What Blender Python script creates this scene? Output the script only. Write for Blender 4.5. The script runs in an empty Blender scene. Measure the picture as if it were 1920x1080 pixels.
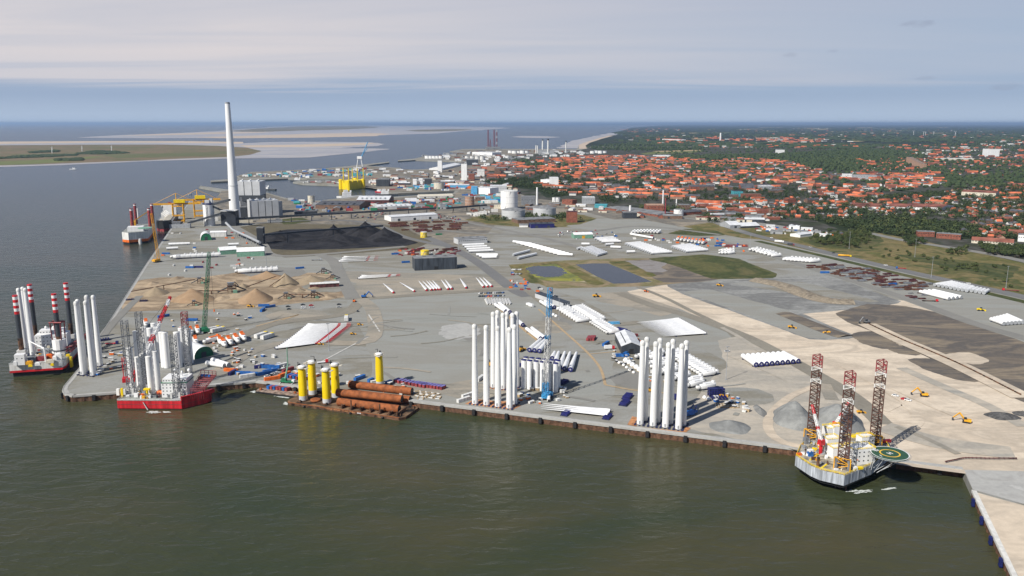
import bpy, math, random
from mathutils import Vector, Matrix
from mathutils.geometry import tessellate_polygon
from mathutils import noise as mnoise
R = math.radians
rnd = random.Random(7)
scene = bpy.context.scene
COL = scene.collection

# ---------------------------------------------------------------- camera
FPX, EYE, HORIZON = 1520.0, 205.0, 231.0
PITCH = math.atan((540 - HORIZON) / FPX)
cam_data = bpy.data.cameras.new('camera')
cam = bpy.data.objects.new('camera', cam_data)
COL.objects.link(cam)
cam.location = (0, 0, EYE)
cam.rotation_euler = (R(90) - PITCH, 0, 0)
cam_data.sensor_width = 36.0
cam_data.lens = 36.0 * FPX / 1920.0
cam_data.clip_start = 1.0
cam_data.clip_end = 500000.0
scene.camera = cam

# ---------------------------------------------------------------- light
SUN_EL, SUN_AZ = R(42), math.atan2(-0.73, -0.69)     # azimuth from +Y towards +X
world = bpy.data.worlds.new('World')
scene.world = world
world.use_nodes = True
wn, wl = world.node_tree.nodes, world.node_tree.links
wn.clear()
def wnode(t, **k):
    n = wn.new(t)
    for a, b in k.items(): setattr(n, a, b)
    return n
w_out = wnode('ShaderNodeOutputWorld'); w_bg = wnode('ShaderNodeBackground')
sky = wnode('ShaderNodeTexSky', sky_type='NISHITA', sun_disc=False)
sky.sun_elevation = SUN_EL; sky.sun_rotation = SUN_AZ; sky.altitude = 200; sky.air_density = 1.0; sky.dust_density = 1.2; sky.ozone_density = 2.0
w_bg.inputs['Strength'].default_value = 0.088
tc = wnode('ShaderNodeTexCoord'); sep = wnode('ShaderNodeSeparateXYZ')
wl.new(tc.outputs['Generated'], sep.inputs[0])
def wmath(op, a, b=None, clamp=False):
    n = wnode('ShaderNodeMath', operation=op, use_clamp=clamp)
    for i, s in enumerate((a, b)):
        if s is None: continue
        if isinstance(s, (int, float)): n.inputs[i].default_value = s
        else: wl.new(s, n.inputs[i])
    return n.outputs[0]
def wramp(fac, stops):
    n = wnode('ShaderNodeValToRGB')
    el = n.color_ramp.elements
    while len(el) < len(stops): el.new(0.5)
    for e, (p, c) in zip(el, stops): e.position = p; e.color = (*c, 1) if len(c) == 3 else c
    wl.new(fac, n.inputs[0])
    return n.outputs[0]
def wmix(fac, a, b):
    n = wnode('ShaderNodeMix', data_type='RGBA')
    for s, i in ((fac, 0), (a, 6), (b, 7)):
        if isinstance(s, (int, float)): n.inputs[i].default_value = s
        elif isinstance(s, tuple): n.inputs[i].default_value = (*s, 1)
        else: wl.new(s, n.inputs[i])
    return n.outputs[2]
zc = wmath('MAXIMUM', sep.outputs[2], 0.004)
# a thin high cloud sheet seen in perspective: direction projected on a plane overhead
cx = wmath('DIVIDE', sep.outputs[0], wmath('ADD', zc, 0.035)); cy = wmath('DIVIDE', sep.outputs[1], wmath('ADD', zc, 0.035))
cmb = wnode('ShaderNodeCombineXYZ'); wl.new(wmath('MULTIPLY', cx, 0.16), cmb.inputs[0]); wl.new(wmath('MULTIPLY', cy, 0.55), cmb.inputs[1])
nz = wnode('ShaderNodeTexNoise'); nz.inputs['Scale'].default_value = 0.9; nz.inputs['Detail'].default_value = 6; nz.inputs['Roughness'].default_value = 0.55
nz.inputs['Distortion'].default_value = 0.6
wl.new(cmb.outputs[0], nz.inputs['Vector'])
# the sheet ends in a soft lower edge a few degrees above the horizon and thins towards the right
edge = wmath('ADD', zc, wmath('MULTIPLY', wmath('SUBTRACT', nz.outputs['Fac'], 0.5), 0.035))
cover = wramp(wmath('MULTIPLY', edge, 4.0), [(0.0, (0, 0, 0)), (0.155, (0.05, 0.05, 0.05)), (0.20, (0.8, 0.8, 0.8)), (0.34, (1, 1, 1)), (0.62, (0.9, 0.9, 0.9)), (0.74, (.3, .3, .3)), (1.0, (.06, .06, .06))])
side = wmath('SUBTRACT', 0.72, wmath('MULTIPLY', sep.outputs[0], 0.85), True)
wisps = wmath('ADD', 0.2, wmath('MULTIPLY', nz.outputs['Fac'], 1.4), True)
veil = wmath('MULTIPLY', wmath('MULTIPLY', cover, side), wisps, True)
clear = wmix(0.85, sky.outputs[0], wramp(zc, [(0.0, (4.9, 6.1, 7.9)), (0.03, (3.1, 4.15, 6.1)), (0.1, (2.8, 3.9, 5.7)), (0.17, (2.3, 3.3, 5.2)), (0.3, (.9, 1.5, 2.9)), (1.0, (.5, .95, 2.1))]))
col = wmix(veil, clear, (6.9, 6.5, 6.65))
# a few small grey fair-weather shreds low in the east
def shred(az, el, sx, sz, k):
    u = wmath('DIVIDE', wmath('SUBTRACT', sep.outputs[0], math.sin(R(az)) * math.cos(R(el))), sx); v = wmath('DIVIDE', wmath('SUBTRACT', sep.outputs[2], math.sin(R(el))), sz)
    d = wmath('ADD', wmath('MULTIPLY', u, u), wmath('MULTIPLY', v, v)); return wmath('MULTIPLY', wmath('SUBTRACT', wmath('ADD', 1.0, wmath('MULTIPLY', wmath('SUBTRACT', nz2.outputs['Fac'], .5), 3.0)), d, True), k, True)
nz2 = wnode('ShaderNodeTexNoise'); nz2.inputs['Scale'].default_value = 70; nz2.inputs['Detail'].default_value = 4
mp2 = wnode('ShaderNodeMapping'); mp2.inputs['Scale'].default_value = (1, 1, 2.6); wl.new(tc.outputs['Generated'], mp2.inputs[0]); wl.new(mp2.outputs[0], nz2.inputs['Vector'])
front = wmath('GREATER_THAN', sep.outputs[1], 0)
for a in ((25.6, 5.9, .018, .0042, .42), (18.3, 4.3, .010, .003, .32), (20.9, 4.5, .007, .002, .32), (26.3, 2.7, .012, .0022, .28), (30.6, 2.1, .016, .004, .32)): col = wmix(wmath('MULTIPLY', shred(*a), front), col, (3.0, 3.4, 4.5))
wl.new(col, w_bg.inputs['Color']); wl.new(w_bg.outputs[0], w_out.inputs[0])

sun_data = bpy.data.lights.new('sun', 'SUN')
sun_data.energy = 5.0; sun_data.angle = R(0.55); sun_data.color = (1.0, 0.955, 0.88)
sun = bpy.data.objects.new('sun', sun_data); COL.objects.link(sun)
sun_dir = Vector((math.sin(SUN_AZ) * math.cos(SUN_EL), math.cos(SUN_AZ) * math.cos(SUN_EL), math.sin(SUN_EL)))
sun.rotation_euler = (-sun_dir).to_track_quat('-Z', 'Y').to_euler()
sun.location = sun_dir * 900

vs = scene.view_settings
scene.display_settings.display_device = 'sRGB'
vs.view_transform = 'Standard'; vs.look = 'None'; vs.exposure = 0.22; vs.gamma = 1.0
scene.cycles.use_denoising = True
scene.cycles.max_bounces = 5; scene.cycles.diffuse_bounces = 2; scene.cycles.glossy_bounces = 2
scene.cycles.transmission_bounces = 2; scene.cycles.volume_bounces = 0; scene.cycles.caustics_reflective = False; scene.cycles.caustics_refractive = False

# ---------------------------------------------------------------- helpers
def P(px, py, z=0.0):
    """World point on the level z seen at photo pixel (px, py): used once, to survey the site."""
    x, y = (px - 960) / FPX, -(py - 540) / FPX
    d = Vector((x, math.cos(PITCH) + y * math.sin(PITCH), -math.sin(PITCH) + y * math.cos(PITCH)))
    t = (z - EYE) / d.z
    return Vector((d.x * t, d.y * t, z))
ZONE = dict(z1=(0, 500, .25926), z2=(380, 560, .22222), z3=(780, 520, .25926), z4=(1140, 580, .25926), z5=(1440, 640, .2963), z6=(220, 360, .25926),
            z7=(600, 360, .25926), z8=(960, 400, .25), fa=(360, 180, .22222), fb=(600, 220, .20833), fc=(900, 220, .20833), fd=(1200, 220, .20833),
            fe=(1520, 220, .22222), ff=(1400, 400, .27083), fg=(0, 200, .25), fh=(1440, 800, .2593), d1=(0, 520, .18519), d2=(200, 550, .21297),
            d3=(1480, 650, .2592), d4=(460, 640, .17708), d5=(1000, 540, .16667), d6=(1140, 620, .16667), d7=(220, 340, .14815), p=(0, 0, 1))
def px(zone, u, v):
    ox, oy, k = ZONE[zone]
    return ox + u * k, oy + v * k
def G(zone, u, v, z=0.0):
    return P(*px(zone, u, v), z)
def span(zone, a, b, z=0.0):
    p, q = G(zone, *a, z), G(zone, *b, z)
    d = q - p
    return p, math.atan2(d.y, d.x), d.length

def node_mat(name):
    m = bpy.data.materials.new(name); m.use_nodes = True
    nt = m.node_tree
    return m, nt, nt.nodes, nt.links, nt.nodes['Principled BSDF']
def rgb(c): return (*c, 1.0)
def mat(name, col, rough=0.55, metal=0.0, var=0.10, scale=0.35, streak=False, spec=0.4):
    """Painted or raw surface with a little procedural unevenness."""
    m, nt, n, l, b = node_mat(name)
    b.inputs['Roughness'].default_value = rough; b.inputs['Metallic'].default_value = metal
    b.inputs['Specular IOR Level'].default_value = spec
    g = n.new('ShaderNodeNewGeometry'); t = n.new('ShaderNodeTexNoise')
    t.inputs['Scale'].default_value = scale; t.inputs['Detail'].default_value = 4
    if streak:
        mp = n.new('ShaderNodeMapping'); mp.inputs['Scale'].default_value = (1, 1, 0.12)
        l.new(g.outputs['Position'], mp.inputs[0]); l.new(mp.outputs[0], t.inputs['Vector'])
    else: l.new(g.outputs['Position'], t.inputs['Vector'])
    x = n.new('ShaderNodeMix'); x.data_type = 'RGBA'
    x.inputs[6].default_value = rgb([max(0, c * (1 - 1.6 * var)) for c in col]); x.inputs[7].default_value = rgb([min(1, c * (1 + var)) for c in col])
    k = n.new('ShaderNodeMapRange'); k.inputs[1].default_value = .34; k.inputs[2].default_value = .66; l.new(t.outputs['Fac'], k.inputs[0])
    l.new(k.outputs[0], x.inputs[0]); l.new(x.outputs[2], b.inputs['Base Color'])
    return m
def ground(name, cols, big=0.012, small=0.25, rough=0.9, contrast=1.0, grain=0.12, stretch=None, bump=0.0):
    """Earth, sand or gravel: cols is a list of tones mixed by broad noise, with a fine grain."""
    m, nt, n, l, b = node_mat(name)
    b.inputs['Roughness'].default_value = rough; b.inputs['Specular IOR Level'].default_value = 0.15
    g = n.new('ShaderNodeNewGeometry'); vec = g.outputs['Position']
    if stretch:
        mp = n.new('ShaderNodeMapping'); mp.inputs['Rotation'].default_value = (0, 0, stretch[0]); mp.inputs['Scale'].default_value = (1, stretch[1], 1)
        l.new(vec, mp.inputs[0]); vec = mp.outputs[0]
    t = n.new('ShaderNodeTexNoise'); t.inputs['Scale'].default_value = big; t.inputs['Detail'].default_value = 7; t.inputs['Roughness'].default_value = 0.6; t.inputs['Distortion'].default_value = 0.7
    l.new(vec, t.inputs['Vector'])
    r = n.new('ShaderNodeValToRGB'); el = r.color_ramp.elements
    while len(el) < len(cols): el.new(0.5)
    k = len(cols)
    for i, (e, c) in enumerate(zip(el, cols)):
        e.position = 0.5 + (i / max(1, k - 1) - 0.5) * 0.42 / contrast; e.color = rgb(c)
    l.new(t.outputs['Fac'], r.inputs[0])
    s = n.new('ShaderNodeTexNoise'); s.inputs['Scale'].default_value = small; s.inputs['Detail'].default_value = 5
    l.new(g.outputs['Position'], s.inputs['Vector'])
    mx = n.new('ShaderNodeMix'); mx.data_type = 'RGBA'; mx.blend_type = 'MULTIPLY'; mx.inputs[0].default_value = 1.0
    rr = n.new('ShaderNodeValToRGB'); rr.color_ramp.elements[0].position = 0.3; rr.color_ramp.elements[1].position = 0.7
    rr.color_ramp.elements[0].color = rgb([1 - grain * 1.6] * 3); rr.color_ramp.elements[1].color = rgb([1.0] * 3)
    l.new(s.outputs['Fac'], rr.inputs[0]); l.new(r.outputs[0], mx.inputs[6]); l.new(rr.outputs[0], mx.inputs[7])
    l.new(mx.outputs[2], b.inputs['Base Color'])
    if bump:
        bp = n.new('ShaderNodeBump'); bp.inputs['Strength'].default_value = bump; bp.inputs['Distance'].default_value = 1.0
        l.new(s.outputs['Fac'], bp.inputs['Height']); l.new(bp.outputs[0], b.inputs['Normal'])
    return m

CHILD = {}
class MB:
    """Collects shapes into one mesh."""
    def __init__(s): s.v = []; s.f = []; s.m = []; s.s = []
    def add(s, verts, faces, m=0, smooth=False):
        o = len(s.v); s.v += [tuple(x) for x in verts]
        for f in faces: s.f.append(tuple(i + o for i in f)); s.m.append(m); s.s.append(smooth)
        return s
    def box(s, x, y, z, sx, sy, sz, rz=0.0, m=0, taper=1.0, top=None):
        c, q = math.cos(rz), math.sin(rz); vv = []
        for k, zz in ((1, z), (taper, z + sz)):
            for a, b in ((-1, -1), (1, -1), (1, 1), (-1, 1)):
                dx, dy = a * sx / 2 * k, b * sy / 2 * k
                vv.append((x + dx * c - dy * q, y + dx * q + dy * c, zz))
        s.add(vv, [(3, 2, 1, 0), (0, 1, 5, 4), (1, 2, 6, 5), (2, 3, 7, 6), (3, 0, 4, 7)], m)
        return s.add([vv[4], vv[5], vv[6], vv[7]], [(0, 1, 2, 3)], m if top is None else top)
    def tube(s, p, q, r, r2=None, n=10, m=0, caps=True, cap=None, smooth=True):
        p, q = Vector(p), Vector(q); r2 = r if r2 is None else r2
        d = (q - p).normalized(); u = d.orthogonal().normalized(); w = d.cross(u)
        vv = []
        for c, rad in ((p, r), (q, r2)):
            for i in range(n):
                a = 2 * math.pi * (i + 0.5) / n
                vv.append(c + (u * math.cos(a) + w * math.sin(a)) * rad)
        s.add(vv, [(i, (i + 1) % n, n + (i + 1) % n, n + i) for i in range(n)], m, smooth and n > 5)
        if caps:
            cm = m if cap is None else cap
            s.add(vv[:n], [tuple(range(n))[::-1]], cm); s.add(vv[n:], [tuple(range(n))], cm)
        return s
    def bar(s, p, q, w, m=0): return s.tube(p, q, w * 0.7, n=4, m=m, smooth=False, caps=False)
    def lathe(s, prof, n=16, m=0, at=(0, 0, 0), axis='Z', smooth=True):
        vv = []
        for r, h in prof:
            for i in range(n):
                a = 2 * math.pi * i / n
                x, y = r * math.cos(a), r * math.sin(a)
                vv.append((at[0] + x, at[1] + y, at[2] + h) if axis == 'Z' else (at[0] + h, at[1] + x, at[2] + y))
        k = len(prof)
        s.add(vv, [(j * n + i, j * n + (i + 1) % n, (j + 1) * n + (i + 1) % n, (j + 1) * n + i) for j in range(k - 1) for i in range(n)], m, smooth)
        s.add(vv[-n:], [tuple(range(n))], m); s.add(vv[:n], [tuple(range(n))[::-1]], m)
        return s
    def prism(s, poly, z0, z1, m=0, top=None):
        n = len(poly)
        if sum(poly[i][0] * poly[(i + 1) % n][1] - poly[(i + 1) % n][0] * poly[i][1] for i in range(n)) < 0: poly = poly[::-1]
        lo = [(p[0], p[1], z0) for p in poly]; hi = [(p[0], p[1], z1) for p in poly]
        s.add(lo + hi, [(i, (i + 1) % n, n + (i + 1) % n, n + i) for i in range(n)], m)
        tri = tessellate_polygon([[Vector(h) for h in hi]])
        for t in tri:
            a, b, c = (Vector(hi[i]) for i in t)
            if (b - a).cross(c - a).z < 0: t = t[::-1]
            s.add([hi[i] for i in t], [(0, 1, 2)], m if top is None else top)
        return s
    def lattice(s, p, q, w, bays, r=0.12, m=0, tri=False, w2=None, alt=None, up=None, diag=None):
        """Square or three-sided lattice mast or boom; alt = list of (share, material) bands along it."""
        p, q = Vector(p), Vector(q); d = (q - p).normalized(); w2 = w if w2 is None else w2
        u = (Vector(up) - d * Vector(up).dot(d)).normalized() if up else d.orthogonal().normalized(); v = d.cross(u)
        k = 3 if tri else 4; diag = diag or r * 0.65
        ang = [2 * math.pi * i / k + (math.pi / 4 if k == 4 else 0) for i in range(k)]
        def pt(i, t): 
            ww = (w + (w2 - w) * t) / (1.414 if k == 4 else 1.732)
            return p + (q - p) * t + (u * math.cos(ang[i % k]) + v * math.sin(ang[i % k])) * ww
        def mm(t):
            if not alt: return m
            for sh, am in alt:
                if t <= sh: return am
            return m
        for b in range(bays):
            t0, t1 = b / bays, (b + 1) / bays; a = mm((t0 + t1) / 2)
            for i in range(k):
                s.bar(pt(i, t0), pt(i, t1), r * 2, a)
                s.bar(pt(i, t1), pt(i + 1, t1), diag * 1.6, a)
                if b % 2 == 0: s.bar(pt(i, t0), pt(i + 1, t1), diag * 2, a)
                else: s.bar(pt(i + 1, t0), pt(i, t1), diag * 2, a)
        return s
    def build(s, name, mats, parent=None):
        me = bpy.data.meshes.new(name); me.from_pydata(s.v, [], s.f)
        mats = mats if isinstance(mats, (list, tuple)) else [mats]
        for x in mats: me.materials.append(x)
        me.polygons.foreach_set('material_index', s.m); me.polygons.foreach_set('use_smooth', s.s)
        me.update()
        o = bpy.data.objects.new(name, me); COL.objects.link(o)
        if parent is not None:
            o.parent = parent; CHILD.setdefault(parent.name, []).append(o)
        return o

def tag(o, label=None, cat=None, group=None, kind=None):
    if label: o['label'] = label
    if cat: o['category'] = cat
    if group: o['group'] = group
    if kind: o['kind'] = kind
    return o
def thing(name, label, cat, loc=(0, 0, 0), rz=0.0, group=None):
    o = bpy.data.objects.new(name, None); COL.objects.link(o)
    o.location = loc; o.rotation_euler = (0, 0, rz); o.empty_display_size = 2
    return tag(o, label, cat, group)
def solo(name, mb, mats, label, cat, loc=(0, 0, 0), rz=0.0, group=None):
    o = mb.build(name, mats); o.location = loc; o.rotation_euler = (0, 0, rz)
    return tag(o, label, cat, group)
def kids(o):
    return CHILD.get(o.name, [])
def dup(root, loc, rz, label=None, scale=None, group=None):
    r = root.copy(); COL.objects.link(r); r.location = loc; r.rotation_euler = (0, 0, rz)
    if scale: r.scale = scale if isinstance(scale, (tuple, list)) else (scale,) * 3
    if label: r['label'] = label
    if group: r['group'] = group
    for ch in kids(root):
        c = ch.copy(); COL.objects.link(c); c.parent = r
        for gch in kids(ch):
            d = gch.copy(); COL.objects.link(d); d.parent = c
    return r
class Proto:
    """First use builds the thing, later ones copy it; each placing gives its own label."""
    def __init__(s, make): s.make = make; s.o = None
    def __call__(s, loc, rz, label, group=None, scale=None):
        if s.o is None:
            s.o = s.make(); o = s.o; o.location = loc; o.rotation_euler = (0, 0, rz); o['label'] = label
            if group: o['group'] = group
            if scale: o.scale = scale if isinstance(scale, (tuple, list)) else (scale,) * 3
            return o
        r = dup(s.o, loc, rz, label, None, group)
        r.scale = (scale if isinstance(scale, (tuple, list)) else (scale,) * 3) if scale else (1, 1, 1)
        return r
ORD = ['first', 'second', 'third', 'fourth', 'fifth', 'sixth', 'seventh', 'eighth', 'ninth', 'tenth', 'eleventh', 'twelfth', 'thirteenth', 'fourteenth',
       'fifteenth', 'sixteenth', 'seventeenth', 'eighteenth', 'nineteenth', 'twentieth', 'twenty-first', 'twenty-second', 'twenty-third', 'twenty-fourth']
def rough_line(pts, amp, seg=10, closed=True):
    """Break straight edges into natural wandering ones (world points)."""
    out = []; n = len(pts)
    for i in range(n if closed else n - 1):
        a, b = pts[i], pts[(i + 1) % n]; d = b - a
        nn = Vector((-d.y, d.x, 0)).normalized() if d.length > 1e-6 else Vector((0, 0, 0))
        for k in range(seg):
            t = k / seg
            q = a + d * t
            if k: q = q + nn * d.length * amp * (mnoise.noise(Vector((q.x * 6 / max(d.length, 1), q.y * 6 / max(d.length, 1), i * 3.1))) + 0.5 * mnoise.noise(Vector((q.x * 17 / max(d.length, 1), q.y * 17 / max(d.length, 1), i * 1.7))))
            out.append(q)
    if not closed: out.append(pts[-1])
    return out
def set_margin(o, vals):
    a = o.data.attributes.new('margin', 'FLOAT', 'POINT'); a.data.foreach_set('value', vals)
def sheet(name, pts, z, m, amp=0.0, seg=10, skirt=None, feather=0.0):
    pts = [Vector((p.x, p.y, z)) for p in pts]
    if amp: pts = [Vector((p.x, p.y, z)) for p in rough_line(pts, amp, seg)]
    b = MB()
    tri = tessellate_polygon([pts])
    vv = [tuple(p) for p in pts]; ff = []
    for t in tri:
        a, bb, c = (pts[i] for i in t)
        ff.append(tuple(t) if (bb - a).cross(c - a).z > 0 else tuple(t[::-1]))
    b.add(vv, ff)
    if skirt is not None:
        n = len(pts)
        b.add(vv + [(p.x, p.y, skirt) for p in pts], [(i, (i + 1) % n, n + (i + 1) % n, n + i) for i in range(n)])
    if feather:
        n = len(pts); ar = sum(pts[i].x * pts[(i + 1) % n].y - pts[(i + 1) % n].x * pts[i].y for i in range(n)); sg = 1 if ar > 0 else -1
        ring = []
        for i in range(n):
            d = pts[(i + 1) % n] - pts[i - 1]; nn = Vector((d.y, -d.x, 0)).normalized() * sg
            q = pts[i] + nn * feather; ring.append((q.x, q.y, z - .0008 - .0007 * (i % 2)))
        b.add(vv + ring, [((i, (i + 1) % n, n + (i + 1) % n, n + i) if sg < 0 else (i, n + i, n + (i + 1) % n, (i + 1) % n)) for i in range(n)])
    o = b.build(name, m); o['kind'] = 'structure'
    if feather: set_margin(o, [0.0 if name != 'foam' else .78] * (len(b.v) - n) + [1.0] * n)
    return o
def strip(name, pts, w, z, m, w2=None):
    """A road or painted line of width w along world points."""
    L, Rr = [], []
    for i, p in enumerate(pts):
        a, b = pts[max(0, i - 1)], pts[min(len(pts) - 1, i + 1)]
        d = (b - a); d.z = 0; d.normalize(); nn = Vector((-d.y, d.x, 0))
        ww = w if w2 is None else w + (w2 - w) * i / (len(pts) - 1)
        L.append(p + nn * ww / 2); Rr.append(p - nn * ww / 2)
    b = MB(); n = len(pts); f = min(.35 * w, 3.0); rows = []
    for side, k in ((Rr, 1 + 2 * f / w), (Rr, .72), (L, .72), (L, 1 + 2 * f / w)):
        rows += [(p.x + (q.x - p.x) * k, p.y + (q.y - p.y) * k, z) for p, q in zip(pts, side)]
    b.add(rows, [(j * n + i, j * n + i + 1, (j + 1) * n + i + 1, (j + 1) * n + i) for j in range(3) for i in range(n - 1)])
    o = b.build(name, m); o['kind'] = 'structure'
    set_margin(o, [1.0] * n + [0.0] * 2 * n + [1.0] * n)
    return o
def curve_px(zone, pts, n=6):
    """Smooth world polyline through pixel points."""
    w = [G(zone, *p) for p in pts]; out = []
    for i in range(len(w) - 1):
        a, b, c, d = w[max(0, i - 1)], w[i], w[i + 1], w[min(len(w) - 1, i + 2)]
        for k in range(n):
            t = k / n
            out.append(0.5 * ((2 * b) + (c - a) * t + (2 * a - 5 * b + 4 * c - d) * t * t + (3 * b - a - 3 * c + d) * t ** 3))
    return out + [w[-1]]

# ---------------------------------------------------------------- materials of the setting
WATER_Z = -5.0
def water_mat(name, deep, ripple=1.0, rough=0.12, col2=None, sea=False):
    m, nt, n, l, b = node_mat(name)
    b.inputs['Roughness'].default_value = rough; b.inputs['IOR'].default_value = 1.33; b.inputs['Specular IOR Level'].default_value = 0.30
    g = n.new('ShaderNodeNewGeometry')
    t0 = n.new('ShaderNodeTexNoise'); t0.inputs['Scale'].default_value = 0.0045; t0.inputs['Detail'].default_value = 5; t0.inputs['Distortion'].default_value = 1.2
    mp0 = n.new('ShaderNodeMapping'); mp0.inputs['Rotation'].default_value = (0, 0, R(20)); mp0.inputs['Scale'].default_value = (0.55, 1.3, 1)
    l.new(g.outputs['Position'], mp0.inputs[0]); l.new(mp0.outputs[0], t0.inputs['Vector'])
    x = n.new('ShaderNodeMix'); x.data_type = 'RGBA'; x.inputs[6].default_value = rgb(deep); x.inputs[7].default_value = rgb(col2 or deep)
    rr = n.new('ShaderNodeMapRange'); rr.inputs[1].default_value = 0.35; rr.inputs[2].default_value = 0.65
    l.new(t0.outputs['Fac'], rr.inputs[0]); l.new(rr.outputs[0], x.inputs[0]); l.new(x.outputs[2], b.inputs['Base Color'])
    if sea:      # silt tone near the quays; with distance, blue painted in for the sky's reflection
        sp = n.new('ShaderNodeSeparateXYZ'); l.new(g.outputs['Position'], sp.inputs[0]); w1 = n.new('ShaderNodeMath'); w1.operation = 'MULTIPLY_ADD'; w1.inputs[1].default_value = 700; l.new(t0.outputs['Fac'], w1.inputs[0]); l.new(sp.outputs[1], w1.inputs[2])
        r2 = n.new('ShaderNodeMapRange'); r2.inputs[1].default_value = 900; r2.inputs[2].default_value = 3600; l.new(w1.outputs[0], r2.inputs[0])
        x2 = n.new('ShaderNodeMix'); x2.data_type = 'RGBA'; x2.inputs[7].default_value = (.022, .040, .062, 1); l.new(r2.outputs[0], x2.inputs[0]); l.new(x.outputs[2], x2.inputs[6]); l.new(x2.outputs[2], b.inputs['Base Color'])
    mp = n.new('ShaderNodeMapping'); mp.inputs['Rotation'].default_value = (0, 0, R(24)); mp.inputs['Scale'].default_value = (0.45, 1.0, 1.0)
    l.new(g.outputs['Position'], mp.inputs[0])
    hs = []
    for sc, w in ((0.13, 1.0), (0.42, 0.55), (1.3, 0.25)):
        t = n.new('ShaderNodeTexNoise'); t.inputs['Scale'].default_value = sc; t.inputs['Detail'].default_value = 3; t.inputs['Distortion'].default_value = 0.4
        l.new(mp.outputs[0], t.inputs['Vector'])
        k = n.new('ShaderNodeMath'); k.operation = 'MULTIPLY'; k.inputs[1].default_value = w / (sc * 4); l.new(t.outputs['Fac'], k.inputs[0]); hs.append(k.outputs[0])
    a = hs[0]
    for h in hs[1:]:
        k = n.new('ShaderNodeMath'); k.operation = 'ADD'; l.new(a, k.inputs[0]); l.new(h, k.inputs[1]); a = k.outputs[0]
    bp = n.new('ShaderNodeBump'); bp.inputs['Strength'].default_value = 0.55 * ripple; bp.inputs['Distance'].default_value = 1.0
    l.new(a, bp.inputs['Height']); l.new(bp.outputs[0], b.inputs['Normal'])
    return m
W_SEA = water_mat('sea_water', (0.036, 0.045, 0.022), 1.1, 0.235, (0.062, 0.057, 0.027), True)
W_POND = water_mat('pond_water', (0.045, 0.047, 0.058), 0.15, 0.25, (0.058, 0.06, 0.068))
GRAVEL = ground('gravel_yard', [(.21, .195, .16), (.265, .26, .23), (.285, .285, .265), (.22, .205, .165), (.28, .27, .237), (.255, .252, .235)], 0.005, 0.35, grain=.09, stretch=(R(-35), 3.0))
GRAVEL_SMOOTH = ground('rolled_gravel', [(.245, .248, .222), (.285, .288, .265), (.262, .255, .225), (.29, .29, .268)], 0.007, 0.5, grain=.06, stretch=(R(8), 4.0))
GRAVEL_TAN = ground('tan_gravel', [(.29, .255, .20), (.35, .31, .25), (.25, .235, .20), (.37, .33, .265)], 0.010, 0.3, grain=.09, stretch=(R(-32), 2.5))
SAND_GREY = ground('greyed_sand', [(.40, .365, .305), (.35, .325, .28), (.47, .42, .345), (.31, .30, .27)], 0.012, 0.3, grain=.09, stretch=(R(-30), 3.0))
GRAVEL_DARK = ground('dark_rubble', [(.255, .255, .24), (.315, .315, .298), (.19, .19, .183), (.29, .29, .275)], 0.010, 0.18, grain=.18, stretch=(R(-10), 3.0), bump=.4)
SAND = ground('pale_sand', [(.53, .445, .345), (.63, .53, .41), (.47, .40, .315), (.66, .565, .445), (.56, .47, .36)], 0.011, 0.25, grain=.08, stretch=(R(-38), 2.5))
SAND_PIT = ground('quarry_sand', [(.34, .245, .15), (.46, .355, .24), (.24, .18, .12), (.42, .33, .225), (.30, .235, .165)], 0.015, 0.2, grain=.12)
MUD = ground('dark_mud', [(.145, .122, .10), (.185, .155, .122), (.11, .10, .092), (.25, .205, .15), (.135, .118, .10)], 0.010, 0.3, grain=.1, stretch=(R(-35), 3.0))
ASPHALT = ground('asphalt', [(.16, .16, .158), (.19, .188, .183)], 0.03, 0.5, grain=.08)
ROAD_PALE = ground('pale_road', [(0.204, 0.200, 0.183), (0.246, 0.238, 0.217)], 0.03, 0.5, grain=.06)
TRACK = ground('wheel_track', [(.22, .20, .165), (.27, .25, .205)], 0.02, 0.3, grain=.10)
CONCRETE = ground('concrete', [(.50, .495, .47), (0.360, 0.356, 0.338), (0.414, 0.410, 0.387), (0.324, 0.315, 0.297)], 0.05, 0.4, grain=.07)
GRASS_DRY = ground('rough_grass', [(.20, .165, .065), (.12, .125, .04), (.235, .185, .085), (.085, .10, .035), (.19, .155, .07)], 0.012, 0.12, grain=.25)
GRASS_GREEN = ground('reed_grass', [(.085, .105, .032), (.135, .13, .052), (.06, .078, .028), (.15, .135, .06), (.07, .09, .03)], 0.012, 0.15, grain=.25)
COAL_YARD = ground('coal_yard_soil', [(.115, .10, .065), (.15, .13, .085), (.09, .08, .06)], 0.02, 0.2, grain=.15)
COAL = ground('coal', [(.020, .020, .024), (.042, .041, .044), (.015, .015, .018), (.055, .05, .047)], 0.03, 0.2, grain=.3, bump=.5)
BERM = ground('berm_soil', [(.36, .29, .19), (.27, .21, .13), (.17, .16, .07), (.42, .35, .25)], 0.025, 0.2, grain=.15)
ALGAE = ground('algae', [(.24, .255, .035), (.13, .15, .06), (.30, .29, .05), (.11, .125, .09)], 0.03, 0.3, grain=.1)
TOWN_SOIL = ground('town_ground', [(.035, .052, .022), (.06, .068, .038), (.11, .105, .092), (.04, .055, .025), (.03, .045, .02)], 0.008, 0.05, grain=.4)
HARBOUR_YARD = ground('harbour_yard', [(.25, .215, .165), (.33, .285, .22), (.17, .16, .14), (.30, .26, .20), (.20, .185, .15)], 0.009, 0.08, grain=.22)
FARMLAND = ground('farmland', [(.028, .042, .022), (.035, .05, .026), (.03, .046, .024), (.055, .062, .032), (.033, .048, .026)], 0.0006, 0.006, grain=.5, stretch=(0, 1.0))
SAND_FAR = ground('tidal_sand', [(.60, .47, .35), (.50, .41, .32), (.56, .44, .33)], 0.001, 0.01, grain=.1, stretch=(0, 6.0))
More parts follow.
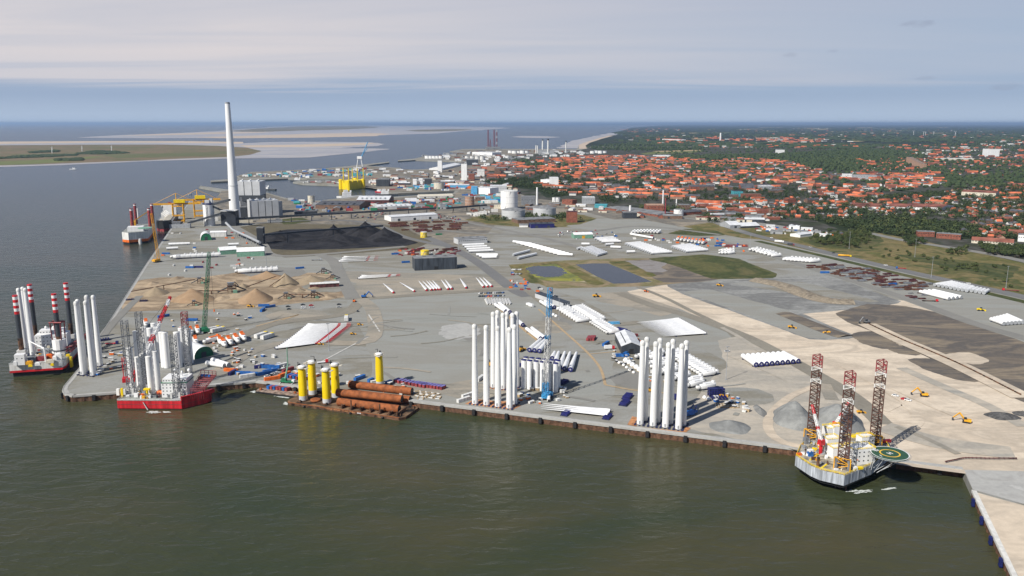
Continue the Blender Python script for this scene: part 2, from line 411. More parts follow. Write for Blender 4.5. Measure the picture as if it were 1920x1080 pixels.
FLAT_WET = ground('wet_flat', [(.36, .345, .36), (.45, .42, .40), (.27, .28, .32), (.40, .375, .36)], 0.0012, 0.01, rough=.6, grain=.05, stretch=(R(10), 7.0))
HEATH = ground('island_heath', [(.21, .15, .085), (.13, .135, .06), (.24, .165, .105), (.12, .14, .055), (.19, .145, .08)], 0.0016, 0.02, grain=.2, stretch=(0, 4.0))
PILE_STEEL = mat('rusty_sheet_pile', (.115, .06, .035), .8, var=.3, scale=.5)
RUBBER = mat('black_rubber', (.02, .02, .022), .7)

# ---------------------------------------------------------------- water and land
b = MB(); b.add([(-260000, -3000, WATER_Z), (260000, -3000, WATER_Z), (260000, 260000, WATER_Z), (-260000, 260000, WATER_Z)], [(0, 1, 2, 3)])
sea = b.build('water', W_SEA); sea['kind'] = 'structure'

COAST = [(1945, 1172), (1825, 921), (1806, 880), (480, 715), (386, 723), (215, 736), (137, 742), (123, 739), (119, 732), (122, 724), (153, 687), (272, 500),
         (322, 427), (355, 377), (407, 375), (414, 358), (373, 350.5), (376, 348.3), (427, 355.5), (493, 359), (520, 367), (560, 377), (600, 376), (645, 371), (669, 367.5),
         (700, 371), (735, 369), (850, 362), (853, 357.5), (735, 363), (712, 357), (700, 350), (640, 347), (569, 344.5), (549, 341), (560, 338.5), (640, 338.5),
         (642, 335), (575, 335.5), (540, 334.5), (396, 341), (395, 338.5), (452, 334), (444, 330), (471, 322.5), (542, 319.5), (604, 316), (627, 314), (652, 311.5),
         (729, 303), (730, 304.8), (687, 310.5), (752, 315), (752, 317.5), (781, 318), (821, 316), (869, 308), (873, 303.5), (848, 302.5), (779, 300), (746, 302.3), (746, 300.3),
         (779, 297), (797, 292.5), (829, 293), (846, 291.5), (837, 289.5), (877, 287.5), (843, 284), (867, 279.5), (900, 279), (1081, 279.5), (1085, 275)]
NEAR = COAST + [(2400, 275), (2300, 400), (2250, 700), (2200, 1172)]
land = sheet('land', [P(*p) for p in NEAR], 0.0, GRAVEL, skirt=-7.0)
FAR_COAST = [(1085, 275), (1085, 272), (1094, 268), (1121, 259.6), (1142, 254), (1160, 253), (1177, 254), (1168, 251), (1146, 248), (1162, 246), (1185, 239.5), (1212, 237.3), (1240, 235),
             (1300, 233.6), (1420, 232.2), (2600, 232.2), (2400, 275)]
sheet('countryside', [P(*p) for p in FAR_COAST], 0.0, FARMLAND, skirt=-7.0)
sheet('far_coast_land', [P(x, y, -4) for x, y in [(570, 233.4), (700, 234.3), (900, 234.0), (1150, 234.6), (1290, 234.0), (1410, 232.3), (560, 232.2)]], -2.0, FARMLAND)
sheet('beach', [P(*p) for p in [(1086, 279), (1085, 272), (1094, 268), (1121, 259.6), (1142, 254.2), (1150, 254.5), (1128, 260.5), (1105, 268), (1098, 273), (1100, 279)]], 0.5, SAND_FAR)

def low(name, pts, z, m, amp=0.05, seg=8): return sheet(name, [P(x, y, z) for x, y in pts], z, m, amp, seg, None, 260.0 if 'far' in name else 90.0 if m in (SAND_FAR, FLAT_WET) else 40.0)
# the low island across the channel and the tidal flats beyond it
low('island_beach', [(-300, 268), (0, 265.8), (180, 264.8), (330, 264.8), (440, 266.3), (440, 268.8), (200, 271), (-300, 274)], -4.6, SAND_FAR, .002)
low('island_flat', [(-300, 318), (0, 311.5), (100, 308.5), (200, 304), (300, 300), (420, 296), (560, 294.5), (660, 285), (712, 279.5), (600, 277), (500, 275), (470, 270), (330, 268), (180, 267.8), (0, 270), (-300, 275)], -4.55, FLAT_WET, .01)
low('island_ground', [(-300, 314), (0, 309.5), (70, 307.5), (150, 304.5), (260, 300.5), (330, 297), (420, 294), (458, 290), (480, 283.5), (455, 277), (400, 273.5), (300, 271.3), (150, 271.5), (0, 272.5), (-300, 278)], -4.2, HEATH, .01)
low('island_pasture', [(-300, 309), (0, 303.5), (60, 301), (150, 296), (185, 293), (150, 298), (95, 304.5), (50, 307), (0, 308.5), (-300, 313)], -4.0, ground('island_grass', [(.13, .16, .05), (.17, .18, .07)], .002, .02, grain=.1), .01)
low('island_pasture', [(200, 289), (330, 287), (420, 284), (430, 288), (340, 293), (230, 296)], -4.0, ground('island_reed', [(.115, .13, .05), (.15, .14, .07)], .002, .02, grain=.1), .04)
low('tidal_flat', [(450, 269.5), (520, 266.5), (600, 266), (680, 267), (704, 270), (690, 273.5), (620, 277), (520, 281), (470, 282)], -4.75, FLAT_WET, .04)
low('sand_bar', [(470, 272.5), (540, 272), (640, 269.5), (700, 268), (640, 273), (560, 275), (480, 276)], -4.5, SAND_FAR, .04)
low('far_bank', [(180, 257.5), (240, 254), (330, 250.5), (430, 245.5), (520, 238), (580, 235.5), (640, 234.8), (760, 236.5), (900, 238), (950, 240), (860, 245), (800, 250), (720, 252.5), (640, 255.5), (560, 257.8), (430, 258), (300, 258.5)], -4.7, FLAT_WET, .02)
low('far_bank_sand', [(250, 254), (340, 250.7), (430, 247.5), (500, 247.5), (440, 250), (330, 252.5)], -4.45, SAND_FAR, .03)
low('far_bank_sand_ridge', [(400, 257), (480, 255), (600, 251), (680, 249.6), (706, 251), (680, 255), (560, 257.6), (440, 258.6)], -4.45, SAND_FAR, .03)
low('far_bank_heath', [(440, 245.5), (510, 240), (580, 236.3), (690, 236), (690, 240), (640, 242.5), (560, 244.5), (480, 247)], -4.5, HEATH, .03)
low('far_shoal', [(776, 245), (800, 243.3), (850, 242.3), (878, 243), (840, 245), (800, 246.4)], -4.4, HEATH, .03)
low('mud_bank', [(968, 256.6), (985, 255), (1010, 255.3), (1040, 257), (1018, 258.6), (985, 257.8)], -4.4, FLAT_WET, .03)
low('shore_flat', [(1085, 264), (1115, 257.5), (1150, 249.5), (1146, 253), (1120, 259), (1092, 267.5), (1084, 274), (1070, 278), (1062, 277), (1078, 270)], -4.6, FLAT_WET, .03)

# ---------------------------------------------------------------- sheets laid on the land, each a little above the one below
LZ = [0.0]
def lay(name, m, pts, zone='p', amp=0.02, seg=8, z=None):
    LZ[0] += 0.0016
    w = [G(zone, *p) for p in pts]
    return sheet(name, w, 0.02 + LZ[0] if z is None else z, m, amp, seg, None, 0.0 if m is W_POND or name == 'concrete_ramp' or name in ('town_ground', 'harbour_ground', 'sand_beach') else {'pond_bank': 4, 'worn_patch': 16, 'mud_field': 12, 'rubble_field': 10, 'mud_channel': 9, 'sand_plain': 10, 'coal_bed': 6}.get(name, 7 if (w[0] - Vector((0, 0, 0))).length < 1200 else 10))
lay('harbour_ground', HARBOUR_YARD, [(440, 357), (493, 361), (520, 369), (560, 379), (600, 378), (645, 373), (672, 370), (700, 373), (735, 371), (852, 364), (862, 357), (735, 361), (712, 355), (640, 345.5), (569, 343),
    (640, 337), (640, 333), (540, 333), (452, 333), (446, 330), (471, 323), (604, 317), (690, 311.5), (752, 317), (781, 319.5), (825, 317), (872, 309), (876, 303), (848, 301.5), (797, 295), (845, 290), (875, 286), (860, 281),
    (1083, 281), (1110, 290), (930, 320), (920, 345), (1000, 372), (1060, 378), (1340, 408), (1340, 425), (1200, 425), (1100, 398), (930, 420), (900, 455), (840, 462), (760, 440), (430, 415), (400, 378), (416, 358)], amp=0)
lay('town_ground', TOWN_SOIL, [(1090, 281), (930, 296), (900, 325), (925, 345), (1000, 372), (1060, 378), (1200, 392), (1340, 406), (1480, 425), (1560, 438), (1700, 478), (1920, 512), (2240, 570), (2300, 276), (1110, 276)], amp=.01)
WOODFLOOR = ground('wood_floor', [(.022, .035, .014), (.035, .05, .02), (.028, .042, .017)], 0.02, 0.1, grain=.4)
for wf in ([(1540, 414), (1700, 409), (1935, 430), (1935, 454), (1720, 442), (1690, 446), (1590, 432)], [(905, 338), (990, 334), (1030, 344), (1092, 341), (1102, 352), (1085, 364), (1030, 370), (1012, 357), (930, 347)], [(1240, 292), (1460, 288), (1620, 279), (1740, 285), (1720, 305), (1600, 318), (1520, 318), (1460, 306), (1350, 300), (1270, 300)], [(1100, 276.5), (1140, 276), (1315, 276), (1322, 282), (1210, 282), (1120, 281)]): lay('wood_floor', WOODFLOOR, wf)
lay('grass_verge', GRASS_DRY, [(1290, 425), (1340, 418), (1440, 432), (1500, 437), (1560, 436), (1640, 437), (1720, 452), (1830, 476), (1920, 496), (2150, 560), (2150, 625), (1920, 557), (1700, 508), (1540, 474), (1400, 446)], amp=.01)
lay('hill_scrub', GRASS_GREEN, [(1508, 449), (1560, 436), (1632, 434), (1646, 452), (1605, 467), (1540, 462)])
lay('scrub_patch', GRASS_GREEN, [(1690, 478), (1800, 490), (1900, 500), (1880, 520), (1780, 500)], amp=.08)
lay('reed_bank', GRASS_GREEN, [(1262, 438), (1290, 430), (1335, 433), (1350, 440), (1310, 441)])
lay('dry_bank', GRASS_DRY, [(930, 405), (990, 400), (1060, 408), (1100, 412), (1080, 425), (1000, 424), (930, 420), (880, 412)])
lay('pale_apron', GRAVEL_SMOOTH, [(1070, 424), (1100, 415), (1190, 411), (1262, 424), (1230, 432), (1140, 436)], amp=.01)
lay('storage_apron', GRAVEL_SMOOTH, [(660, 566), (900, 541), (1060, 572), (1140, 620), (1135, 740), (1000, 770), (800, 745), (720, 715), (700, 640)], amp=.02)
lay('west_apron', GRAVEL_SMOOTH, [(290, 503), (505, 478), (640, 485), (640, 502), (480, 512), (272, 520)], amp=.01)
lay('blade_apron', GRAVEL_TAN, [(640, 535), (650, 510), (820, 515), (960, 525), (920, 545), (660, 560), (620, 548)], amp=.02)
lay('north_apron', GRAVEL_SMOOTH, [(1000, 528), (1200, 545), (1330, 600), (1400, 690), (1250, 610), (1170, 600), (1100, 560)], amp=.02)
lay('sandy_apron', SAND_GREY, [(1360, 640), (1400, 632), (1530, 690), (1600, 740), (1660, 800), (1672, 858), (1500, 838), (1300, 800), (1340, 720), (1380, 690)], amp=.03)
lay('shingle_apron', GRAVEL_TAN, [(1125, 552), (1205, 547), (1260, 580), (1240, 590), (1190, 575), (1130, 564)], amp=.03)
lay('sand_plain', SAND, [(1190, 548), (1262, 536), (1295, 552), (1381, 580), (1440, 602), (1464, 614), (1529, 634), (1587, 632), (1573, 624), (1487, 587), (1638, 572), (1674, 565), (1698, 567), (1752, 582), (1833, 612), (1920, 636),
    (2180, 710), (2180, 900), (1812, 877), (1690, 861), (1660, 838), (1640, 790), (1600, 738), (1526, 687), (1440, 640), (1290, 578), (1220, 556)], amp=.012)
lay('rubble_field', GRAVEL_DARK, [(1262, 535), (1400, 527), (1545, 518), (1674, 565), (1640, 571), (1484, 586), (1540, 612), (1586, 630), (1528, 633), (1440, 601), (1295, 551)], amp=.012)
lay('rubble_slope', GRAVEL, [(1380, 532), (1500, 530), (1640, 566), (1600, 560), (1470, 545)], amp=.02)
lay('grey_field', GRAVEL_SMOOTH, [(1290, 548), (1330, 545), (1466, 582), (1490, 600), (1545, 630), (1520, 631), (1440, 600), (1381, 578)], amp=.02)
lay('mud_field', MUD, [(1588, 590), (1640, 574), (1690, 577), (1750, 589), (1830, 618), (1920, 646), (2180, 725), (2180, 840), (1920, 742), (1830, 700), (1738, 658), (1660, 622), (1610, 604)], amp=.015)
lay('mud_pool', MUD, [(1718, 676), (1745, 676), (1790, 690), (1828, 712), (1800, 709), (1750, 693)], amp=.05)
lay('mud_channel', MUD, [(1614, 630), (1632, 624), (1650, 637), (1668, 648), (1655, 650), (1632, 643)], amp=.12)
lay('mud_channel', MUD, [(1668, 650), (1690, 652), (1712, 660), (1700, 662)], amp=.12)
lay('mud_sand_spit', SAND, [(1790, 667), (1815, 664), (1838, 674), (1822, 679), (1798, 673)], amp=.1)
strip('dike', curve_px('ff', [(830, 768), (960, 830), (1100, 895), (1250, 958), (1500, 1070), (1920, 1280)]), 14, .55, SAND)
lay('storage_terrace', GRAVEL_SMOOTH, [(1350, 445), (1420, 450), (1560, 482), (1700, 516), (1920, 572), (2150, 640), (2150, 720), (1920, 634), (1834, 608), (1700, 560), (1560, 515), (1440, 478), (1350, 452)], amp=.005)
lay('concrete_ramp', CONCRETE, [(1808, 881), (1824, 918), (1920, 945), (2180, 1010), (2180, 905), (1935, 884)], amp=0)
lay('sand_beach', SAND, [(1829, 923), (1920, 948), (2180, 1015), (2180, 1170), (1955, 1170)], amp=0)
# ponds and their banks
lay('pond_bank', BERM, [(958, 497), (1046, 490), (1168, 485), (1262, 486), (1345, 523), (1222, 535), (1050, 540), (1030, 538), (995, 522), (972, 508)], amp=.02)
lay('algae_bed', ALGAE, [(975, 500), (1000, 496), (1050, 495), (1072, 505), (1098, 522), (1085, 526), (1025, 524), (998, 518), (980, 507)], amp=.04)
lay('pond', W_POND, [(982, 503), (1000, 499), (1040, 499), (1058, 504), (1062, 512), (1048, 519), (1020, 520), (1002, 516), (988, 508)], amp=.25)
lay('pond', W_POND, [(1079, 496), (1110, 494), (1140, 494), (1180, 510), (1222, 528), (1185, 531), (1150, 532), (1120, 519)], amp=.01)
lay('tidal_pond', MUD, [(1170, 491), (1232, 488), (1260, 497), (1335, 522), (1300, 526), (1255, 528), (1210, 508)], amp=.03)
lay('wet_mud', ground('wet_mud', [(.21, .19, .175), (.27, .25, .235), (.16, .135, .11)], .03, .2, rough=.6, grain=.08), [(1172, 491), (1230, 489), (1238, 494), (1225, 500), (1240, 508), (1222, 508), (1200, 502)], amp=.12)
lay('reed_field', GRASS_GREEN, [(1226, 486), (1320, 479), (1376, 486), (1398, 496), (1443, 513), (1440, 519), (1342, 521), (1292, 503), (1258, 492)], amp=.02)
lay('reed_strip', GRASS_DRY, [(1050, 494), (1056, 494), (1124, 532), (1118, 533)], amp=.02)
lay('reed_strip', GRASS_DRY, [(1154, 491), (1160, 490), (1218, 517), (1213, 517)], amp=.04)
lay('reed_strip', GRASS_DRY, [(964, 498), (1045, 492), (1045, 493.5), (975, 499.5), (980, 510), (1010, 530), (1004, 530), (972, 509)], amp=.02)
# sand works and coal yard
lay('sand_works_ground', SAND_PIT, [(270, 526), (300, 522), (370, 523), (465, 510), (625, 514), (640, 555), (600, 562), (450, 577), (330, 578), (246, 582), (238, 571)], amp=.02)
lay('coal_yard_ground', COAL_YARD, [(445, 427), (500, 420), (740, 424), (800, 452), (770, 465), (640, 475), (540, 481), (510, 470)], amp=.01)
lay('coal_bed', COAL, [(494, 440), (540, 431), (690, 428), (778, 455), (760, 460), (640, 466), (560, 468), (510, 466)], amp=.01)
lay('plant_lawn', GRASS_GREEN, [(530, 412), (560, 409), (575, 415), (540, 420)], amp=.05)
lay('tank_meadow', GRASS_DRY, [(888, 408), (935, 404), (1000, 412), (1080, 402), (1110, 410), (1080, 420), (990, 425), (920, 420)], amp=.03)

# ---------------------------------------------------------------- roads, tracks and painted lines
RZ = [0.22]
def road(m, pts, w, zone='p', n=5, name='road', z=None):
    RZ[0] += .0012
    return strip(name, curve_px(zone, pts, n), w, RZ[0] if z is None else z, m)
road(ASPHALT, [(1320, 408), (1400, 437), (1500, 461), (1560, 476), (1700, 509), (1920, 557), (2150, 618)], 16)
road(GRASS_GREEN, [(1420, 452), (1560, 484), (1700, 517), (1920, 566), (2150, 630)], 9, name='grass_verge')
road(ROAD_PALE, [(1630, 437), (1690, 450), (1740, 458), (1830, 472), (1920, 490), (2150, 545)], 14)
road(ROAD_PALE, [(1090, 385), (1200, 400), (1330, 415), (1390, 435)], 12)
road(ROAD_PALE, [(1350, 452), (1440, 478), (1560, 515), (1700, 560), (1834, 609), (1920, 634), (2150, 710)], 9, name='gravel_track')
road(TRACK, [(1160, 549), (1220, 572), (1290, 592), (1400, 632), (1526, 700), (1600, 745), (1660, 800)], 9, name='gravel_track')
road(TRACK, [(1196, 538), (1250, 560), (1310, 590), (1440, 650)], 4, name='gravel_track')
road(ASPHALT, [(800, 445), (850, 466), (900, 495), (960, 541), (990, 556)], 12)
road(ASPHALT, [(480, 418), (620, 413), (700, 420), (760, 445), (850, 464)], 9)
road(ROAD_PALE, [(440, 425), (490, 455), (512, 478), (600, 477), (760, 462)], 9)
road(ROAD_PALE, [(600, 478), (625, 490), (640, 520), (662, 560)], 12)
road(ROAD_PALE, [(160, 688), (200, 620), (262, 555)], 5, name='quay_road')
road(ROAD_PALE, [(780, 425), (900, 438), (1080, 437), (1200, 424), (1350, 440)], 8)
road(ROAD_PALE, [(700, 398), (820, 408), (1000, 442), (1100, 468)], 8)
road(TRACK, [(660, 562), (900, 545), (985, 540)], 8, name='gravel_track')
road(TRACK, [(985, 540), (1030, 575), (1080, 600), (1130, 610), (1200, 604)], 7, name='gravel_track')
road(TRACK, [(340, 660), (440, 634), (520, 606), (640, 590), (672, 568)], 9, name='gravel_track')
road(GRAVEL_TAN, [(400, 706), (470, 660), (560, 640), (690, 640), (700, 585), (676, 560)], 10, name='gravel_track')
road(SAND, [(1540, 720), (1480, 745), (1440, 790), (1470, 830), (1600, 850)], 4, name='gravel_track')
road(GRAVEL_TAN, [(1545, 720), (1560, 750)], 6, name='gravel_track')
road(SAND, [(1655, 770), (1690, 757), (1720, 778), (1710, 800), (1650, 800)], 5, name='gravel_track')
road(SAND_GREY, [(1656, 800), (1760, 830), (1900, 850)], 16, name='sandy_track')
road(SAND_GREY, [(1690, 690), (1780, 730), (1850, 760), (1920, 800)], 6, name='sandy_track')
CRACK = mat('seam', (.52, .51, .47), .8)
OCHRE = mat('ochre_seam', (.40, .29, .17), .9)
road(CRACK, [(691, 590), (712, 622)], .9, name='painted_line'); road(CRACK, [(600, 680), (690, 632)], .9, name='painted_line')
road(OCHRE, [(905, 548), (960, 600), (1010, 640), (1005, 645)], 2.2, name='sand_seam')
road(OCHRE, [(1010, 580), (1050, 615), (1100, 660), (1125, 690), (1135, 722)], 1.4, name='sand_seam')
road(OCHRE, [(1135, 722), (1190, 732), (1260, 738)], 1.3, name='sand_seam')
road(OCHRE, [(1105, 664), (1150, 660), (1200, 655)], 1.0, name='sand_seam')
road(OCHRE, [(480, 612), (560, 590), (530, 600)], 1.4, name='sand_seam')
for a in range(54):      # faint wheel marks of turning lorries on the aprons
    x, y = (rnd.uniform(680, 1120), rnd.uniform(580, 745)) if a % 3 else (rnd.uniform(1050, 1420), rnd.uniform(640, 800)) if a % 2 else (rnd.uniform(400, 700), rnd.uniform(585, 700))
    dx, dy = rnd.uniform(-110, 110), rnd.uniform(-16, 16)
    road((GRAVEL_TAN, GRAVEL, ROAD_PALE, GRAVEL_SMOOTH)[a % 4], [(x, y), (x + dx * .5, y + dy * .3), (x + dx, y + dy)], rnd.uniform(.8, 2.6), name='wheel_mark', n=3)

for a in range(12):      # damp and dusty patches
    x, y = (rnd.uniform(680, 1130), rnd.uniform(575, 740)) if a % 2 else (rnd.uniform(1000, 1400), rnd.uniform(560, 780)) if a % 4 else (rnd.uniform(270, 640), rnd.uniform(480, 700))
    w, h = rnd.uniform(12, 45), rnd.uniform(2.5, 7)
    lay('worn_patch', (GRAVEL_TAN, GRAVEL, ROAD_PALE)[a % 3], [(x - w, y), (x - w * .3, y - h), (x + w * .7, y - h * .8), (x + w, y + h * .3), (x + w * .2, y + h), (x - w * .6, y + h * .7)], amp=.2, seg=5)
for a in range(9):      # ruts and haul tracks over the sand
    x, y = rnd.uniform(1300, 1900), rnd.uniform(600, 850); k = .52 + rnd.uniform(-.1, .2)
    if y - 545 < (x - 1230) * .36: continue
    L = rnd.uniform(30, 130); k = min(k, (700 + (x + L - 480) * .1244 - y) / L)
    if k < .3: continue
    road((SAND_GREY, GRAVEL_TAN, SAND)[a % 3], [(x, y), (x + L * .5, y + L * .5 * k + rnd.uniform(-3, 3)), (x + L, y + L * k)], rnd.uniform(.8, 3.2), name='haul_track', n=3)

lay('dust_patch', CONCRETE, [(838, 614), (868, 608), (890, 618), (880, 630), (850, 634), (834, 624)], amp=.25)
# ---------------------------------------------------------------- quay walls: sheet piling, concrete cap, fenders
def quay(pts, label, fenders=True, cap_m=CONCRETE, cap_w=4.5, fender_gap=25.0, fmat=RUBBER):
    t = thing('quay_wall', label, 'quay', pts[0])
    o = pts[0]; steel, cap, dark = MB(), MB(), MB(); fl = []
    for a, c in zip(pts, pts[1:]):
        d = (c - a); L = d.length; d.normalize(); nn = Vector((d.y, -d.x, 0))       # nn points to the water
        n = int(L / 1.4)
        prof = []
        for i in range(n + 1):
            off = (0.45 if i % 4 in (0, 1) else 0.0)
            q = a + d * (L * i / n) + nn * (0.25 + off) - o
            prof.append(q)
        vv = [(q.x, q.y, -1.1) for q in prof] + [(q.x, q.y, -7) for q in prof]
        k = len(prof)
        steel.add(vv, [(i, i + 1, k + i + 1, k + i) for i in range(k - 1)])
        ang = math.atan2(d.y, d.x); mid = (a + c) / 2 + nn * (1.0 - cap_w / 2) - o
        cap.box(mid.x, mid.y, -1.1, L, cap_w, 1.25 if cap_w > 3 else 1.35, ang)
        cap.box(mid.x + nn.x * (cap_w / 2 - .3), mid.y + nn.y * (cap_w / 2 - .3), .15 if cap_w > 3 else .25, L, .45, .3, ang)
        if fenders:
            m = max(1, int(L / fender_gap))
            for i in range(m):
                fl.append((a + d * (L * (i + .5) / m) + nn * 1.9 - o, ang))
    steel.build('sheet_piling', PILE_STEEL, t); cap.build('concrete_cap', cap_m, t)
    for q, ang in fl:
        f = MB(); f.box(q.x, q.y, -4.4, 2.2, 1.4, 4.2, ang); f.box(q.x, q.y, -3.9, 2.5, 1.7, .4, ang); f.box(q.x, q.y, -1.6, 2.5, 1.7, .4, ang)
        f.build('fender', fmat, t)
    return t
BLUE_DEEP = mat('deep_blue_paint', (.012, .018, .10), .45)
quay([P(1806, 880), P(480, 715)][::-1], 'long brown sheet pile quay with pale concrete cap along the storage yard')
quay([P(386, 723), P(480, 715)], 'short dark quay wall between red jack-up vessel and small container barge', fender_gap=16)
quay([P(x, y) for x, y in [(119, 732), (123, 739), (137, 742), (215, 736), (386, 723)]], 'rounded quay corner with pale cap under the red jack-up vessel', fender_gap=24, cap_w=4)
quay([P(x, y) for x, y in [(355, 377), (322, 427), (272, 500), (153, 687), (122, 724), (119, 732)]], 'long straight west quay edge running up to the power station', fenders=False, cap_w=3.5)
quay([P(1825, 920), P(1945, 1172)], 'white capped wharf edge with blue fenders beside the sandy fill', cap_m=mat('white_concrete', (.62, .61, .57), .8), cap_w=2.6, fender_gap=22, fmat=BLUE_DEEP)

# ---------------------------------------------------------------- paints
WHITE = mat('white_paint', (.78, .78, .77), .38, var=.05, scale=.25, streak=True)
WHITE_WORN = mat('worn_white_paint', (.66, .655, .63), .5, var=.14, scale=.5, streak=True)
CREAM = mat('cream_paint', (.62, .57, .46), .5, var=.1)
NAVY = mat('navy_paint', (.018, .020, .12), .4, var=.2)
DARKBLUE = mat('dark_blue_steel', (.022, .028, .085), .5, var=.3)
BLUE = mat('blue_paint', (.02, .12, .38), .45, var=.2)
SKYBLUE = mat('light_blue_paint', (.10, .36, .62), .45, var=.15)
CRANEBLUE = mat('crane_blue_paint', (.05, .30, .58), .4, var=.12)
TEAL = mat('teal_paint', (.07, .33, .38), .5, var=.15)
RED = mat('red_paint', (.56, .02, .028), .4, var=.15)
RED_DULL = mat('dull_red_paint', (.26, .045, .05), .55, var=.3)
MAROON = mat('maroon_steel', (.10, .033, .032), .6, var=.4)
ORANGE = mat('orange_paint', (.72, .15, .02), .5, var=.15)
ORANGE_MAT = mat('orange_steel_plate', (.46, .21, .09), .8, var=.3)
YELLOW = mat('yellow_paint', (.80, .58, .01), .4, var=.08, streak=True)
AMBER = mat('amber_paint', (.72, .36, .02), .45, var=.15)
GREEN = mat('green_paint', (.02, .16, .075), .45, var=.2)
GREEN_PALE = mat('pale_green_cladding', (.17, .33, .24), .6, var=.12)
GREY = mat('grey_paint', (.33, .345, .36), .5, var=.12)
GREY_PALE = mat('pale_grey_cladding', (.50, .51, .52), .55, var=.05, scale=.08)
GREY_MID = mat('mid_grey_steel', (.19, .20, .215), .5, var=.2)
CHARCOAL = mat('charcoal_cladding', (.045, .052, .062), .5, var=.15, scale=.2, streak=True)
BLACK = mat('black_steel', (.018, .019, .021), .5, var=.3)
GLASS = mat('dark_glass', (.02, .028, .035), .1, var=.1)
RUST = mat('rusty_steel', (.27, .083, .025), .85, var=.25, scale=.3)
RUST_DARK = mat('dark_rusty_deck', (.12, .062, .035), .85, var=.6, scale=.28)
BROWN = mat('brown_leg_steel', (.10, .048, .035), .6, var=.3)
DECK = mat('grey_green_deck', (.25, .26, .24), .7, var=.25, scale=.3)
DECK_GREEN = mat('helideck_green', (.03, .085, .048), .6, var=.1)
WOOD = mat('timber', (.42, .31, .18), .8, var=.25)
BRICK = mat('red_brick', (.24, .085, .055), .85, var=.2)
BRICK_PALE = mat('pale_brick', (.37, .23, .16), .85, var=.15)
BRICK_BROWN = mat('brown_brick', (.17, .105, .075), .85, var=.2)
RENDER_W = mat('white_render', (.66, .65, .62), .8, var=.08)
RENDER_G = mat('grey_render', (.36, .36, .36), .8, var=.1)
TILE = mat('red_roof_tile', (.50, .135, .062), .85, var=.4, scale=.03)
TILE_DARK = mat('weathered_roof_tile', (.22, .08, .055), .85, var=.35, scale=.04)
SLATE = mat('slate_roof', (.085, .088, .10), .75, var=.25, scale=.15)
ROOF_GREY = mat('felt_roof', (.20, .205, .21), .85, var=.2, scale=.1)
ROOF_PALE = mat('pale_sheet_roof', (.62, .63, .64), .6, var=.1, scale=.1)
RUBBERISH = RUBBER

# ---------------------------------------------------------------- wind turbine parts
def make_tower(h=62, r0=2.35, r1=1.6):
    t = thing('turbine_tower', None, 'turbine tower')
    s = MB(); s.lathe([(r0, .5), (r0, h * .08), (r0 * .985, h * .3), ((r0 + r1) / 2, h * .62), (r1, h - 1.2)], 20)
    for k in (.08, .38, .7): s.lathe([((r0 + (r1 - r0) * k) * 1.012, h * k - .12), ((r0 + (r1 - r0) * k) * 1.012, h * k + .12)], 20)
    s.build('tower_shell', WHITE, t)
    c = MB(); c.lathe([(r1 * 1.12, h - 2.0), (r1 * 1.16, h - .4), (r1 * 1.0, h + .6), (r1 * .6, h + 1.25), (r1 * .12, h + 1.5)], 20); c.build('top_cover', WHITE_WORN, t)
    f = MB()
    for a in (0, 1):
        f.box(0, 0, .02, 7.4, 1.0, .55, a * math.pi / 2 + .02)
    for x, y in ((-3.2, -3.2), (3.2, -3.2), (3.2, 3.2), (-3.2, 3.2)): f.box(x * .92, y * .92, .02, 1.4, 1.4, .9)
    f.build('base_frame', DARKBLUE, t)
    d = MB(); d.box(0, -r0 - .02, 1.2, 1.0, .25, 2.2); d.build('access_door', GREY, t)
    return t
TOWERS = {}
def tower(zone, u, v, vtop, label, group, leanfix=None):
    p = G(zone, u, v); lo, hi = 5, 120
    ty = px(zone, u, vtop)[1]
    for _ in range(40):
        m = (lo + hi) / 2; dz = m - EYE
        fw = p.y * math.cos(PITCH) - dz * math.sin(PITCH); up = p.y * math.sin(PITCH) + dz * math.cos(PITCH)
        if 540 - FPX * up / fw > ty: lo = m
        else: hi = m
    if 'o' not in TOWERS: TOWERS['o'] = Proto(make_tower)
    return TOWERS['o'](p, R(-19.4), label, group, (1, 1, lo / 63.3))

RIGHT_ROW = [(232, 830, 225), (325, 842, 232), (415, 852, 240), (510, 865, 248)]
for i, (u, v, tv) in enumerate(RIGHT_ROW):
    tower('z4', u, v, tv, f'tall white turbine tower, {ORD[i]} from left, front row beside the gravel heap', 'turbine towers on the quay')
for i, (u, v, tv) in enumerate([(262, 803, 200), (354, 814, 207), (447, 826, 215), (541, 838, 225)]):
    tower('z4', u, v, tv, f'tall white turbine tower, {ORD[i]} from left, back row beside the gravel heap', 'turbine towers on the quay')
LEFT_ROW = [(428, 913, 338), (510, 922, 346), (593, 934, 352), (676, 945, 362), (710, 915, 342)]
for i, (u, v, tv) in enumerate(LEFT_ROW):
    tower('z3', u, v, tv, f'tall white turbine tower, {ORD[i]} from left, front row beside the blue crane' if i < 4 else 'tall white turbine tower just behind the rightmost front tower beside the blue crane', 'turbine towers on the quay')
for i, (u, v, tv) in enumerate([(560, 795, 250), (590, 775, 238), (631, 805, 257), (657, 785, 248), (698, 797, 257), (727, 790, 246)]):
    tower('z3', u, v, tv, f'tall white turbine tower, {ORD[i]} from left, rear row beside the blue crane', 'turbine towers on the quay')
for i, (u, v, tv, lab) in enumerate([(846, 985, 240, 'leftmost of the group on the west quay corner'), (945, 993, 235, 'middle front one on the west quay corner'), (1015, 893, 180, 'rightmost of the group on the west quay corner'), (862, 962, 222, 'behind the leftmost one on the west quay corner'), (955, 950, 180, 'behind the middle one on the west quay corner')]):
    tower('d1', u, v, tv, 'white turbine tower, ' + lab, 'turbine towers on the west quay corner')
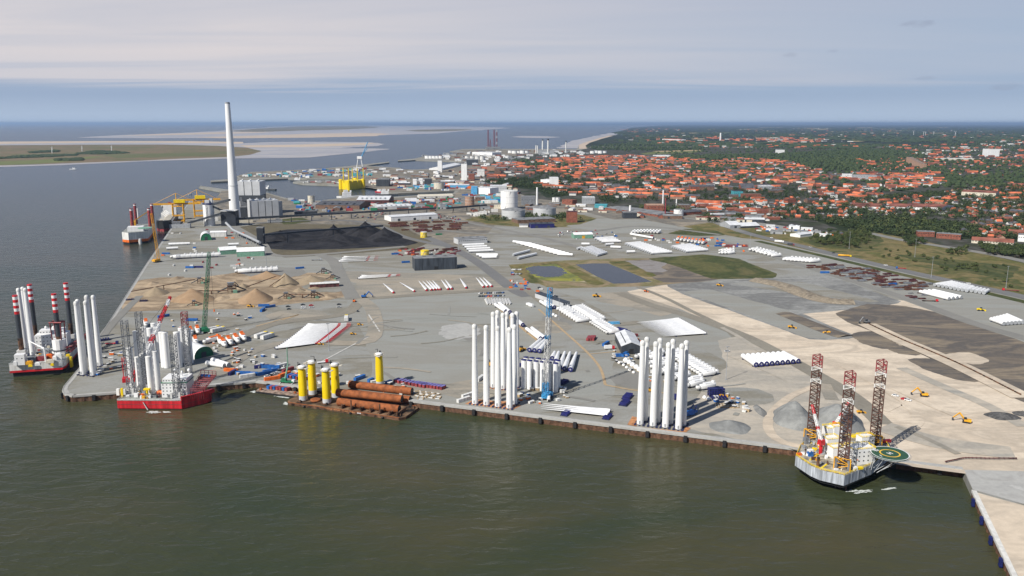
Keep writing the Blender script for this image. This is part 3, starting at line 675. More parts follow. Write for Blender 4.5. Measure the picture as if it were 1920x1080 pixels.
# orange load spreading plates under the tower groups
def plate(zone, pts, label, m=ORANGE_MAT, cat='ground plate', h=.12, name='ground_plate', z=1.2):
    w = [G(zone, *p) for p in pts]; c = sum(w, Vector()) / len(w)
    b = MB(); b.prism([(q.x - c.x, q.y - c.y) for q in w], 0, h)
    return solo(name, b, m, label, cat, (c.x, c.y, .02))
plate('z4', [(140, 835), (175, 775), (215, 782), (205, 850), (545, 885), (560, 850), (600, 858), (565, 890), (330, 872)], 'rusty orange steel plates under the right tower group')
plate('z3', [(355, 915), (430, 880), (560, 895), (720, 900), (760, 930), (700, 958), (540, 940)], 'rusty orange steel plates under the front towers by the blue crane')
plate('z3', [(530, 790), (745, 795), (735, 815), (600, 818), (540, 805)], 'rusty orange steel plates under the rear row of towers by the blue crane')

# upright short tower sections with blue covers
def make_upright(h=23.5, r=2.15, cap=None):
    t = thing('tower_section', None, 'tower section')
    s = MB(); s.lathe([(r, 0), (r, h * .5), (r * .98, h)], 20); s.build('section_shell', WHITE, t)
    c = MB(); c.lathe([(r * 1.03, h - .15), (r * 1.03, h + .12), (r * .2, h + .35)], 20); c.build('end_cover', cap or NAVY, t)
    g = MB(); g.lathe([(r * 1.05, 0), (r * 1.05, .35)], 20); g.build('base_flange', GREY, t)
    return t
UPR = Proto(make_upright)
for i, (u, v) in enumerate([(780, 803), (822, 808), (868, 813), (914, 820), (962, 822), (1008, 830)]):
    UPR(G('z3', u, v), 0, f'upright white tower section with blue lid, {ORD[i]} in the front row behind the crane', 'upright tower sections')
for i, (u, v) in enumerate([(795, 782), (838, 787), (884, 792), (930, 798), (978, 803), (1025, 808)]):
    UPR(G('z3', u, v), 0, f'upright white tower section with blue lid, {ORD[i]} in the rear row behind the crane', 'upright tower sections')
# upright grey-white sections behind the red vessel
WUP = Proto(lambda: make_upright(31, 2.7, WHITE_WORN))
for i, (u, v) in enumerate([(285, 640), (355, 600), (405, 610), (440, 560), (470, 600), (510, 650), (535, 655), (640, 650), (680, 610), (738, 615)]):
    WUP(G('d2', u, v), 0, f'upright white tower section on the quay behind the red vessel, {ORD[i]} from the left', 'upright sections behind the red vessel')

# tower sections lying on saddles
def make_section(L, r0, r1, cover, shell=WHITE):
    def mk():
        t = thing('tower_section', None, 'tower section')
        s = MB(); s.lathe([(r0, 0), (r0, L * .3), ((r0 + r1) / 2, L * .65), (r1, L)], 18, at=(0, 0, r0 + .5), axis='X'); s.build('section_shell', shell, t)
        for x, r in ((-.12, r0), (L - .05, r1)):
            c = MB(); c.lathe([(r * .99, 0), (r * .99, .2)], 18, at=(x, 0, r0 + .5), axis='X'); c.lathe([(r * .35, 0), (r * .35, .28)], 10, at=(x - .05, 0, r0 + .5), axis='X', m=1); c.build('end_cover', [cover, GREY], t)
        for x in (L * .12, L * .88):
            w = MB(); w.box(x, 0, 0, .9, r0 * 1.7, .75); w.build('saddle', DARKBLUE, t)
        return t
    return Proto(mk)
SEC_BLUE = make_section(38, 2.2, 1.7, NAVY); SEC_SHORT = make_section(26.5, 2.2, 2.2, NAVY); SEC_GREY = make_section(24, 2.1, 2.1, GREY); SEC_TAPER = make_section(42, 2.1, 1.25, NAVY)
SEC_FAR = make_section(24, 2.1, 2.0, GREY)
def lie(pr, zone, a, b, label, group, L0):
    p, rz, L = span(zone, a, b)
    return pr(p, rz, label, group, (L / L0, 1, 1))
g = 'lying tower sections near the cranes'
for i, (a, b) in enumerate([((820, 545), (903, 468)), ((856, 548), (930, 475)), ((892, 552), (948, 482))]):
    lie(SEC_BLUE, 'z3', a, b, f'lying white tower section, blue end facing the quay, {ORD[i]} of three beside the crane boom', g, 38)
for i, (a, b) in enumerate([((900, 462), (800, 390)), ((930, 460), (838, 385))]):
    lie(SEC_BLUE, 'z3', a, b, f'long white tower section lying behind the blue-ended trio, {ORD[i]} from the left', g, 38)
lie(SEC_BLUE, 'z3', (772, 362), (712, 312), 'single white tower section with blue end just right of the tall rear towers', g, 38)
for i, (a, b) in enumerate([((650, 262), (572, 212)), ((678, 268), (604, 203))]):
    lie(SEC_BLUE, 'z3', a, b, f'white tower section lying behind the tops of the rear towers, {ORD[i]} from the left', g, 38)
for i, (a, b) in enumerate([((975, 235), (900, 190)), ((1000, 232), (935, 188))]):
    lie(SEC_BLUE, 'z3', a, b, f'white tower section lying behind the crane boom near the dark barracks, {ORD[i]} from the left', g, 38)
for i, (a, b) in enumerate([((985, 605), (1003, 560)), ((1012, 625), (1032, 560)), ((1040, 670), (1076, 562)), ((1073, 682), (1114, 564)), ((1116, 688), (1160, 566))]):
    lie(SEC_TAPER, 'z3', a, b, f'tapering white tower section right of the blue crane, {ORD[i]} from the left', 'tapering sections right of the crane', 42)
for i in range(9):
    f = i / 8
    lie(SEC_SHORT, 'z4', (1070 + 305 * f, 422 - 26 * f), (975 + 290 * f, 357 - 20 * f), f'white tower section with dark blue end, {ORD[i]} in the row on the empty apron', 'row of nine blue-ended sections', 26.5)
for i, (a, b) in enumerate([((185, 590), (38, 565)), ((222, 585), (85, 540))]):
    lie(SEC_GREY, 'z2', a, b, f'white tower section lying by the green tent, {"front" if i == 0 else "rear"} one of the pair', 'pair of sections by the tent', 24)
# rows of sections in the rear storage yards
def fan(pr, zone, a0, b0, a1, b1, n, where, group, L0):
    for i in range(n):
        f = i / max(1, n - 1)
        lie(pr, zone, (a0[0] + (a1[0] - a0[0]) * f, a0[1] + (a1[1] - a0[1]) * f), (b0[0] + (b1[0] - b0[0]) * f, b0[1] + (b1[1] - b0[1]) * f), f'white tower section {where}, {ORD[i]} from the {"left" if a1[0] > a0[0] else "right"}', group, L0)
fan(SEC_FAR, 'z8', (10, 222), (150, 240), (340, 318), (455, 322), 12, 'in the long slanting row behind the ponds', 'slanting row of sections', 24)
fan(SEC_FAR, 'z8', (520, 278), (600, 262), (635, 325), (707, 305), 8, 'in the short block behind the blue pond', 'block of sections behind the blue pond', 24)
fan(SEC_FAR, 'z8', (850, 240), (965, 228), (1040, 310), (1195, 300), 13, 'in the big block behind the reed field', 'big block of sections', 24)
fan(SEC_FAR, 'z8', (1197, 262), (1340, 244), (1300, 297), (1465, 284), 8, 'in the block behind the green reed field', 'block of sections by the reeds', 24)
fan(SEC_FAR, 'z8', (620, 200), (760, 190), (670, 224), (812, 220), 4, 'in the far block beside the green shed', 'far block of sections', 24)
fan(SEC_FAR, 'z8', (8, 322), (130, 290), (45, 348), (180, 315), 2, 'in the pair in front of the slanting row', 'pair before the slanting row', 24)
fan(SEC_FAR, 'z7', (1030, 395), (1185, 388), (1075, 440), (1250, 432), 4, 'in the stack right of the dark hall', 'stack right of the dark hall', 24)
fan(SEC_FAR, 'z7', (1130, 465), (1285, 465), (1170, 485), (1275, 482), 3, 'in the nearer stack right of the dark hall', 'nearer stack right of the dark hall', 24)
fan(SEC_FAR, 'ff', (1300, 508), (1420, 488), (1520, 550), (1560, 520), 9, 'in the long row beside the main road', 'row of sections by the main road', 24)
fan(SEC_FAR, 'ff', (1525, 545), (1570, 525), (1640, 565), (1670, 545), 5, 'in the short row beside the main road', 'short row by the main road', 24)
fan(SEC_FAR, 'ff', (1400, 605), (1200, 555), (1485, 595), (1290, 548), 4, 'in the low row beside the red lorry', 'low row by the red lorry', 24)
fan(SEC_FAR, 'ff', (1780, 780), (1690, 748), (1910, 770), (1800, 720), 6, 'in the stack at the yard edge', 'stack at the right edge', 24)
for u, v, u2, v2, lab in [(520, 240, 580, 240, 'beside the pair of short tanks'), (700, 245, 760, 240, 'left of the big block'), (740, 262, 815, 265, 'lying alone left of the big block, nearer one'), (858, 300, 920, 298, 'lying alone behind the tidal pond'), (490, 275, 525, 268, 'leaning by the short block')]:
    lie(SEC_FAR, 'z8', (u, v), (u2, v2), 'white tower section ' + lab, 'single sections in the rear yard', 24)
for u, v, u2, v2, lab in [(355, 420, 440, 415, 'by the west quay, nearer and shorter of two'), (372, 388, 525, 382, 'by the west quay, farther and longer of two'), (800, 390, 878, 386, 'behind the green-walled tents')]:
    lie(SEC_FAR, 'z6', (u, v), (u2, v2), 'white tower section lying ' + lab, 'single sections by the west quay', 24)
lie(SEC_BLUE, 'z8', (890, 165), (1060, 195), 'long white tower section with dark open end in the rear yard', 'single sections in the rear yard', 38)

# blades
def make_blade(L, bands, rootcol=DARKBLUE, tipk=.2):
    def mk():
        t = thing('turbine_wing', None, 'turbine blade')
        s = MB(); N = 30; M_ = 12; vv = []
        def ch(f): return 2.3 + (4.2 - 2.3) * min(1, f / .17) if f < .17 else 4.2 * (1 - (f - .17) / .83) ** .8 * (1 - tipk) + 4.2 * tipk * (1 - .35 * f)
        def th(f): return 2.3 * (1 - min(1, f / .2)) ** 1.3 + (.85 * (1 - f) + .08)
        for k in range(N + 1):
            f = k / N; c, h = ch(f), min(th(f), 2.3); e = max(0, 1 - f / .15)
            for i in range(M_):
                a = 2 * math.pi * i / M_
                x = math.cos(a) * c / 2; y = math.sin(a) * h / 2 * (1 - .35 * (1 - e) * math.cos(a))
                vv.append((f * L, x - (c - 2.3) * .22, y + 1.6))
        s.add(vv, [], 0)
        for k in range(N):
            f = (k + .5) / N; m = 1 if any(a <= f < b for a, b in bands) else 0
            for i in range(M_):
                s.f.append((k * M_ + i, (k + 1) * M_ + i, (k + 1) * M_ + (i + 1) % M_, k * M_ + (i + 1) % M_)); s.m.append(m); s.s.append(True)
        s.f.append(tuple(range(N * M_, N * M_ + M_))); s.m.append(1 if bands else 0); s.s.append(False)
        s.build('blade_shell', [WHITE, RED], t)
        c = MB(); c.lathe([(1.2, 0), (1.2, .35)], 14, at=(-.3, 0, 1.6), axis='X'); c.build('root_ring', rootcol, t)
        for x in (1.5, L * .68):
            f = MB(); f.box(x, 0, 0, .8, 2.6 if x < 5 else 2.0, 1.0); f.build('stand', DARKBLUE, t)
        return t
    return Proto(mk)
BLADE_RED = make_blade(45, ((.70, .78), (.89, 1.01)), DARKBLUE, .48); BLADE_PLAIN = make_blade(45, (), DARKBLUE, .05); BLADE_REDROOT = make_blade(45, (), RED, .08)
def blade(pr, zone, root, tip, label, group):
    p, rz, L = span(zone, root, tip)
    return pr(p, rz, label, group, (L / 45, 1, 1))
N = 19
for i in range(N):
    f = i / (N - 1); k = f ** .85
    root = (612 + 273 * k, 430 - 200 * f); tip = (1085 + 168 * min(1, f * 1.15) , 372 - 154 * f)
    blade(BLADE_RED, 'z2', root, tip, f'white blade with red bands and red tip, {ORD[i]} from the quay in its rack', 'red-tipped blades on the apron')
for i in range(N):
    f = i / (N - 1)
    blade(BLADE_PLAIN, 'z4', (706 - 193 * f, 182 - 104 * f), (392 - 190 * f, 205 - 100 * f), f'plain white blade in the rack behind the right tower group, {ORD[i]} from the nearest', 'plain blades in the rear rack')
for i, (a, b) in enumerate([((1385, 1010), (905, 962)), ((1392, 1002), (900, 948)), ((1400, 990), (905, 936)), ((1405, 978), (915, 925))]):
    blade(BLADE_PLAIN, 'z3', a, b, f'white blade lying along the quay right of the blue crane, {ORD[i]} from the water', 'blades lying along the quay')
for i, (a, b) in enumerate([((530, 735), (458, 668)), ((682, 725), (578, 660)), ((770, 718), (715, 650)), ((805, 716), (742, 650)), ((828, 714), (770, 648)), ((850, 712), (790, 648)), ((868, 712), (815, 646)), ((926, 710), (878, 642)), ((952, 708), (905, 640)), ((1056, 700), (1014, 632)), ((1182, 694), (1130, 626)), ((1212, 692), (1155, 625)), ((1240, 690), (1180, 624))]):
    blade(BLADE_REDROOT, 'z7', a, b, f'white blade with red root, {ORD[i]} in the loose line below the dark hall', 'red-rooted blades below the dark hall')
for i in range(4): blade(BLADE_RED, 'z7', (135 + i * 12, 508 - i * 11), (415 + i * 3, 500 - i * 10), f'white blade with two red bands in the far stack, {ORD[i]} from the nearest', 'far stack of red-banded blades')
for i in range(3): blade(BLADE_RED, 'z7', (275 + i * 12, 632 - i * 9), (578 + i * 2, 612 - i * 5), f'white blade with two red bands, {ORD[i]} in the small stack below the far one', 'small stack of red-banded blades')

# nacelles
def make_nacelle(roof=WHITE, hub=True, L=13.0):
    def mk():
        t = thing('nacelle', None, 'nacelle')
        s = MB(); y = 1.95
        prof = [(0, .9, 1.2, 3.6), (1.2, 1.75, .9, 4.2), (L * .5, y, .8, 4.5), (L * .86, y, .9, 4.6), (L, 1.5, 1.9, 4.4)]
        vv = []
        for x, w, z0, z1 in prof:
            for a in range(12):
                an = 2 * math.pi * (a + .5) / 12; cx, sx = math.cos(an), math.sin(an)
                vv.append((x, math.copysign(abs(cx) ** .5, cx) * w, (z0 + z1) / 2 + math.copysign(abs(sx) ** .5, sx) * (z1 - z0) / 2))
        s.add(vv, [(k * 12 + i, k * 12 + (i + 1) % 12, (k + 1) * 12 + (i + 1) % 12, (k + 1) * 12 + i) for k in range(len(prof) - 1) for i in range(12)][::1], 0, True)
        s.add(vv[:12], [tuple(range(12))[::-1]]); s.add(vv[-12:], [tuple(range(12))])
        s.build('housing', WHITE, t)
        if hub:
            h = MB(); h.lathe([(.3, -2.6), (1.1, -2.3), (1.65, -1.3), (1.7, 0), (1.5, .3)], 14, at=(0, 0, 2.5), axis='X'); h.build('hub_cover', WHITE_WORN, t)
            for a in range(3):
                an = R(90 + 120 * a); o = MB(); o.tube((-1.2, math.cos(an) * 1.3, 2.5 + math.sin(an) * 1.3), (-1.2, math.cos(an) * 1.95, 2.5 + math.sin(an) * 1.95), .75, n=12); o.build('blade_socket', GREY_MID, t)
        d = MB(); d.box(L * .55, 0, 4.45, L * .5, 2.8, .35); d.box(L * .9, 0, 4.5, 1.4, 2.4, 1.1); d.build('roof_deck', roof, t)
        f = MB(); f.box(L * .5, 0, 0, L * .55, 2.6, .9); f.build('transport_frame', DARKBLUE, t)
        return t
    return Proto(mk)
NAC = make_nacelle(); NAC_RED = make_nacelle(ORANGE); NAC_LONG = make_nacelle(WHITE, False, 16.0)
def nac(pr, zone, nose, tail, label, group, L0=13.0):
    p, rz, L = span(zone, nose, tail)
    return pr(p, rz, label, group, L / L0 if not isinstance(L0, tuple) else (L0[0] / L0[1]))
for i, (u, v) in enumerate([(190, 415), (240, 398), (300, 380), (355, 362)]):
    p = G('z2', u, v); NAC_RED(p, R(119), f'white nacelle with orange and red roof, {ORD[i]} in the row by the sandy track', 'orange-roofed nacelles', 1.25)
for i, (z, u, v, lab) in enumerate([('z1', 1385, 500, 'beside the green crane, left one'), ('z1', 1435, 490, 'beside the green crane, right one'), ('z1', 1490, 560, 'behind the green tent'), ('z1', 1600, 570, 'right of the green tent'), ('z1', 1420, 570, 'just left behind the green tent'), ('z6', 210, 980, 'behind the red vessel crane')]):
    NAC_RED(G(z, u, v), R(115 if i != 2 else 60), 'white nacelle with orange roof ' + lab, 'orange-roofed nacelles by the tent', 1.2)
for i in range(9):
    f = i / 8
    p, rz, L = span('d5', (250 + 100 * f, 262 + 62 * f), (385 + 100 * f, 238 + 60 * f) if i < 5 else (390 + 95 * f, 245 + 62 * f))
    NAC_LONG(G('d5', 262 + 215 * f, 256 + 138 * f), R(22), f'long white nacelle housing, {ORD[i]} in the left row behind the blue crane', 'left row of nacelle housings', .95)
for i in range(12):
    f = i / 11
    NAC_LONG(G('d5', 432 + 228 * f, 240 + 140 * f), R(22), f'long white nacelle housing, {ORD[i]} in the middle row behind the blue crane', 'middle row of nacelle housings', .95)
for i in range(9):
    f = i / 8
    NAC(G('d5', 655 + 180 * f, 408 + 115 * f), R(22), f'white nacelle with ringed nose, {ORD[i]} in the row ending at the grey shed', 'ring-nosed nacelles', .95)
for i in range(14):
    f = i / 13
    NAC(G('d6', 660 + 390 * f, 275 + 245 * f), R(20), f'white nacelle, {ORD[i]} in the long double row behind the right tower group', 'long row of nacelles behind the towers', (1.0))
for i in range(10):
    f = i / 9
    NAC_LONG(G('d6', 780 + 330 * f, 262 + 190 * f), R(-58), f'white nacelle housing, {ORD[i]} in the back line of the long double row', 'back line of nacelle housings', .8)
for i, (u, v, a) in enumerate([(330, 320, 30), (450, 340, 25), (470, 400, 25), (505, 435, 25), (610, 500, 25), (620, 470, 28), (760, 565, 30), (690, 560, 25), (890, 600, 28), (905, 645, 28), (1025, 675, 25), (470, 300, 25), (560, 380, 25)]):
    NAC(G('d6', u, v), R(a), f'white nacelle with round spinner, {ORD[i]} of the loose ones by the right towers', 'loose nacelles by the right towers', 1.15)
for i in range(7):
    NAC(G('z6', 402 + i * 42, 485 - i * 2), R(15), f'white nacelle in the line by the west quay, {ORD[i]} from the left', 'nacelles by the west quay', 1.5)
for i in range(6):
    NAC(G('z6', 870 + i * 38, 590 - i * 2), R(10), f'white nacelle in the line above the sand works, {ORD[i]} from the left', 'nacelles above the sand works', 1.5)
for i in range(9):
    NAC(G('z8', 900 + i * 24, 150 - abs(4 - i) * -1), R(60), f'white nacelle in the far arc of the rear yard, {ORD[i]} from the left', 'nacelles in the far arc', 1.2)
for i in range(8):
    NAC_RED(G('z8', 1240 + i * 27, 208 + i * 4), R(70), f'nacelle with orange roof in the far rear yard, {ORD[i]} from the left', 'orange-roofed nacelles in the rear yard', 1.3)
for i in range(7):
    NAC_LONG(G('ff', 15 + i * 26, 262 + i * 7), R(20), f'white nacelle housing in the row at the roadside terrace, {ORD[i]} from the left', 'housings on the roadside terrace', 1.1)
for i in range(8):
    NAC_LONG(G('ff', 250 + i * 26, 330 + i * 2), R(20), f'white nacelle housing in the second row at the roadside terrace, {ORD[i]} from the left', 'second row on the roadside terrace', 1.2)
for i in range(6):
    NAC(G('z8', 1560 + (i % 3) * 25, 290 + (i // 3) * 18), R(20), f'white nacelle in the small cluster beside the reed field, number {ORD[i]} from the far left', 'small cluster by the reed field', 1.1)
for i in range(6):
    NAC(G('z8', 1790 + i * 24, 285 + i * 6), R(25), f'white nacelle in the group before the red stack, {ORD[i]} from the left', 'nacelles before the red stack', 1.2)
# hub covers and blade root caps set out on the ground
def make_hubcover():
    t = thing('hub_cover', None, 'hub cover')
    b = MB(); b.lathe([(1.9, .3), (2.1, 1.0), (1.7, 2.0), (.8, 2.8), (.1, 3.0)], 14); b.build('shell', WHITE, t)
    f = MB(); f.box(0, 0, 0, 3.4, 3.4, .35); f.build('pallet', WOOD, t)
    return t
HUB = Proto(make_hubcover)
for i, (u, v) in enumerate([(1040, 828), (1078, 855), (1118, 882), (1160, 908), (1195, 935)]):
    HUB(G('d5', u, v), .3, f'large white domed hub cover on a pallet, {ORD[i]} beside the right towers', 'large hub covers', 1.25)
for i, (u, v) in enumerate([(965, 850), (1015, 875), (1050, 902), (1085, 930), (1128, 958)]):
    HUB(G('d5', u, v), .5, f'small white hub cover, {ORD[i]} of the line in front of the larger ones', 'small hub covers', .7)
for i, (u, v) in enumerate([(1085, 762), (1130, 778)]):
    HUB(G('d6', u, v), .2, ('left' if i == 0 else 'right') + ' white hub cover beside the navy rack', 'hub covers by the navy rack', .8)
for i, (u, v) in enumerate([(225, 310), (255, 325)]):
    HUB(G('d5', u, v), .2, ('left' if i == 0 else 'right') + ' white hub cover beside the crane boom', 'hub covers by the crane', .9)

# ---------------------------------------------------------------- vessels
def ray_y(zone, u, v, Y):
    """The survey point on the sight line through a pixel at northing Y (used for leg tops)."""
    a, b = G(zone, u, v, 0), G(zone, u, v, 40)
    t = (Y - a.y) / (b.y - a.y)
    return a + (b - a) * t
def local(pts, o): return [Vector((p.x - o.x, p.y - o.y, p.z)) for p in pts]
def rail(mb, pts, h=1.1, r=.05, m=0, closed=True):
    n = len(pts)
    for i in range(n if closed else n - 1):
        a, b = Vector(pts[i]), Vector(pts[(i + 1) % n]); L = (b - a).length; k = max(1, int(L / 2.5))
        for hh in (h, h * .5): mb.bar(a + Vector((0, 0, hh)), b + Vector((0, 0, hh)), r * 2, m)
        for j in range(k): q = a + (b - a) * j / k; mb.bar(q, q + Vector((0, 0, h)), r * 2, m)
def windows(parent, o, d, nrm, L, z, n, w=1.0, h=.9, m=GLASS, name='window'):
    """n windows on a wall of length L starting at o along d, facing nrm."""
    ang = math.atan2(d.y, d.x)
    for i in range(n):
        q = o + d * (L * (i + .5) / n) + nrm * .02
        b = MB(); b.box(q.x, q.y, z, w, .16, h, ang); b.build(name, m, parent)
def cabin(parent, name, x, y, z, sx, sy, sz, rz, m, nwin=0, zwin=None):
    b = MB(); b.box(x, y, z, sx, sy, sz, rz); o = b.build(name, m, parent)
    if nwin:
        d = Vector((math.cos(rz), math.sin(rz), 0)); nn = Vector((d.y, -d.x, 0)); c = Vector((x, y, 0))
        for zz in (zwin or [z + sz * .6]):
            for s, dd, n_, ln, off in ((1, d, nwin, sx, sy), (-1, d, nwin, sx, sy)):
                w = MB()
                for i in range(n_):
                    q = c - dd * ln / 2 + dd * ln * (i + .5) / n_ + nn * s * (off / 2 + .02)
                    w.box(q.x, q.y, zz, min(.85, ln / n_ * .5), .14, .7, rz)
                w.build('window_row', GLASS, o)
    return o

# ---- the grey three-legged jack-up with the helideck
def jackup_grey():
    DZ = 7.0
    out = [G('d3', *p, DZ) for p in [(45, 790), (155, 862), (225, 893), (400, 933), (600, 852), (735, 745), (690, 668), (480, 640), (135, 662), (75, 722)]]
    o = sum(out, Vector()) / len(out); o.z = 0
    t = thing('jack_up_rig', 'grey jack-up vessel with three tall brown lattice legs and a round green helideck', 'jack-up vessel', (o.x, o.y, 0))
    poly = local(out, o)
    h = MB(); h.prism([(p.x, p.y) for p in poly], .7, DZ, 0, 1)
    low = [(p.x * .93, p.y * .93) for p in poly]; h.prism(low, -1.6, .7, 2)  # black inset stands in for the shadow in the gap under the hull
    for i in range(len(poly)):
        a_, b_ = poly[i], poly[(i + 1) % len(poly)]; nn_ = Vector((b_.y - a_.y, a_.x - b_.x, 0)).normalized()
        for f_ in (.25, .5, .75): q_ = a_.lerp(b_, f_); h.box(q_.x, q_.y, .9, .25, .25, DZ - 1.0, 0, 3)
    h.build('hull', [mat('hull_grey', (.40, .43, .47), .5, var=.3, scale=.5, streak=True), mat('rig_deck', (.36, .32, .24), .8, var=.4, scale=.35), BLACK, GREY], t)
    r = MB(); rail(r, [(p.x * .985, p.y * .985, DZ) for p in poly], 1.2, .09); r.build('railing', YELLOW, t)
    L = lambda u, v, z=DZ: (lambda q: Vector((q.x - o.x, q.y - o.y, z)))(G('d3', u, v, z))
    for (u, v), (ut, vt) in (((165, 670), (228, 68)), ((388, 880), (447, 183)), ((618, 705), (677, 102))):
        b = L(u, v); tp = None
        leg = MB(); top = 70.0
        for zz in range(40, 90):
            q = Vector((b.x + o.x, b.y + o.y, zz)); dz = zz - EYE
            fw = q.y * math.cos(PITCH) - dz * math.sin(PITCH); up = q.y * math.sin(PITCH) + dz * math.cos(PITCH)
            if 540 - FPX * up / fw < px('d3', ut, vt)[1]: top = zz; break
        leg.lattice((b.x, b.y, -9), (b.x, b.y, top), 5.9, 28, .27, 0, tri=True, alt=[(.76, 0), (.80, 1), (.84, 0), (.91, 1), (1, 2)], up=(0.45, -1, 0), diag=.17)
        leg.build('leg', [BROWN, WHITE_WORN, RED_DULL], t)
        g = MB(); g.lattice((b.x, b.y, DZ), (b.x, b.y, DZ + 7), 9.0, 2, .3, 0, tri=True, up=(0.45, -1, 0)); g.build('jack_house', AMBER, t)
        for k in range(3):
            a = math.atan2(-1, .45) + k * 2.094
            jb = MB(); jb.box(b.x + math.cos(a) * 4.3, b.y + math.sin(a) * 4.3, DZ, 1.6, 1.6, 6.2, a); jb.build('jack_unit', GREY_MID, t)
    # accommodation
    ang = R(12)
    for (u, v, sx, sy, sz, nw, zw) in ((500, 830, 15, 9, 9.5, 5, [DZ + 2, DZ + 4.8, DZ + 7.4]), (295, 745, 9, 7, 8, 0, None), (330, 690, 6, 5, 11, 0, None), (275, 690, 5, 6, 10, 0, None), (545, 720, 9, 6, 7, 3, None), (335, 790, 8, 6, 6, 0, None)):
        q = L(u, v); c = cabin(t, 'deck_house', q.x, q.y, DZ, sx, sy, sz, ang, WHITE, nw, zw)
        rr = MB(); ca, sa = math.cos(ang), math.sin(ang)
        cs = [(q.x + x * sx / 2 * ca - y * sy / 2 * sa, q.y + x * sx / 2 * sa + y * sy / 2 * ca, DZ + sz) for x, y in ((-1, -1), (1, -1), (1, 1), (-1, 1))]
        rail(rr, cs, 1.1, .09); rr.build('railing', YELLOW, c)
    for u, v, sx, sy, sz, m in ((150, 790, 3, 2.4, 2.6, BLUE), (150, 770, 3, 2.4, 2.4, WHITE), (70, 785, 3, 1.6, 1.4, ORANGE), (470, 890, 2.5, 2.5, 2, WHITE), (500, 885, 5, 2, 1.2, YELLOW), (585, 700, 7, 3, 1, YELLOW), (490, 650, 8, 3, 1, YELLOW), (700, 690, 6, 2, 1.6, RED), (180, 800, 12, 1.0, .3, YELLOW), (260, 860, 9, 1, .3, YELLOW), (120, 700, 3, 3, 4, GREY_MID), (470, 745, 6, 3, 5, GREY)):
        q = L(u, v); b = MB(); b.box(q.x, q.y, DZ, sx, sy, sz, ang + (.6 if sy < 1.1 else 0)); b.build('deck_equipment', m, t)
    n = MB(); q = L(245, 925, 4); n.box(q.x, q.y - .2, 2.6, 3.8, .5, 2.6, R(-32)); n.build('name_board', YELLOW, t)
    # helideck with its markings
    c = L(727, 771, 15.5); Rr = 10.6
    hd = MB(); hd.lathe([(Rr - .5, 14.6), (Rr, 15.0), (Rr, 15.5)], 40, at=(c.x, c.y, 0), smooth=False); hk = hd.build('helideck', DECK_GREEN, t)
    def ring(r0, r1, m, z):
        b = MB(); n_ = 48
        b.add([(c.x + r * math.cos(2 * math.pi * i / n_), c.y + r * math.sin(2 * math.pi * i / n_), z) for r in (r0, r1) for i in range(n_)], [(i, n_ + i, n_ + (i + 1) % n_, (i + 1) % n_)[::-1] for i in range(n_)])
        for f in range(len(b.f)): b.f[f] = b.f[f][::-1]
        b.build('deck_marking', m, hk)
    ring(Rr - .55, Rr - .05, WHITE, 15.53); ring(4.9, 5.8, mat('marking_yellow', (.75, .48, .06), .6), 15.53)
    hh = MB(); ha = R(28)
    for dx, w, hgt in ((-.95, .55, 3.0), (.95, .55, 3.0), (0, 1.5, .55)):
        hh.box(c.x + dx * math.cos(ha), c.y + dx * math.sin(ha), 15.51, w, hgt, .03, ha)
    hh.build('letter_h', WHITE, hk)
    lt = MB(); lt.box(c.x - 6.0, c.y + 4.6, 15.51, 3.6, .45, .03, R(35)); lt.box(c.x - 6.6, c.y + 5.4, 15.51, 3.2, .45, .03, R(35)); lt.box(c.x - 5.4, c.y + 3.9, 15.51, 3.0, .45, .03, R(35)); lt.box(c.x - 6.8, c.y - 3.4, 15.51, .5, 2.4, .03, R(10)); lt.build('deck_lettering', WHITE, hk)
    sp = MB()
    for a in range(8):
        an = 2 * math.pi * a / 8
        sp.bar((c.x + math.cos(an) * 8.5, c.y + math.sin(an) * 8.5, 14.6), (c.x - 9 + math.cos(an) * 1.5, c.y - 1 + math.sin(an) * 4, 5.5), .28)
    rail(sp, [(c.x + (Rr + .8) * math.cos(2 * math.pi * i / 20), c.y + (Rr + .8) * math.sin(2 * math.pi * i / 20), 14.9) for i in range(20)], .3, .08)
    sp.build('helideck_support', GREY, t)
    # deck cranes
    for (u, v, ut, vt, yb, bands) in ((225, 775, 165, 420, None, 1), (330, 640, 430, 400, None, 2)):
        b = L(u, v); ped = MB(); ped.tube((b.x, b.y, DZ), (b.x, b.y, DZ + 6), 1.1, n=12); ped.box(b.x, b.y, DZ + 6, 3.2, 3.0, 3.2, .3); cr = ped.build('deck_crane', RED, t)
        tip = (lambda q: Vector((q.x - o.x, q.y - o.y, q.z)))(ray_y('d3', ut, vt, b.y + o.y + (6 if bands == 1 else -3)))
        bo = MB(); bo.lattice((b.x, b.y, DZ + 8), tip, 1.5, 12, .16, 0, alt=[(.3, 0), (.42, 1), (.72, 0), (1.0, 1)] if bands == 1 else [(.35, 0), (.5, 1), (.8, 0), (1, 1)], w2=.9)
        bo.tube((b.x, b.y, DZ + 8), tuple(Vector((b.x, b.y, DZ + 8)).lerp(tip, .98)), .42, n=6, m=0); bo.build('boom', [WHITE, RED], cr)
        kk = MB(); kk.bar(tip, (tip.x, tip.y, tip.z - 9), .08); kk.build('hook_cable', BLACK, cr)
    m = MB(); q = L(205, 870); m.tube((q.x, q.y, DZ), (q.x, q.y, DZ + 6), .9, n=10); m.build('mooring_post', RUST_DARK, t)
    return t
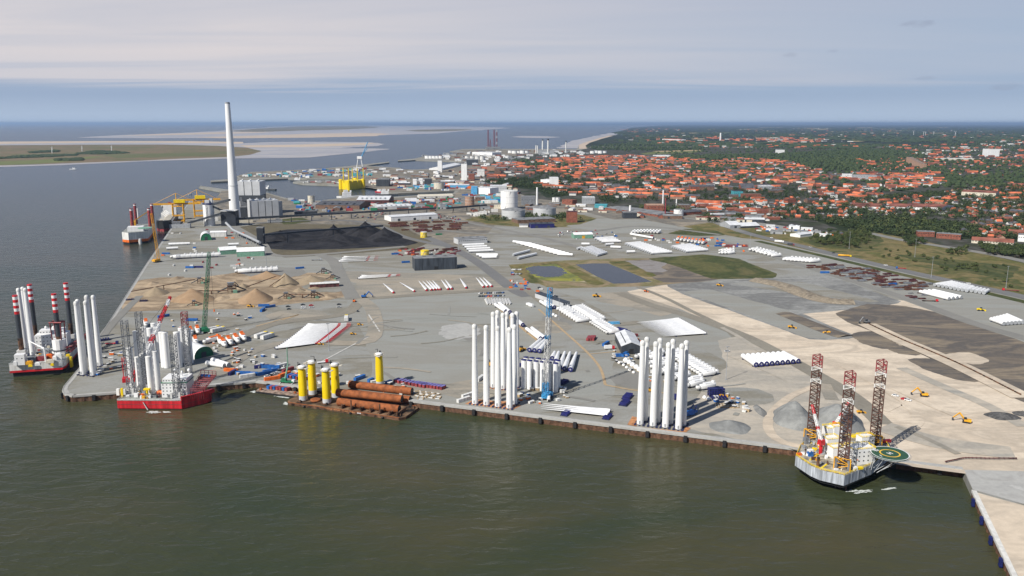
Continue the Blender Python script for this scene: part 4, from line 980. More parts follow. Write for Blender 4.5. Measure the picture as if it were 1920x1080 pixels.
def deck_clutter(t, area, z, n, ms, seed):
    rr = random.Random(seed); x0, x1, y0, y1, rz = area; c, s = math.cos(rz), math.sin(rz)
    for i in range(n):
        u, v = rr.uniform(x0, x1), rr.uniform(y0, y1); b = MB(); x, y = u * c - v * s, u * s + v * c; k = rr.random()
        if k < .6: b.box(x, y, z, rr.uniform(.8, 3), rr.uniform(.7, 2), rr.uniform(.6, 2.2), rz); b.build('deck_equipment', rr.choice(ms), t)
        elif k < .8: b.tube((x, y, z + .5), (x + rr.uniform(2, 6) * c, y + rr.uniform(2, 6) * s, z + .5), .3, n=6); b.build('deck_pipe', rr.choice(ms), t)
        else: b.bar((x, y, z), (x, y, z + rr.uniform(3, 6)), .3); b.box(x, y, z + 3, .9, .9, .5); b.build('lamp_post', rr.choice(ms), t)
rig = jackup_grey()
deck_clutter(rig, (-22, 14, -14, 12, R(-32)), 7.0, 46, [GREY_MID, YELLOW, WHITE, GREY, RUST_DARK, ORANGE, GREY_MID], 4)
def rig_fore_deck():
    rr = random.Random(8); o = rig.location
    for i in range(70):
        u, v = rr.uniform(80, 400), rr.uniform(690, 925)
        if v > 790 + (u - 80) * .40 or v < 700 + max(0, u - 200) * .25: continue
        p = G('d3', u, v, 7.0) - o; b = MB(); b.box(p.x, p.y, 7.0, rr.uniform(.6, 2.6), rr.uniform(.6, 1.6), rr.uniform(.4, 2.0), rr.uniform(-.6, .2)); b.build('deck_equipment', rr.choice([GREY_MID, YELLOW, WHITE, GREY, RUST_DARK, AMBER, CREAM]), rig)
rig_fore_deck()
def foam(zone, pts, label_name='foam', z=WATER_Z + .03):
    w = [G(zone, *p, WATER_Z) for p in pts]; c = sum(w, Vector()) / len(w); b = MB(); rr = random.Random(len(pts) + int(pts[0][0]))
    for i in range(110):          # broken flecks, thinning outwards
        e = w[rr.randrange(len(w))]; q = c.lerp(e, rr.random() ** .8) .lerp(w[rr.randrange(len(w))], rr.random() * .35); s = rr.uniform(.12, .55); a = rr.uniform(0, 3)
        b.add([(q.x + s * (1.8 if k % 2 else 1) * math.cos(a + k * 1.05) * 1.5, q.y + s * math.sin(a + k * 1.05), z + i * .0004) for k in range(6)], [(0, 1, 2, 3, 4, 5)])
    o = b.build('foam', FOAM); o['kind'] = 'stuff'; o['label'] = 'broken white foam flecks on the water beside a hull'
FOAM = ground('water_foam', [(.50, .53, .50), (.70, .73, .71)], .2, .9, grain=.15)
for pts in ([(405, 1047), (440, 1035), (520, 1040), (600, 1035), (650, 1042), (560, 1056), (470, 1064)], [(670, 1034), (720, 1022), (770, 1016), (765, 1024), (700, 1036)]): foam('d3', pts)

# ---- the red jack-up vessel
def jackup_red():
    DZ = 1.8
    out = [G('d2', *p, DZ) for p in [(88, 935), (90, 945), (660, 948), (700, 915), (790, 880), (880, 840)]]
    p0 = out[1]; o = Vector((p0.x + 24, p0.y + 12, 0))
    W = 27.0
    t = thing('jack_up_vessel', 'bright red jack-up vessel with grey lattice legs, red crane and white bridge', 'jack-up vessel', (o.x, o.y, 0))
    hullp = [(-24, -12), (24.5, -12.8), (38, 0), (40, 6), (36, 12), (24, 15), (-24, 14)]
    h = MB(); h.prism(hullp, -4.2, DZ, 0, 1); h.prism([(x * 1.004, y * 1.01) for x, y in hullp], -1.2, -.8, 2); h.prism([(x * .97, y * .95) for x, y in hullp], -6, -4.2, 2)
    h.build('hull', [mat('weathered_red_hull', (.50, .018, .026), .45, var=.28, scale=.35, streak=True), DECK, RED_DULL], t)
    bw = MB(); bw.prism([(24.5, -12.8), (38, 0), (42, 8), (40, 9), (36, 2), (23.5, -11.8)], DZ, DZ + 3.0); bw.build('bulwark', RED, t)
    r = MB(); rail(r, [(-24, -11.8, DZ), (24, -12.4, DZ)], 1.2, .08, closed=False); rail(r, [(-24, -11.8, DZ), (-24, 13.8, DZ)], 1.2, .08, closed=False); r.build('railing', WHITE_WORN, t)
    lo = lambda q: Vector((q.x - o.x, q.y - o.y, q.z))
    for u, v, Y in ((152, 240, 590.0), (277, 165, 600.5), (577, 370, 581.5), (680, 165, 602.0)):
        q = lo(ray_y('d2', u, v, Y)); leg = MB()
        leg.lattice((q.x, q.y, -10), (q.x, q.y, q.z), 4.0, 28, .17, 0, diag=.13, up=(1, .1, 0), alt=[(.86, 0), (1, 1)] if u == 680 else None)
        leg.build('leg', [GREY_MID, RED_DULL], t)
        g = MB(); g.box(q.x, q.y, DZ, 6.6, 6.6, 1.4); g.build('leg_well', GREY, t)
        for sx in (-1, 1):
            for sy in (-1, 1):
                j = MB(); j.box(q.x + sx * 3.1, q.y + sy * 3.1, DZ + 1.4, 1.5, 1.5, 4.4); j.build('jack_unit', WHITE_WORN, t)
    # main crane with its long lattice boom laid over the deck
    B = Vector((-13.5, 2, DZ))
    B = lo(G('d2', 205, 850, DZ))
    c = MB(); c.lathe([(2.6, DZ), (2.3, DZ + 7)], 16, at=(B.x, B.y, 0)); cr = c.build('crane_pedestal', WHITE_WORN, t)
    hs = MB(); hs.box(B.x, B.y, DZ + 7, 9, 6, 3.4, .35); hs.build('slew_house', RED, cr)
    af = MB(); top = lo(ray_y('d2', 140, 560, B.y + o.y + 2)); tp2 = lo(ray_y('d2', 262, 690, B.y + o.y - 1))
    for s in (-1.6, 1.6):
        af.bar((B.x - 3, B.y + s, DZ + 10), (top.x, top.y + s, top.z), .5); af.bar((B.x + 3.5, B.y + s, DZ + 10), (top.x, top.y + s, top.z), .35)
    af.lattice((B.x + 2, B.y, DZ + 9), tp2, 2.4, 4, .22, 0); af.build('gantry_frame', RED, cr)
    bo = MB(); foot = lo(ray_y('d2', 300, 560, B.y + o.y + 8)); tip = lo(ray_y('d2', 560, 30, B.y + o.y + 68))
    foot = Vector((B.x + 4, B.y + 2, DZ + 9))
    bo.lattice(foot, tip, 3.6, 24, .22, 0, w2=1.6, alt=[(.22, 0), (.42, 1), (.52, 0), (.68, 1), (.86, 0), (.9, 1), (.93, 0), (.96, 1), (1, 0)], up=(0, 0, 1), diag=.16); bo.build('boom', [RED, WHITE], cr)
    kk = MB()
    for s in (-.4, .4): kk.bar((top.x, top.y + s, top.z), (tip.x, tip.y + s, tip.z), .09)
    kk.build('luffing_cable', BLACK, cr)
    # accommodation, bridge, bow helideck
    a1 = cabin(t, 'accommodation', 16, 3, DZ, 19, 15, 11.5, R(2), WHITE, 7, [DZ + 2, DZ + 4.7, DZ + 7.2, DZ + 9.6])
    br = cabin(t, 'bridge', 16.5, 3, DZ + 11.5, 18, 14, 3.0, R(2), WHITE, 9, [DZ + 12.7])
    g = MB(); g.box(16.3, 3, DZ + 11.3, 19.6, 15.6, .35, R(2)); g.build('bridge_trim', GREEN, br)
    for x, y, rr in ((12, 9, 1.3), (23, 9, 1.3), (20, 3, .9)):
        m = MB(); m.lathe([(.35, DZ + 14.5), (.35, DZ + 16.2), (rr * .8, DZ + 16.4), (rr, DZ + 17.4), (rr * .7, DZ + 18.4), (.1, DZ + 18.8)], 12, at=(x, y, 0)); m.build('radar_dome', WHITE, br)
    m = MB(); m.lattice((16, 7, DZ + 14.5), (16, 7, DZ + 23), 1.2, 6, .12); m.build('mast', WHITE, br)
    hp = lambda u, v, z: lo(G('d2', u, v, z))
    st = MB(); pl = [hp(735, 860, 9), hp(850, 860, 9), hp(965, 720, 16), hp(830, 710, 16)]
    for k in range(9):
        f = k / 8; st.bar(pl[0].lerp(pl[1], f), pl[3].lerp(pl[2], f), .45)
        f = k / 8; st.bar(pl[0].lerp(pl[3], f), pl[1].lerp(pl[2], f), .35)
    st.add([tuple(pl[3].lerp(pl[0], .42)), tuple(pl[2].lerp(pl[1], .42)), tuple(pl[2]), tuple(pl[3])], [(0, 1, 2, 3)], 2)
    for i in range(4):
        a, b = pl[i], pl[(i + 1) % 4]
        for k in range(5):
            q = a.lerp(b, k / 4); st.bar(q, q + Vector((0, 0, 3.2 if i == 2 else 1.6)), .3)
        st.bar(a + Vector((0, 0, 1.6)), b + Vector((0, 0, 1.6)), .25)
    st.bar(pl[2] + Vector((0, 0, 3.2)), pl[3] + Vector((0, 0, 3.2)), .35)
    for k in range(7): q = pl[0].lerp(pl[1], k / 6); st.bar(q, (q.x, q.y, DZ + 1), .35)
    st.bar(pl[2], (34, 4, DZ + 2), .5); st.bar(pl[3], (30, 6, DZ + 2), .5)
    for k in range(3):
        q = pl[3].lerp(pl[2], (k + .7) / 4) * .9 + pl[0] * .1; st.box(q.x, q.y, q.z - .4, 1.6, 1.6, 1.5, 0, 1)
    st.build('bow_platform', [RED_DULL, BLUE, MAROON], t)
    for u, v, sx, sy, sz, m, nm in ((140, 905, 1.6, 1.6, 7, YELLOW, 'fender_column'), (300, 903, 5, 2.4, 1.6, ORANGE, 'rescue_boat'), (265, 910, 3, 3, 3, WHITE, 'deck_equipment'), (105, 895, 2.2, 2.2, 5, WHITE, 'deck_equipment'), (520, 905, 5, 2, 2, GREY, 'deck_equipment'), (560, 912, 3, 3, 2.4, GREY_MID, 'deck_equipment'), (430, 915, 8, 1.4, 1.2, GREY_MID, 'deck_equipment')):
        q = hp(u, v, DZ); b = MB(); b.box(q.x, q.y, DZ if nm != 'fender_column' else -4, sx, sy, sz + (5 if nm == 'fender_column' else 0)); b.build(nm, m, t)
    q = hp(487, 880, DZ + 2); b = MB(); b.lathe([(.5, -4.2), (1.5, -3), (1.7, 0), (1.5, 3), (.5, 4.2)], 12, at=(q.x, q.y, DZ + 2.6), axis='X'); b.build('lifeboat', ORANGE, t)
    q = hp(360, 905, DZ); b = MB(); b.tube((q.x, q.y, DZ), (q.x, q.y, DZ + 5), .9, n=10); b.box(q.x, q.y, DZ + 5, 4.5, 2.6, 1.2); b.build('davit', YELLOW, t)
    b = MB(); b.tube((hp(330, 950, 1).x, -13.0, 1), (hp(345, 1030, -4).x, -13.6, -4.9), .25, .45, n=8); b.build('cooling_water_jet', FOAM, t)
    return t, o, DZ
red_ship, RO, RZD = jackup_red()
deck_clutter(red_ship, (-23, 24, -11, 12, 0), RZD, 50, [GREY_MID, WHITE, GREY, RED_DULL, AMBER, CHARCOAL, GREY_MID], 5)
DECKUP = Proto(lambda: make_upright(26, 2.4, WHITE_WORN))
for i, (u, v, hh) in enumerate([(300, 860, 1.05), (345, 850, 1.12), (398, 885, 1.14), (455, 850, 1.2), (232, 850, 1.3)]):
    q = G('d2', u, v, RZD); DECKUP(q, 0, f'upright pale tower section standing on the red vessel deck, {ORD[i] if i < 4 else "rearmost behind its crane"}{" from the left" if i < 4 else ""}', 'sections on the red vessel deck', (1, 1, hh))
for pts in ([(345, 1048), (380, 1038), (450, 1036), (500, 1046), (450, 1056), (380, 1058)], [(500, 1040), (545, 1042), (560, 1048), (510, 1050)]): foam('d2', pts)

# ---- the white and red jack-up vessel with striped legs
def jackup_striped():
    DZ = 6.0
    o = Vector((-404, 665, 0)); ang = R(15)
    t = thing('jack_up_ship', 'white and red jack-up ship with four dark legs striped red and white on top', 'jack-up vessel', (o.x, o.y, 0), 0)
    ca, sa = math.cos(ang), math.sin(ang)
    ax = lambda x, y: Vector((x * ca - y * sa, x * sa + y * ca, 0))
    lo = lambda q: Vector((q.x - o.x, q.y - o.y, q.z))
    poly = [ax(*p) for p in [(-20.5, -6), (19.5, -6), (21, 0), (20, 52), (10, 72), (-6, 74), (-18, 60), (-20.5, 40)]]
    h = MB(); h.prism([(p.x, p.y) for p in poly], .8, DZ, 0, 1); h.prism([(p.x * 1.004, p.y * 1.004) for p in poly], -1.0, .8, 2)
    h.prism([(p.x * .93, p.y * .96 + 1.5) for p in poly], -6, -1.0, 3); h.build('hull', [WHITE_WORN, DECK, RED, BLACK], t)  # black underbody paints the shade between hull and water
    r = MB(); rail(r, [(p.x, p.y, DZ) for p in poly], 1.2, .07); r.build('railing', WHITE, t)
    for u, v, Y in ((150, 180, 684), (297, 70, 731), (543, 165, 690), (663, 55, 738)):
        q = lo(ray_y('d1', u, v, Y)); L0 = q.z + 8; g = MB(); rr = 2.05
        g.tube((q.x, q.y, -8), (q.x, q.y, q.z * .72), rr, n=16, m=0, caps=False)
        g.tube((q.x, q.y, -8), (q.x, q.y, q.z * .36), rr * 1.01, n=16, m=3, caps=False)
        z = q.z * .72; st = (q.z - z) / 6.5
        k = 0
        while z < q.z - .1:
            z2 = min(q.z, z + st); g.tube((q.x, q.y, z), (q.x, q.y, z2), rr, n=16, m=(1 if k % 2 == 0 else 2), caps=z2 >= q.z - .1); z = z2; k += 1
        g.build('leg', [CHARCOAL, RED, WHITE, RUST_DARK], t)
        j = MB(); j.box(q.x, q.y, DZ, 6.4, 6.4, 5.0, ang); j.build('jack_house', WHITE_WORN, t)
    # crane round the stern leg, red A-frame and long red boom laid down
    q = lo(ray_y('d1', 543, 165, 690)); 
    c = MB(); c.lathe([(6.4, DZ), (6.4, DZ + 3), (5.6, DZ + 4), (5.6, DZ + 13)], 12, at=(q.x, q.y, 0), smooth=False); cr = c.build('crane_house', WHITE, t)
    k = MB(); k.lathe([(6.5, DZ + 3.1), (6.5, DZ + 4.0)], 12, at=(q.x, q.y, 0)); k.build('slew_ring', CHARCOAL, cr)
    a = MB()
    for sx in (-1, 1):
        for sy in (-1, 1): a.bar((q.x + sx * 4, q.y + sy * 3, DZ + 13), (q.x + sx * 4.6, q.y + sy * 3, DZ + 28), .8)
    for sy in (-1, 1): a.bar((q.x - 5.5, q.y + sy * 3, DZ + 28.4), (q.x + 5.5, q.y + sy * 3, DZ + 28.4), .9)
    for sx in (-1, 1): a.bar((q.x + sx * 4.6, q.y - 3, DZ + 28.4), (q.x + sx * 4.6, q.y + 3, DZ + 28.4), .9)
    a.build('gantry_frame', RED_DULL, cr)
    tip = ax(17, 66); b = MB()
    s0 = Vector((q.x + 9, q.y - 3, DZ + 4)); b.lattice(s0, (s0.x - 2, s0.y + 44, DZ + 9), 4.0, 12, .3, 0, w2=2.4, up=(0, 0, 1), diag=.2); b.build('boom', RED_DULL, cr)
    # bridge and accommodation forward, stern house, deck gear
    p = ax(-2, 56); cabin(t, 'accommodation', p.x, p.y, DZ, 26, 14, 11, ang, WHITE, 9, [DZ + 2, DZ + 5, DZ + 8.4])
    p = ax(-2, 58); br = cabin(t, 'bridge', p.x, p.y, DZ + 11, 20, 10, 3.4, ang, WHITE, 8, [DZ + 12.3])
    m = MB(); m.lattice((p.x + 4, p.y, DZ + 14.4), (p.x + 4, p.y, DZ + 27), 2.0, 7, .16); m.build('mast', RED_DULL, br)
    for x in (-6, 1): m = MB(); m.lathe([(.3, DZ + 14.4), (1.2, DZ + 15.4), (1.2, DZ + 16.4), (.2, DZ + 17.2)], 12, at=(p.x + x, p.y, 0)); m.build('radar_dome', WHITE, br)
    hp = lambda u, v, z: lo(G('d1', u, v, z))
    p = hp(215, 880, DZ); cabin(t, 'deck_house', p.x, p.y, DZ, 7.5, 6, 9, ang, WHITE, 2, [DZ + 5.5])
    for u, v, sx, sy, sz, mm in ((300, 880, 5, 3, 2.6, AMBER), (330, 850, 6, 4, 4, GREY_MID), (385, 890, 4, 3, 2.2, WHITE), (505, 820, 6, 4, 3.5, ORANGE), (510, 865, 6, 3, 2.6, CREAM), (600, 840, 5, 4, 6, WHITE), (560, 850, 3, 3, 4.5, WHITE), (420, 840, 9, 5, 3, RED_DULL), (620, 890, 3, 3, 2.2, GREY), (310, 905, 3, 1.4, 1.4, YELLOW), (530, 895, 2.4, 1.4, 1.6, YELLOW), (160, 890, 2.6, 2.6, 3.4, WHITE), (470, 780, 5, 4, 5, GREY), (690, 800, 3, 2.5, 1.6, YELLOW), (400, 700, 6, 4, 4, RED_DULL), (640, 720, 5, 4, 4, WHITE)):
        p = hp(u, v, DZ); b = MB(); b.box(p.x, p.y, DZ, sx, sy, sz, ang); b.box(p.x, p.y, DZ + sz, sx * .6, sy * .5, .5, ang); b.build('deck_equipment', mm, t)
    p = hp(465, 860, DZ); b = MB(); b.tube((p.x, p.y, DZ), (p.x, p.y, DZ + 12), .7, n=10); e = hp(300, 700, 16); b.tube((p.x, p.y, DZ + 12), (e.x, e.y, DZ + 15), .75, .4, n=8); b.build('deck_crane', WHITE, t)
    p = hp(720, 850, 2); b = MB(); b.box(p.x, p.y, -3, 1.6, 4, 9, ang); b.build('boat_landing', YELLOW, t)
    return t
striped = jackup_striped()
deck_clutter(striped, (-18, 18, -4, 46, R(15)), 6.0, 60, [GREY_MID, WHITE, GREY, RED_DULL, AMBER, WHITE, CREAM], 6)
for i, (u, v, ut, vt) in enumerate([(262, 740, 192, 108), (300, 690, 240, 97), (335, 785, 262, 108)]):
    q = G('d1', u, v, 6); tp = ray_y('d1', ut, vt, q.y)
    TOWERS['o'](q, R(15), f'white turbine tower standing on the striped-leg jack-up ship, {ORD[i]} from the left', 'towers on the striped-leg ship', (1.0, 1.0, (tp.z - 6) / 63.3))

# ---- the far orange-hulled jack-up by the gantry cranes
def jackup_far():
    DZ = 16.0; o = Vector((-682, 1470, 0)); ang = R(108)
    t = thing('jack_up_ship', 'far white and orange jack-up ship with four dark red legs on the west quay', 'jack-up vessel', (o.x, o.y, 0), 0)
    lo = lambda q: Vector((q.x - o.x, q.y - o.y, q.z)); ca, sa = math.cos(ang), math.sin(ang)
    ax = lambda x, y: Vector((x * ca - y * sa, x * sa + y * ca, 0))
    base = [(-42, -16), (-52, 0), (-42, 20), (75, 20), (75, -16)]; base = [(-52, 10), (-38, -20), (80, -20), (80, 20), (-38, 22)]
    h = MB(); P_ = [ax(*p) for p in base]
    h.prism([(p.x, p.y) for p in P_], 3, DZ, 0, 3); h.prism([(p.x * 1.003, p.y * 1.003) for p in P_], -1.5, 3, 1); h.prism([(p.x * .97, p.y * .97) for p in P_], -6, -1.5, 2)
    h.build('hull', [WHITE_WORN, ORANGE, BLACK, DECK], t)
    for u, v in ((172, 345), (218, 285), (395, 340), (432, 285)):
        q = lo(G('d7', u, v, 50)); g = MB(); g.tube((q.x, q.y, -6), (q.x, q.y, 46.5), 2.8, n=14, m=0); g.tube((q.x, q.y, 46.5), (q.x, q.y, 48.5), 2.8, n=14, m=1, caps=False); g.tube((q.x, q.y, 48.5), (q.x, q.y, 50), 2.8, n=14, m=0); g.build('leg', [RED_DULL, WHITE], t)
    q = ax(-26, 0); cabin(t, 'accommodation', q.x, q.y, DZ, 20, 26, 8, ang, WHITE, 6, [DZ + 2, DZ + 5]); 
    d = MB(); q = lo(G('d7', 350, 590, DZ + 9)); d.lathe([(12, DZ + 8.6), (12, DZ + 9.4)], 24, at=(q.x, q.y, 0), smooth=False); d.build('helideck', GREEN_PALE, t)
    c = MB(); q = lo(G('d7', 205, 560, DZ)); c.box(q.x, q.y, DZ, 9, 9, 9, ang); c.bar((q.x, q.y, DZ + 8), (q.x + 6, q.y + 60, DZ + 22), 1.4); c.build('deck_crane', AMBER, t)
    c = MB(); q = lo(G('d7', 265, 480, DZ)); c.tube((q.x, q.y, DZ), (q.x, q.y, DZ + 22), 1.2, n=8); c.build('exhaust_stack', WHITE, t)
    b = MB(); q = lo(G('d7', 300, 760, 0)); b.lathe([(2.5, -6), (3, 0), (2.2, 5)], 10, at=(q.x - 1, q.y - 1, 0)); b.build('bow_bulb', WHITE_WORN, t)
    return t
jackup_far()
# ---- bulk carrier moored under the gantry cranes
def bulk_carrier():
    q0, q1 = P(272, 500), P(322, 427); rz = math.atan2(q1.y - q0.y, q1.x - q0.x); bow = P(307, 430); o = bow + Vector((math.cos(rz), math.sin(rz), 0)) * 64
    t = thing('bulk_carrier', 'large black-hulled bulk carrier with white superstructure under the yellow gantry cranes', 'ship', (o.x, o.y, 0), rz)
    h = MB(); n = 12
    dk = [(-62, 0), (-56, 9), (-42, 15), (110, 15), (112, -15), (-42, -15), (-56, -9)]
    h.prism(dk, 1, 13, 0, 2); h.prism([(x * .985 + .6, y * .97) for x, y in dk], -6, 1, 1); h.build('hull', [BLACK, RED_DULL, GREY_MID], t)
    f = MB(); f.prism([(-62, 0), (-56, 9), (-44, 14), (-44, -14), (-56, -9)], 13, 16, 0); f.build('forecastle', BLACK, t)
    for k in range(5):
        c = MB(); c.box(-28 + k * 24, 0, 13, 17, 20, 2.0); c.build('hatch_cover', CREAM, t)
        if k < 4: m = MB(); m.box(-16 + k * 24, 6, 13, 2.2, 2.2, 15); m.bar((-16 + k * 24, 6, 27), (-16 + k * 24 - 12, -4, 20), 1.2); m.build('ship_crane', WHITE_WORN, t)
    c = cabin(t, 'superstructure', 100, 0, 13, 16, 26, 16, 0, WHITE, 5, [16, 19, 22, 25]); b = cabin(t, 'bridge', 98, 0, 29, 12, 32, 4, 0, WHITE, 4, [30.5])
    m = MB(); m.box(108, 0, 29, 6, 7, 9); m.build('funnel', RED_DULL, t)
    m = MB(); m.bar((-54, 0, 16), (-54, 0, 28), .6); m.build('foremast', WHITE, t)
bulk_carrier()

# ---- barges
def barge_piles():
    a = G('d4', 450, 650, -3.2); b = G('d4', 1630, 815, -3.2); d = (b - a); L = d.length; d.normalize(); nn = Vector((-d.y, d.x, 0)); rz = math.atan2(d.y, d.x)
    W = 27.0; o = a; 
    t = thing('pile_barge', 'long rusty flat barge with chequered deck carrying yellow transition pieces and steel piles', 'barge', (o.x, o.y, 0), rz)
    h = MB(); h.prism([(0, 0), (L, 0), (L + 3, 4), (L + 3, W - 3), (L, W), (0, W), (-3, W - 4), (-3, 4)], -5.8, -3.0, 0, 1); h.build('hull', [RUST_DARK, mat('rusty_deck', (.15, .09, .05), .9, var=.7, scale=.12)], t)
    e = MB(); e.box(L / 2, .1, -3.0, L, .35, .35); e.box(L / 2, W - .1, -3.0, L, .35, .35); e.build('deck_edge', RUST, t)
    for x in (15, 55, 82):
        f = MB(); f.lathe([(.3, -.6), (.85, -.6), (.85, .6), (.3, .6)], 12, at=(x, -.7, -4.3), axis='X'); f.build('tyre_fender', BLACK, t)
    w = MB()
    for i in range(26):
        if i in (6, 13, 20): continue
        w.box(34 + i * .98, -.14, -3.9 if i % 3 else -3.8, .62, .06, .8 if i % 2 else .6)
    w.build('hull_lettering', [ORANGE_MAT], t)
    w = MB()
    for i in range(3): w.box(61 + i * 1.1, -.14, -3.95, .7, .06, .8)
    w.build('hull_lettering', [WHITE], t)
    c = MB(); c.lathe([(3.2, 0), (4.0, 0), (4.0, 1.6), (3.2, 1.6)], 16, at=(G('d4', 745, 630, -3).x, 0, 0)) if False else None
    loc = lambda q: Vector(((q - o).dot(d), (q - o).dot(nn), 0))
    q = loc(G('d4', 745, 630, -3)); c = MB(); c.lathe([(3.0, -3), (3.9, -3), (3.9, -1.6), (3.0, -1.6)], 18, at=(q.x, q.y, 0)); c.build('sea_fastening_ring', RUST, t)
    for i, x in enumerate((46, 54, 62, 70, 78, 86, 92)):
        c = MB(); c.box(x, 9, -3, 1.0, 14, 1.6 if i % 2 else 2.6); c.bar((x, 2.5, -3), (x, 2.5, 4.5 if x in (54, 78) else .5), .9); c.bar((x - 3, 3, -3), (x + 2, 4, .5), .4); c.build('pile_cradle', RUST_DARK, t)
    for x, y in ((8, 4), (12, 20), (30, 6), (95, 22), (93, 5), (25, 22), (36, 20)): c = MB(); c.box(x, y, -3, 2.2, 1.6, 1.0); c.box(x + .4, y, -2, 1.0, 1.0, .6); c.build('deck_bollard', RUST_DARK, t)
barge_piles()
def make_tp():
    t = thing('transition_piece', None, 'transition piece'); H = 27.0
    s = MB(); s.lathe([(3.15, 4.2), (3.15, H * .55), (2.8, H - 1)], 22, m=0); s.build('shell', YELLOW, t)
    g = MB(); g.lathe([(3.25, .4), (3.2, 4.2)], 22); g.build('grout_skirt', GREY_PALE, t)
    f = MB(); f.lathe([(3.5, 0), (3.5, .8)], 22); f.build('seat_ring', RUST_DARK, t)
    p = MB(); p.lathe([(3.9, H - 1.0), (3.9, H - .6)], 18, smooth=False); p.box(-4.2, 0, H - 1, 3.5, 3, .4); rail(p, [(3.8 * math.cos(i * math.pi / 6), 3.8 * math.sin(i * math.pi / 6), H - .6) for i in range(12)], 1.2, .06); p.build('work_platform', CREAM, t)
    c = MB(); c.lathe([(2.9, H - .6), (2.95, H + .2), (2.4, H + .7), (.3, H + .95)], 18); c.build('weather_cover', WHITE, t)
    d = MB(); d.bar((2.6, 1.4, H), (2.6, 1.4, H + 3.4), .3); d.bar((2.6, 1.4, H + 3.2), (-.2, 2.6, H + 3.6), .24); d.box(3.0, -.5, H, 1.2, 1.2, 1.6); d.build('davit_crane', BLACK, t)
    l = MB()
    for s_ in (-.5, .5): l.bar((3.25, s_, 3), (2.85, s_, H - 1), .16)
    for k in range(16): l.bar((3.2, -.5, 4 + k * 1.35), (3.2, .5, 4 + k * 1.35), .1)
    l.build('boat_ladder', YELLOW, t)
    return t
TP = Proto(make_tp)
for i, (u, v, lab, z, s, rz) in enumerate([(615, 625, 'front left on the pile barge', -3, 1, 2.6), (715, 565, 'rear left on the pile barge', -3, 1, .4), (865, 655, 'front right on the pile barge', -3, 1, 2.8), (960, 595, 'rear right on the pile barge', -3, 1, 3.0), (1425, 470, 'standing alone on the quay behind the rusty piles', 0, .98, 1.6)]):
    TP(G('d4', u, v, z), rz, 'yellow transition piece with white top, ' + lab, 'yellow transition pieces', s)
def make_pile():
    t = thing('steel_pile', None, 'steel pile'); L = 54.0; r = 2.95
    s = MB(); s.lathe([(r * .99, 0), (r, .2), (r, L - .2), (r * .99, L)], 24, at=(0, 0, 0), axis='X')
    for k in range(1, 17): s.lathe([(r * 1.008, k * L / 17 - .12), (r * 1.008, k * L / 17 + .12)], 24, axis='X', m=0)
    s.build('pile_shell', RUST, t)
    e = MB(); e.lathe([(r * .93, 0), (r * .93, .1)], 24, at=(L, 0, 0), axis='X'); e.build('open_end', BLACK, t)
    return t
PILE = Proto(make_pile)
for i, (a, b, zc, lab) in enumerate([((1105, 452), (1765, 530), 3.2, 'upper rear'), ((972, 540), (1660, 612), 2.6, 'upper front'), ((1090, 545), (1745, 620), -.2, 'lower rear, half hidden'), ((985, 638), (1630, 718), -.2, 'lower front')]):
    p = G('d4', *a, zc); q = G('d4', *b, zc); d = q - p; PILE(p, math.atan2(d.y, d.x), f'long rusty steel pile on the barge, {lab} one', 'rusty piles on the barge', (d.length / 54, 1, 1))
def barge_small():
    a = G('d4', 108, 530, -3.6); b = G('d4', 525, 585, -3.6); d = b - a; L = d.length; rz = math.atan2(d.y, d.x)
    t = thing('container_barge', 'small dark barge moored at the quay corner with blue and red containers', 'barge', (a.x, a.y, 0), rz)
    h = MB(); h.prism([(0, 0), (L, 0), (L + 5, 4.5), (L + 3, 10), (3, 10), (-2, 6)], -5.6, -3.4, 0, 1); h.build('hull', [BLACK, mat('barge_deck', (.30, .22, .17), .85, var=.4)], t)
    for x, y in ((2, 4), (L, 5), (L - 4, 6)): c = MB(); c.box(x, y, -3.4, 1.8, 1.4, 1.4); c.build('winch', RUST, t)
    return a, d.normalized(), rz
BA = barge_small()
for pts in ([(60, 535), (95, 522), (115, 530), (90, 545)], [(300, 578), (380, 585), (460, 595), (455, 602), (370, 592)]): foam('d4', pts)
foam('d4', [(405, 665), (425, 640), (448, 655), (440, 675)])
# ---- yellow four-leg foundation afloat in the harbour basin
def foundation():
    o = Vector((-520, 2590, 0)); t = thing('offshore_foundation', 'bright yellow offshore platform base with tall legs in the harbour basin', 'platform base', (o.x, o.y, 0), 0)
    lo = lambda q: Vector((q.x - o.x, q.y - o.y, q.z))
    pts = [lo(G('fb', *p, -5)) for p in [(185, 645), (262, 655), (400, 640)]]
    a, b, c = pts; d = a + (c - b)
    h = MB(); h.prism([(q.x, q.y) for q in (a, b, c, d)], -5.5, 23); h.build('base_hull', YELLOW, t)
    for q in (a, b, c, d): k = MB(); k.lathe([(7, -5.5), (7, 25), (5, 27)], 12, at=(q.x * .93, q.y * .93, 0), smooth=False); k.build('corner_column', YELLOW, t)
    for u, v in ((208, 458), (255, 458), (290, 460), (335, 460), (388, 458)):
        q = lo(ray_y('fb', u, v, 2580 if u in (208, 255) else 2615)); m = MB(); m.tube((q.x, q.y, 20), (q.x, q.y, q.z), 1.7, 1.5, n=12); m.build('leg', YELLOW, t)
foundation()
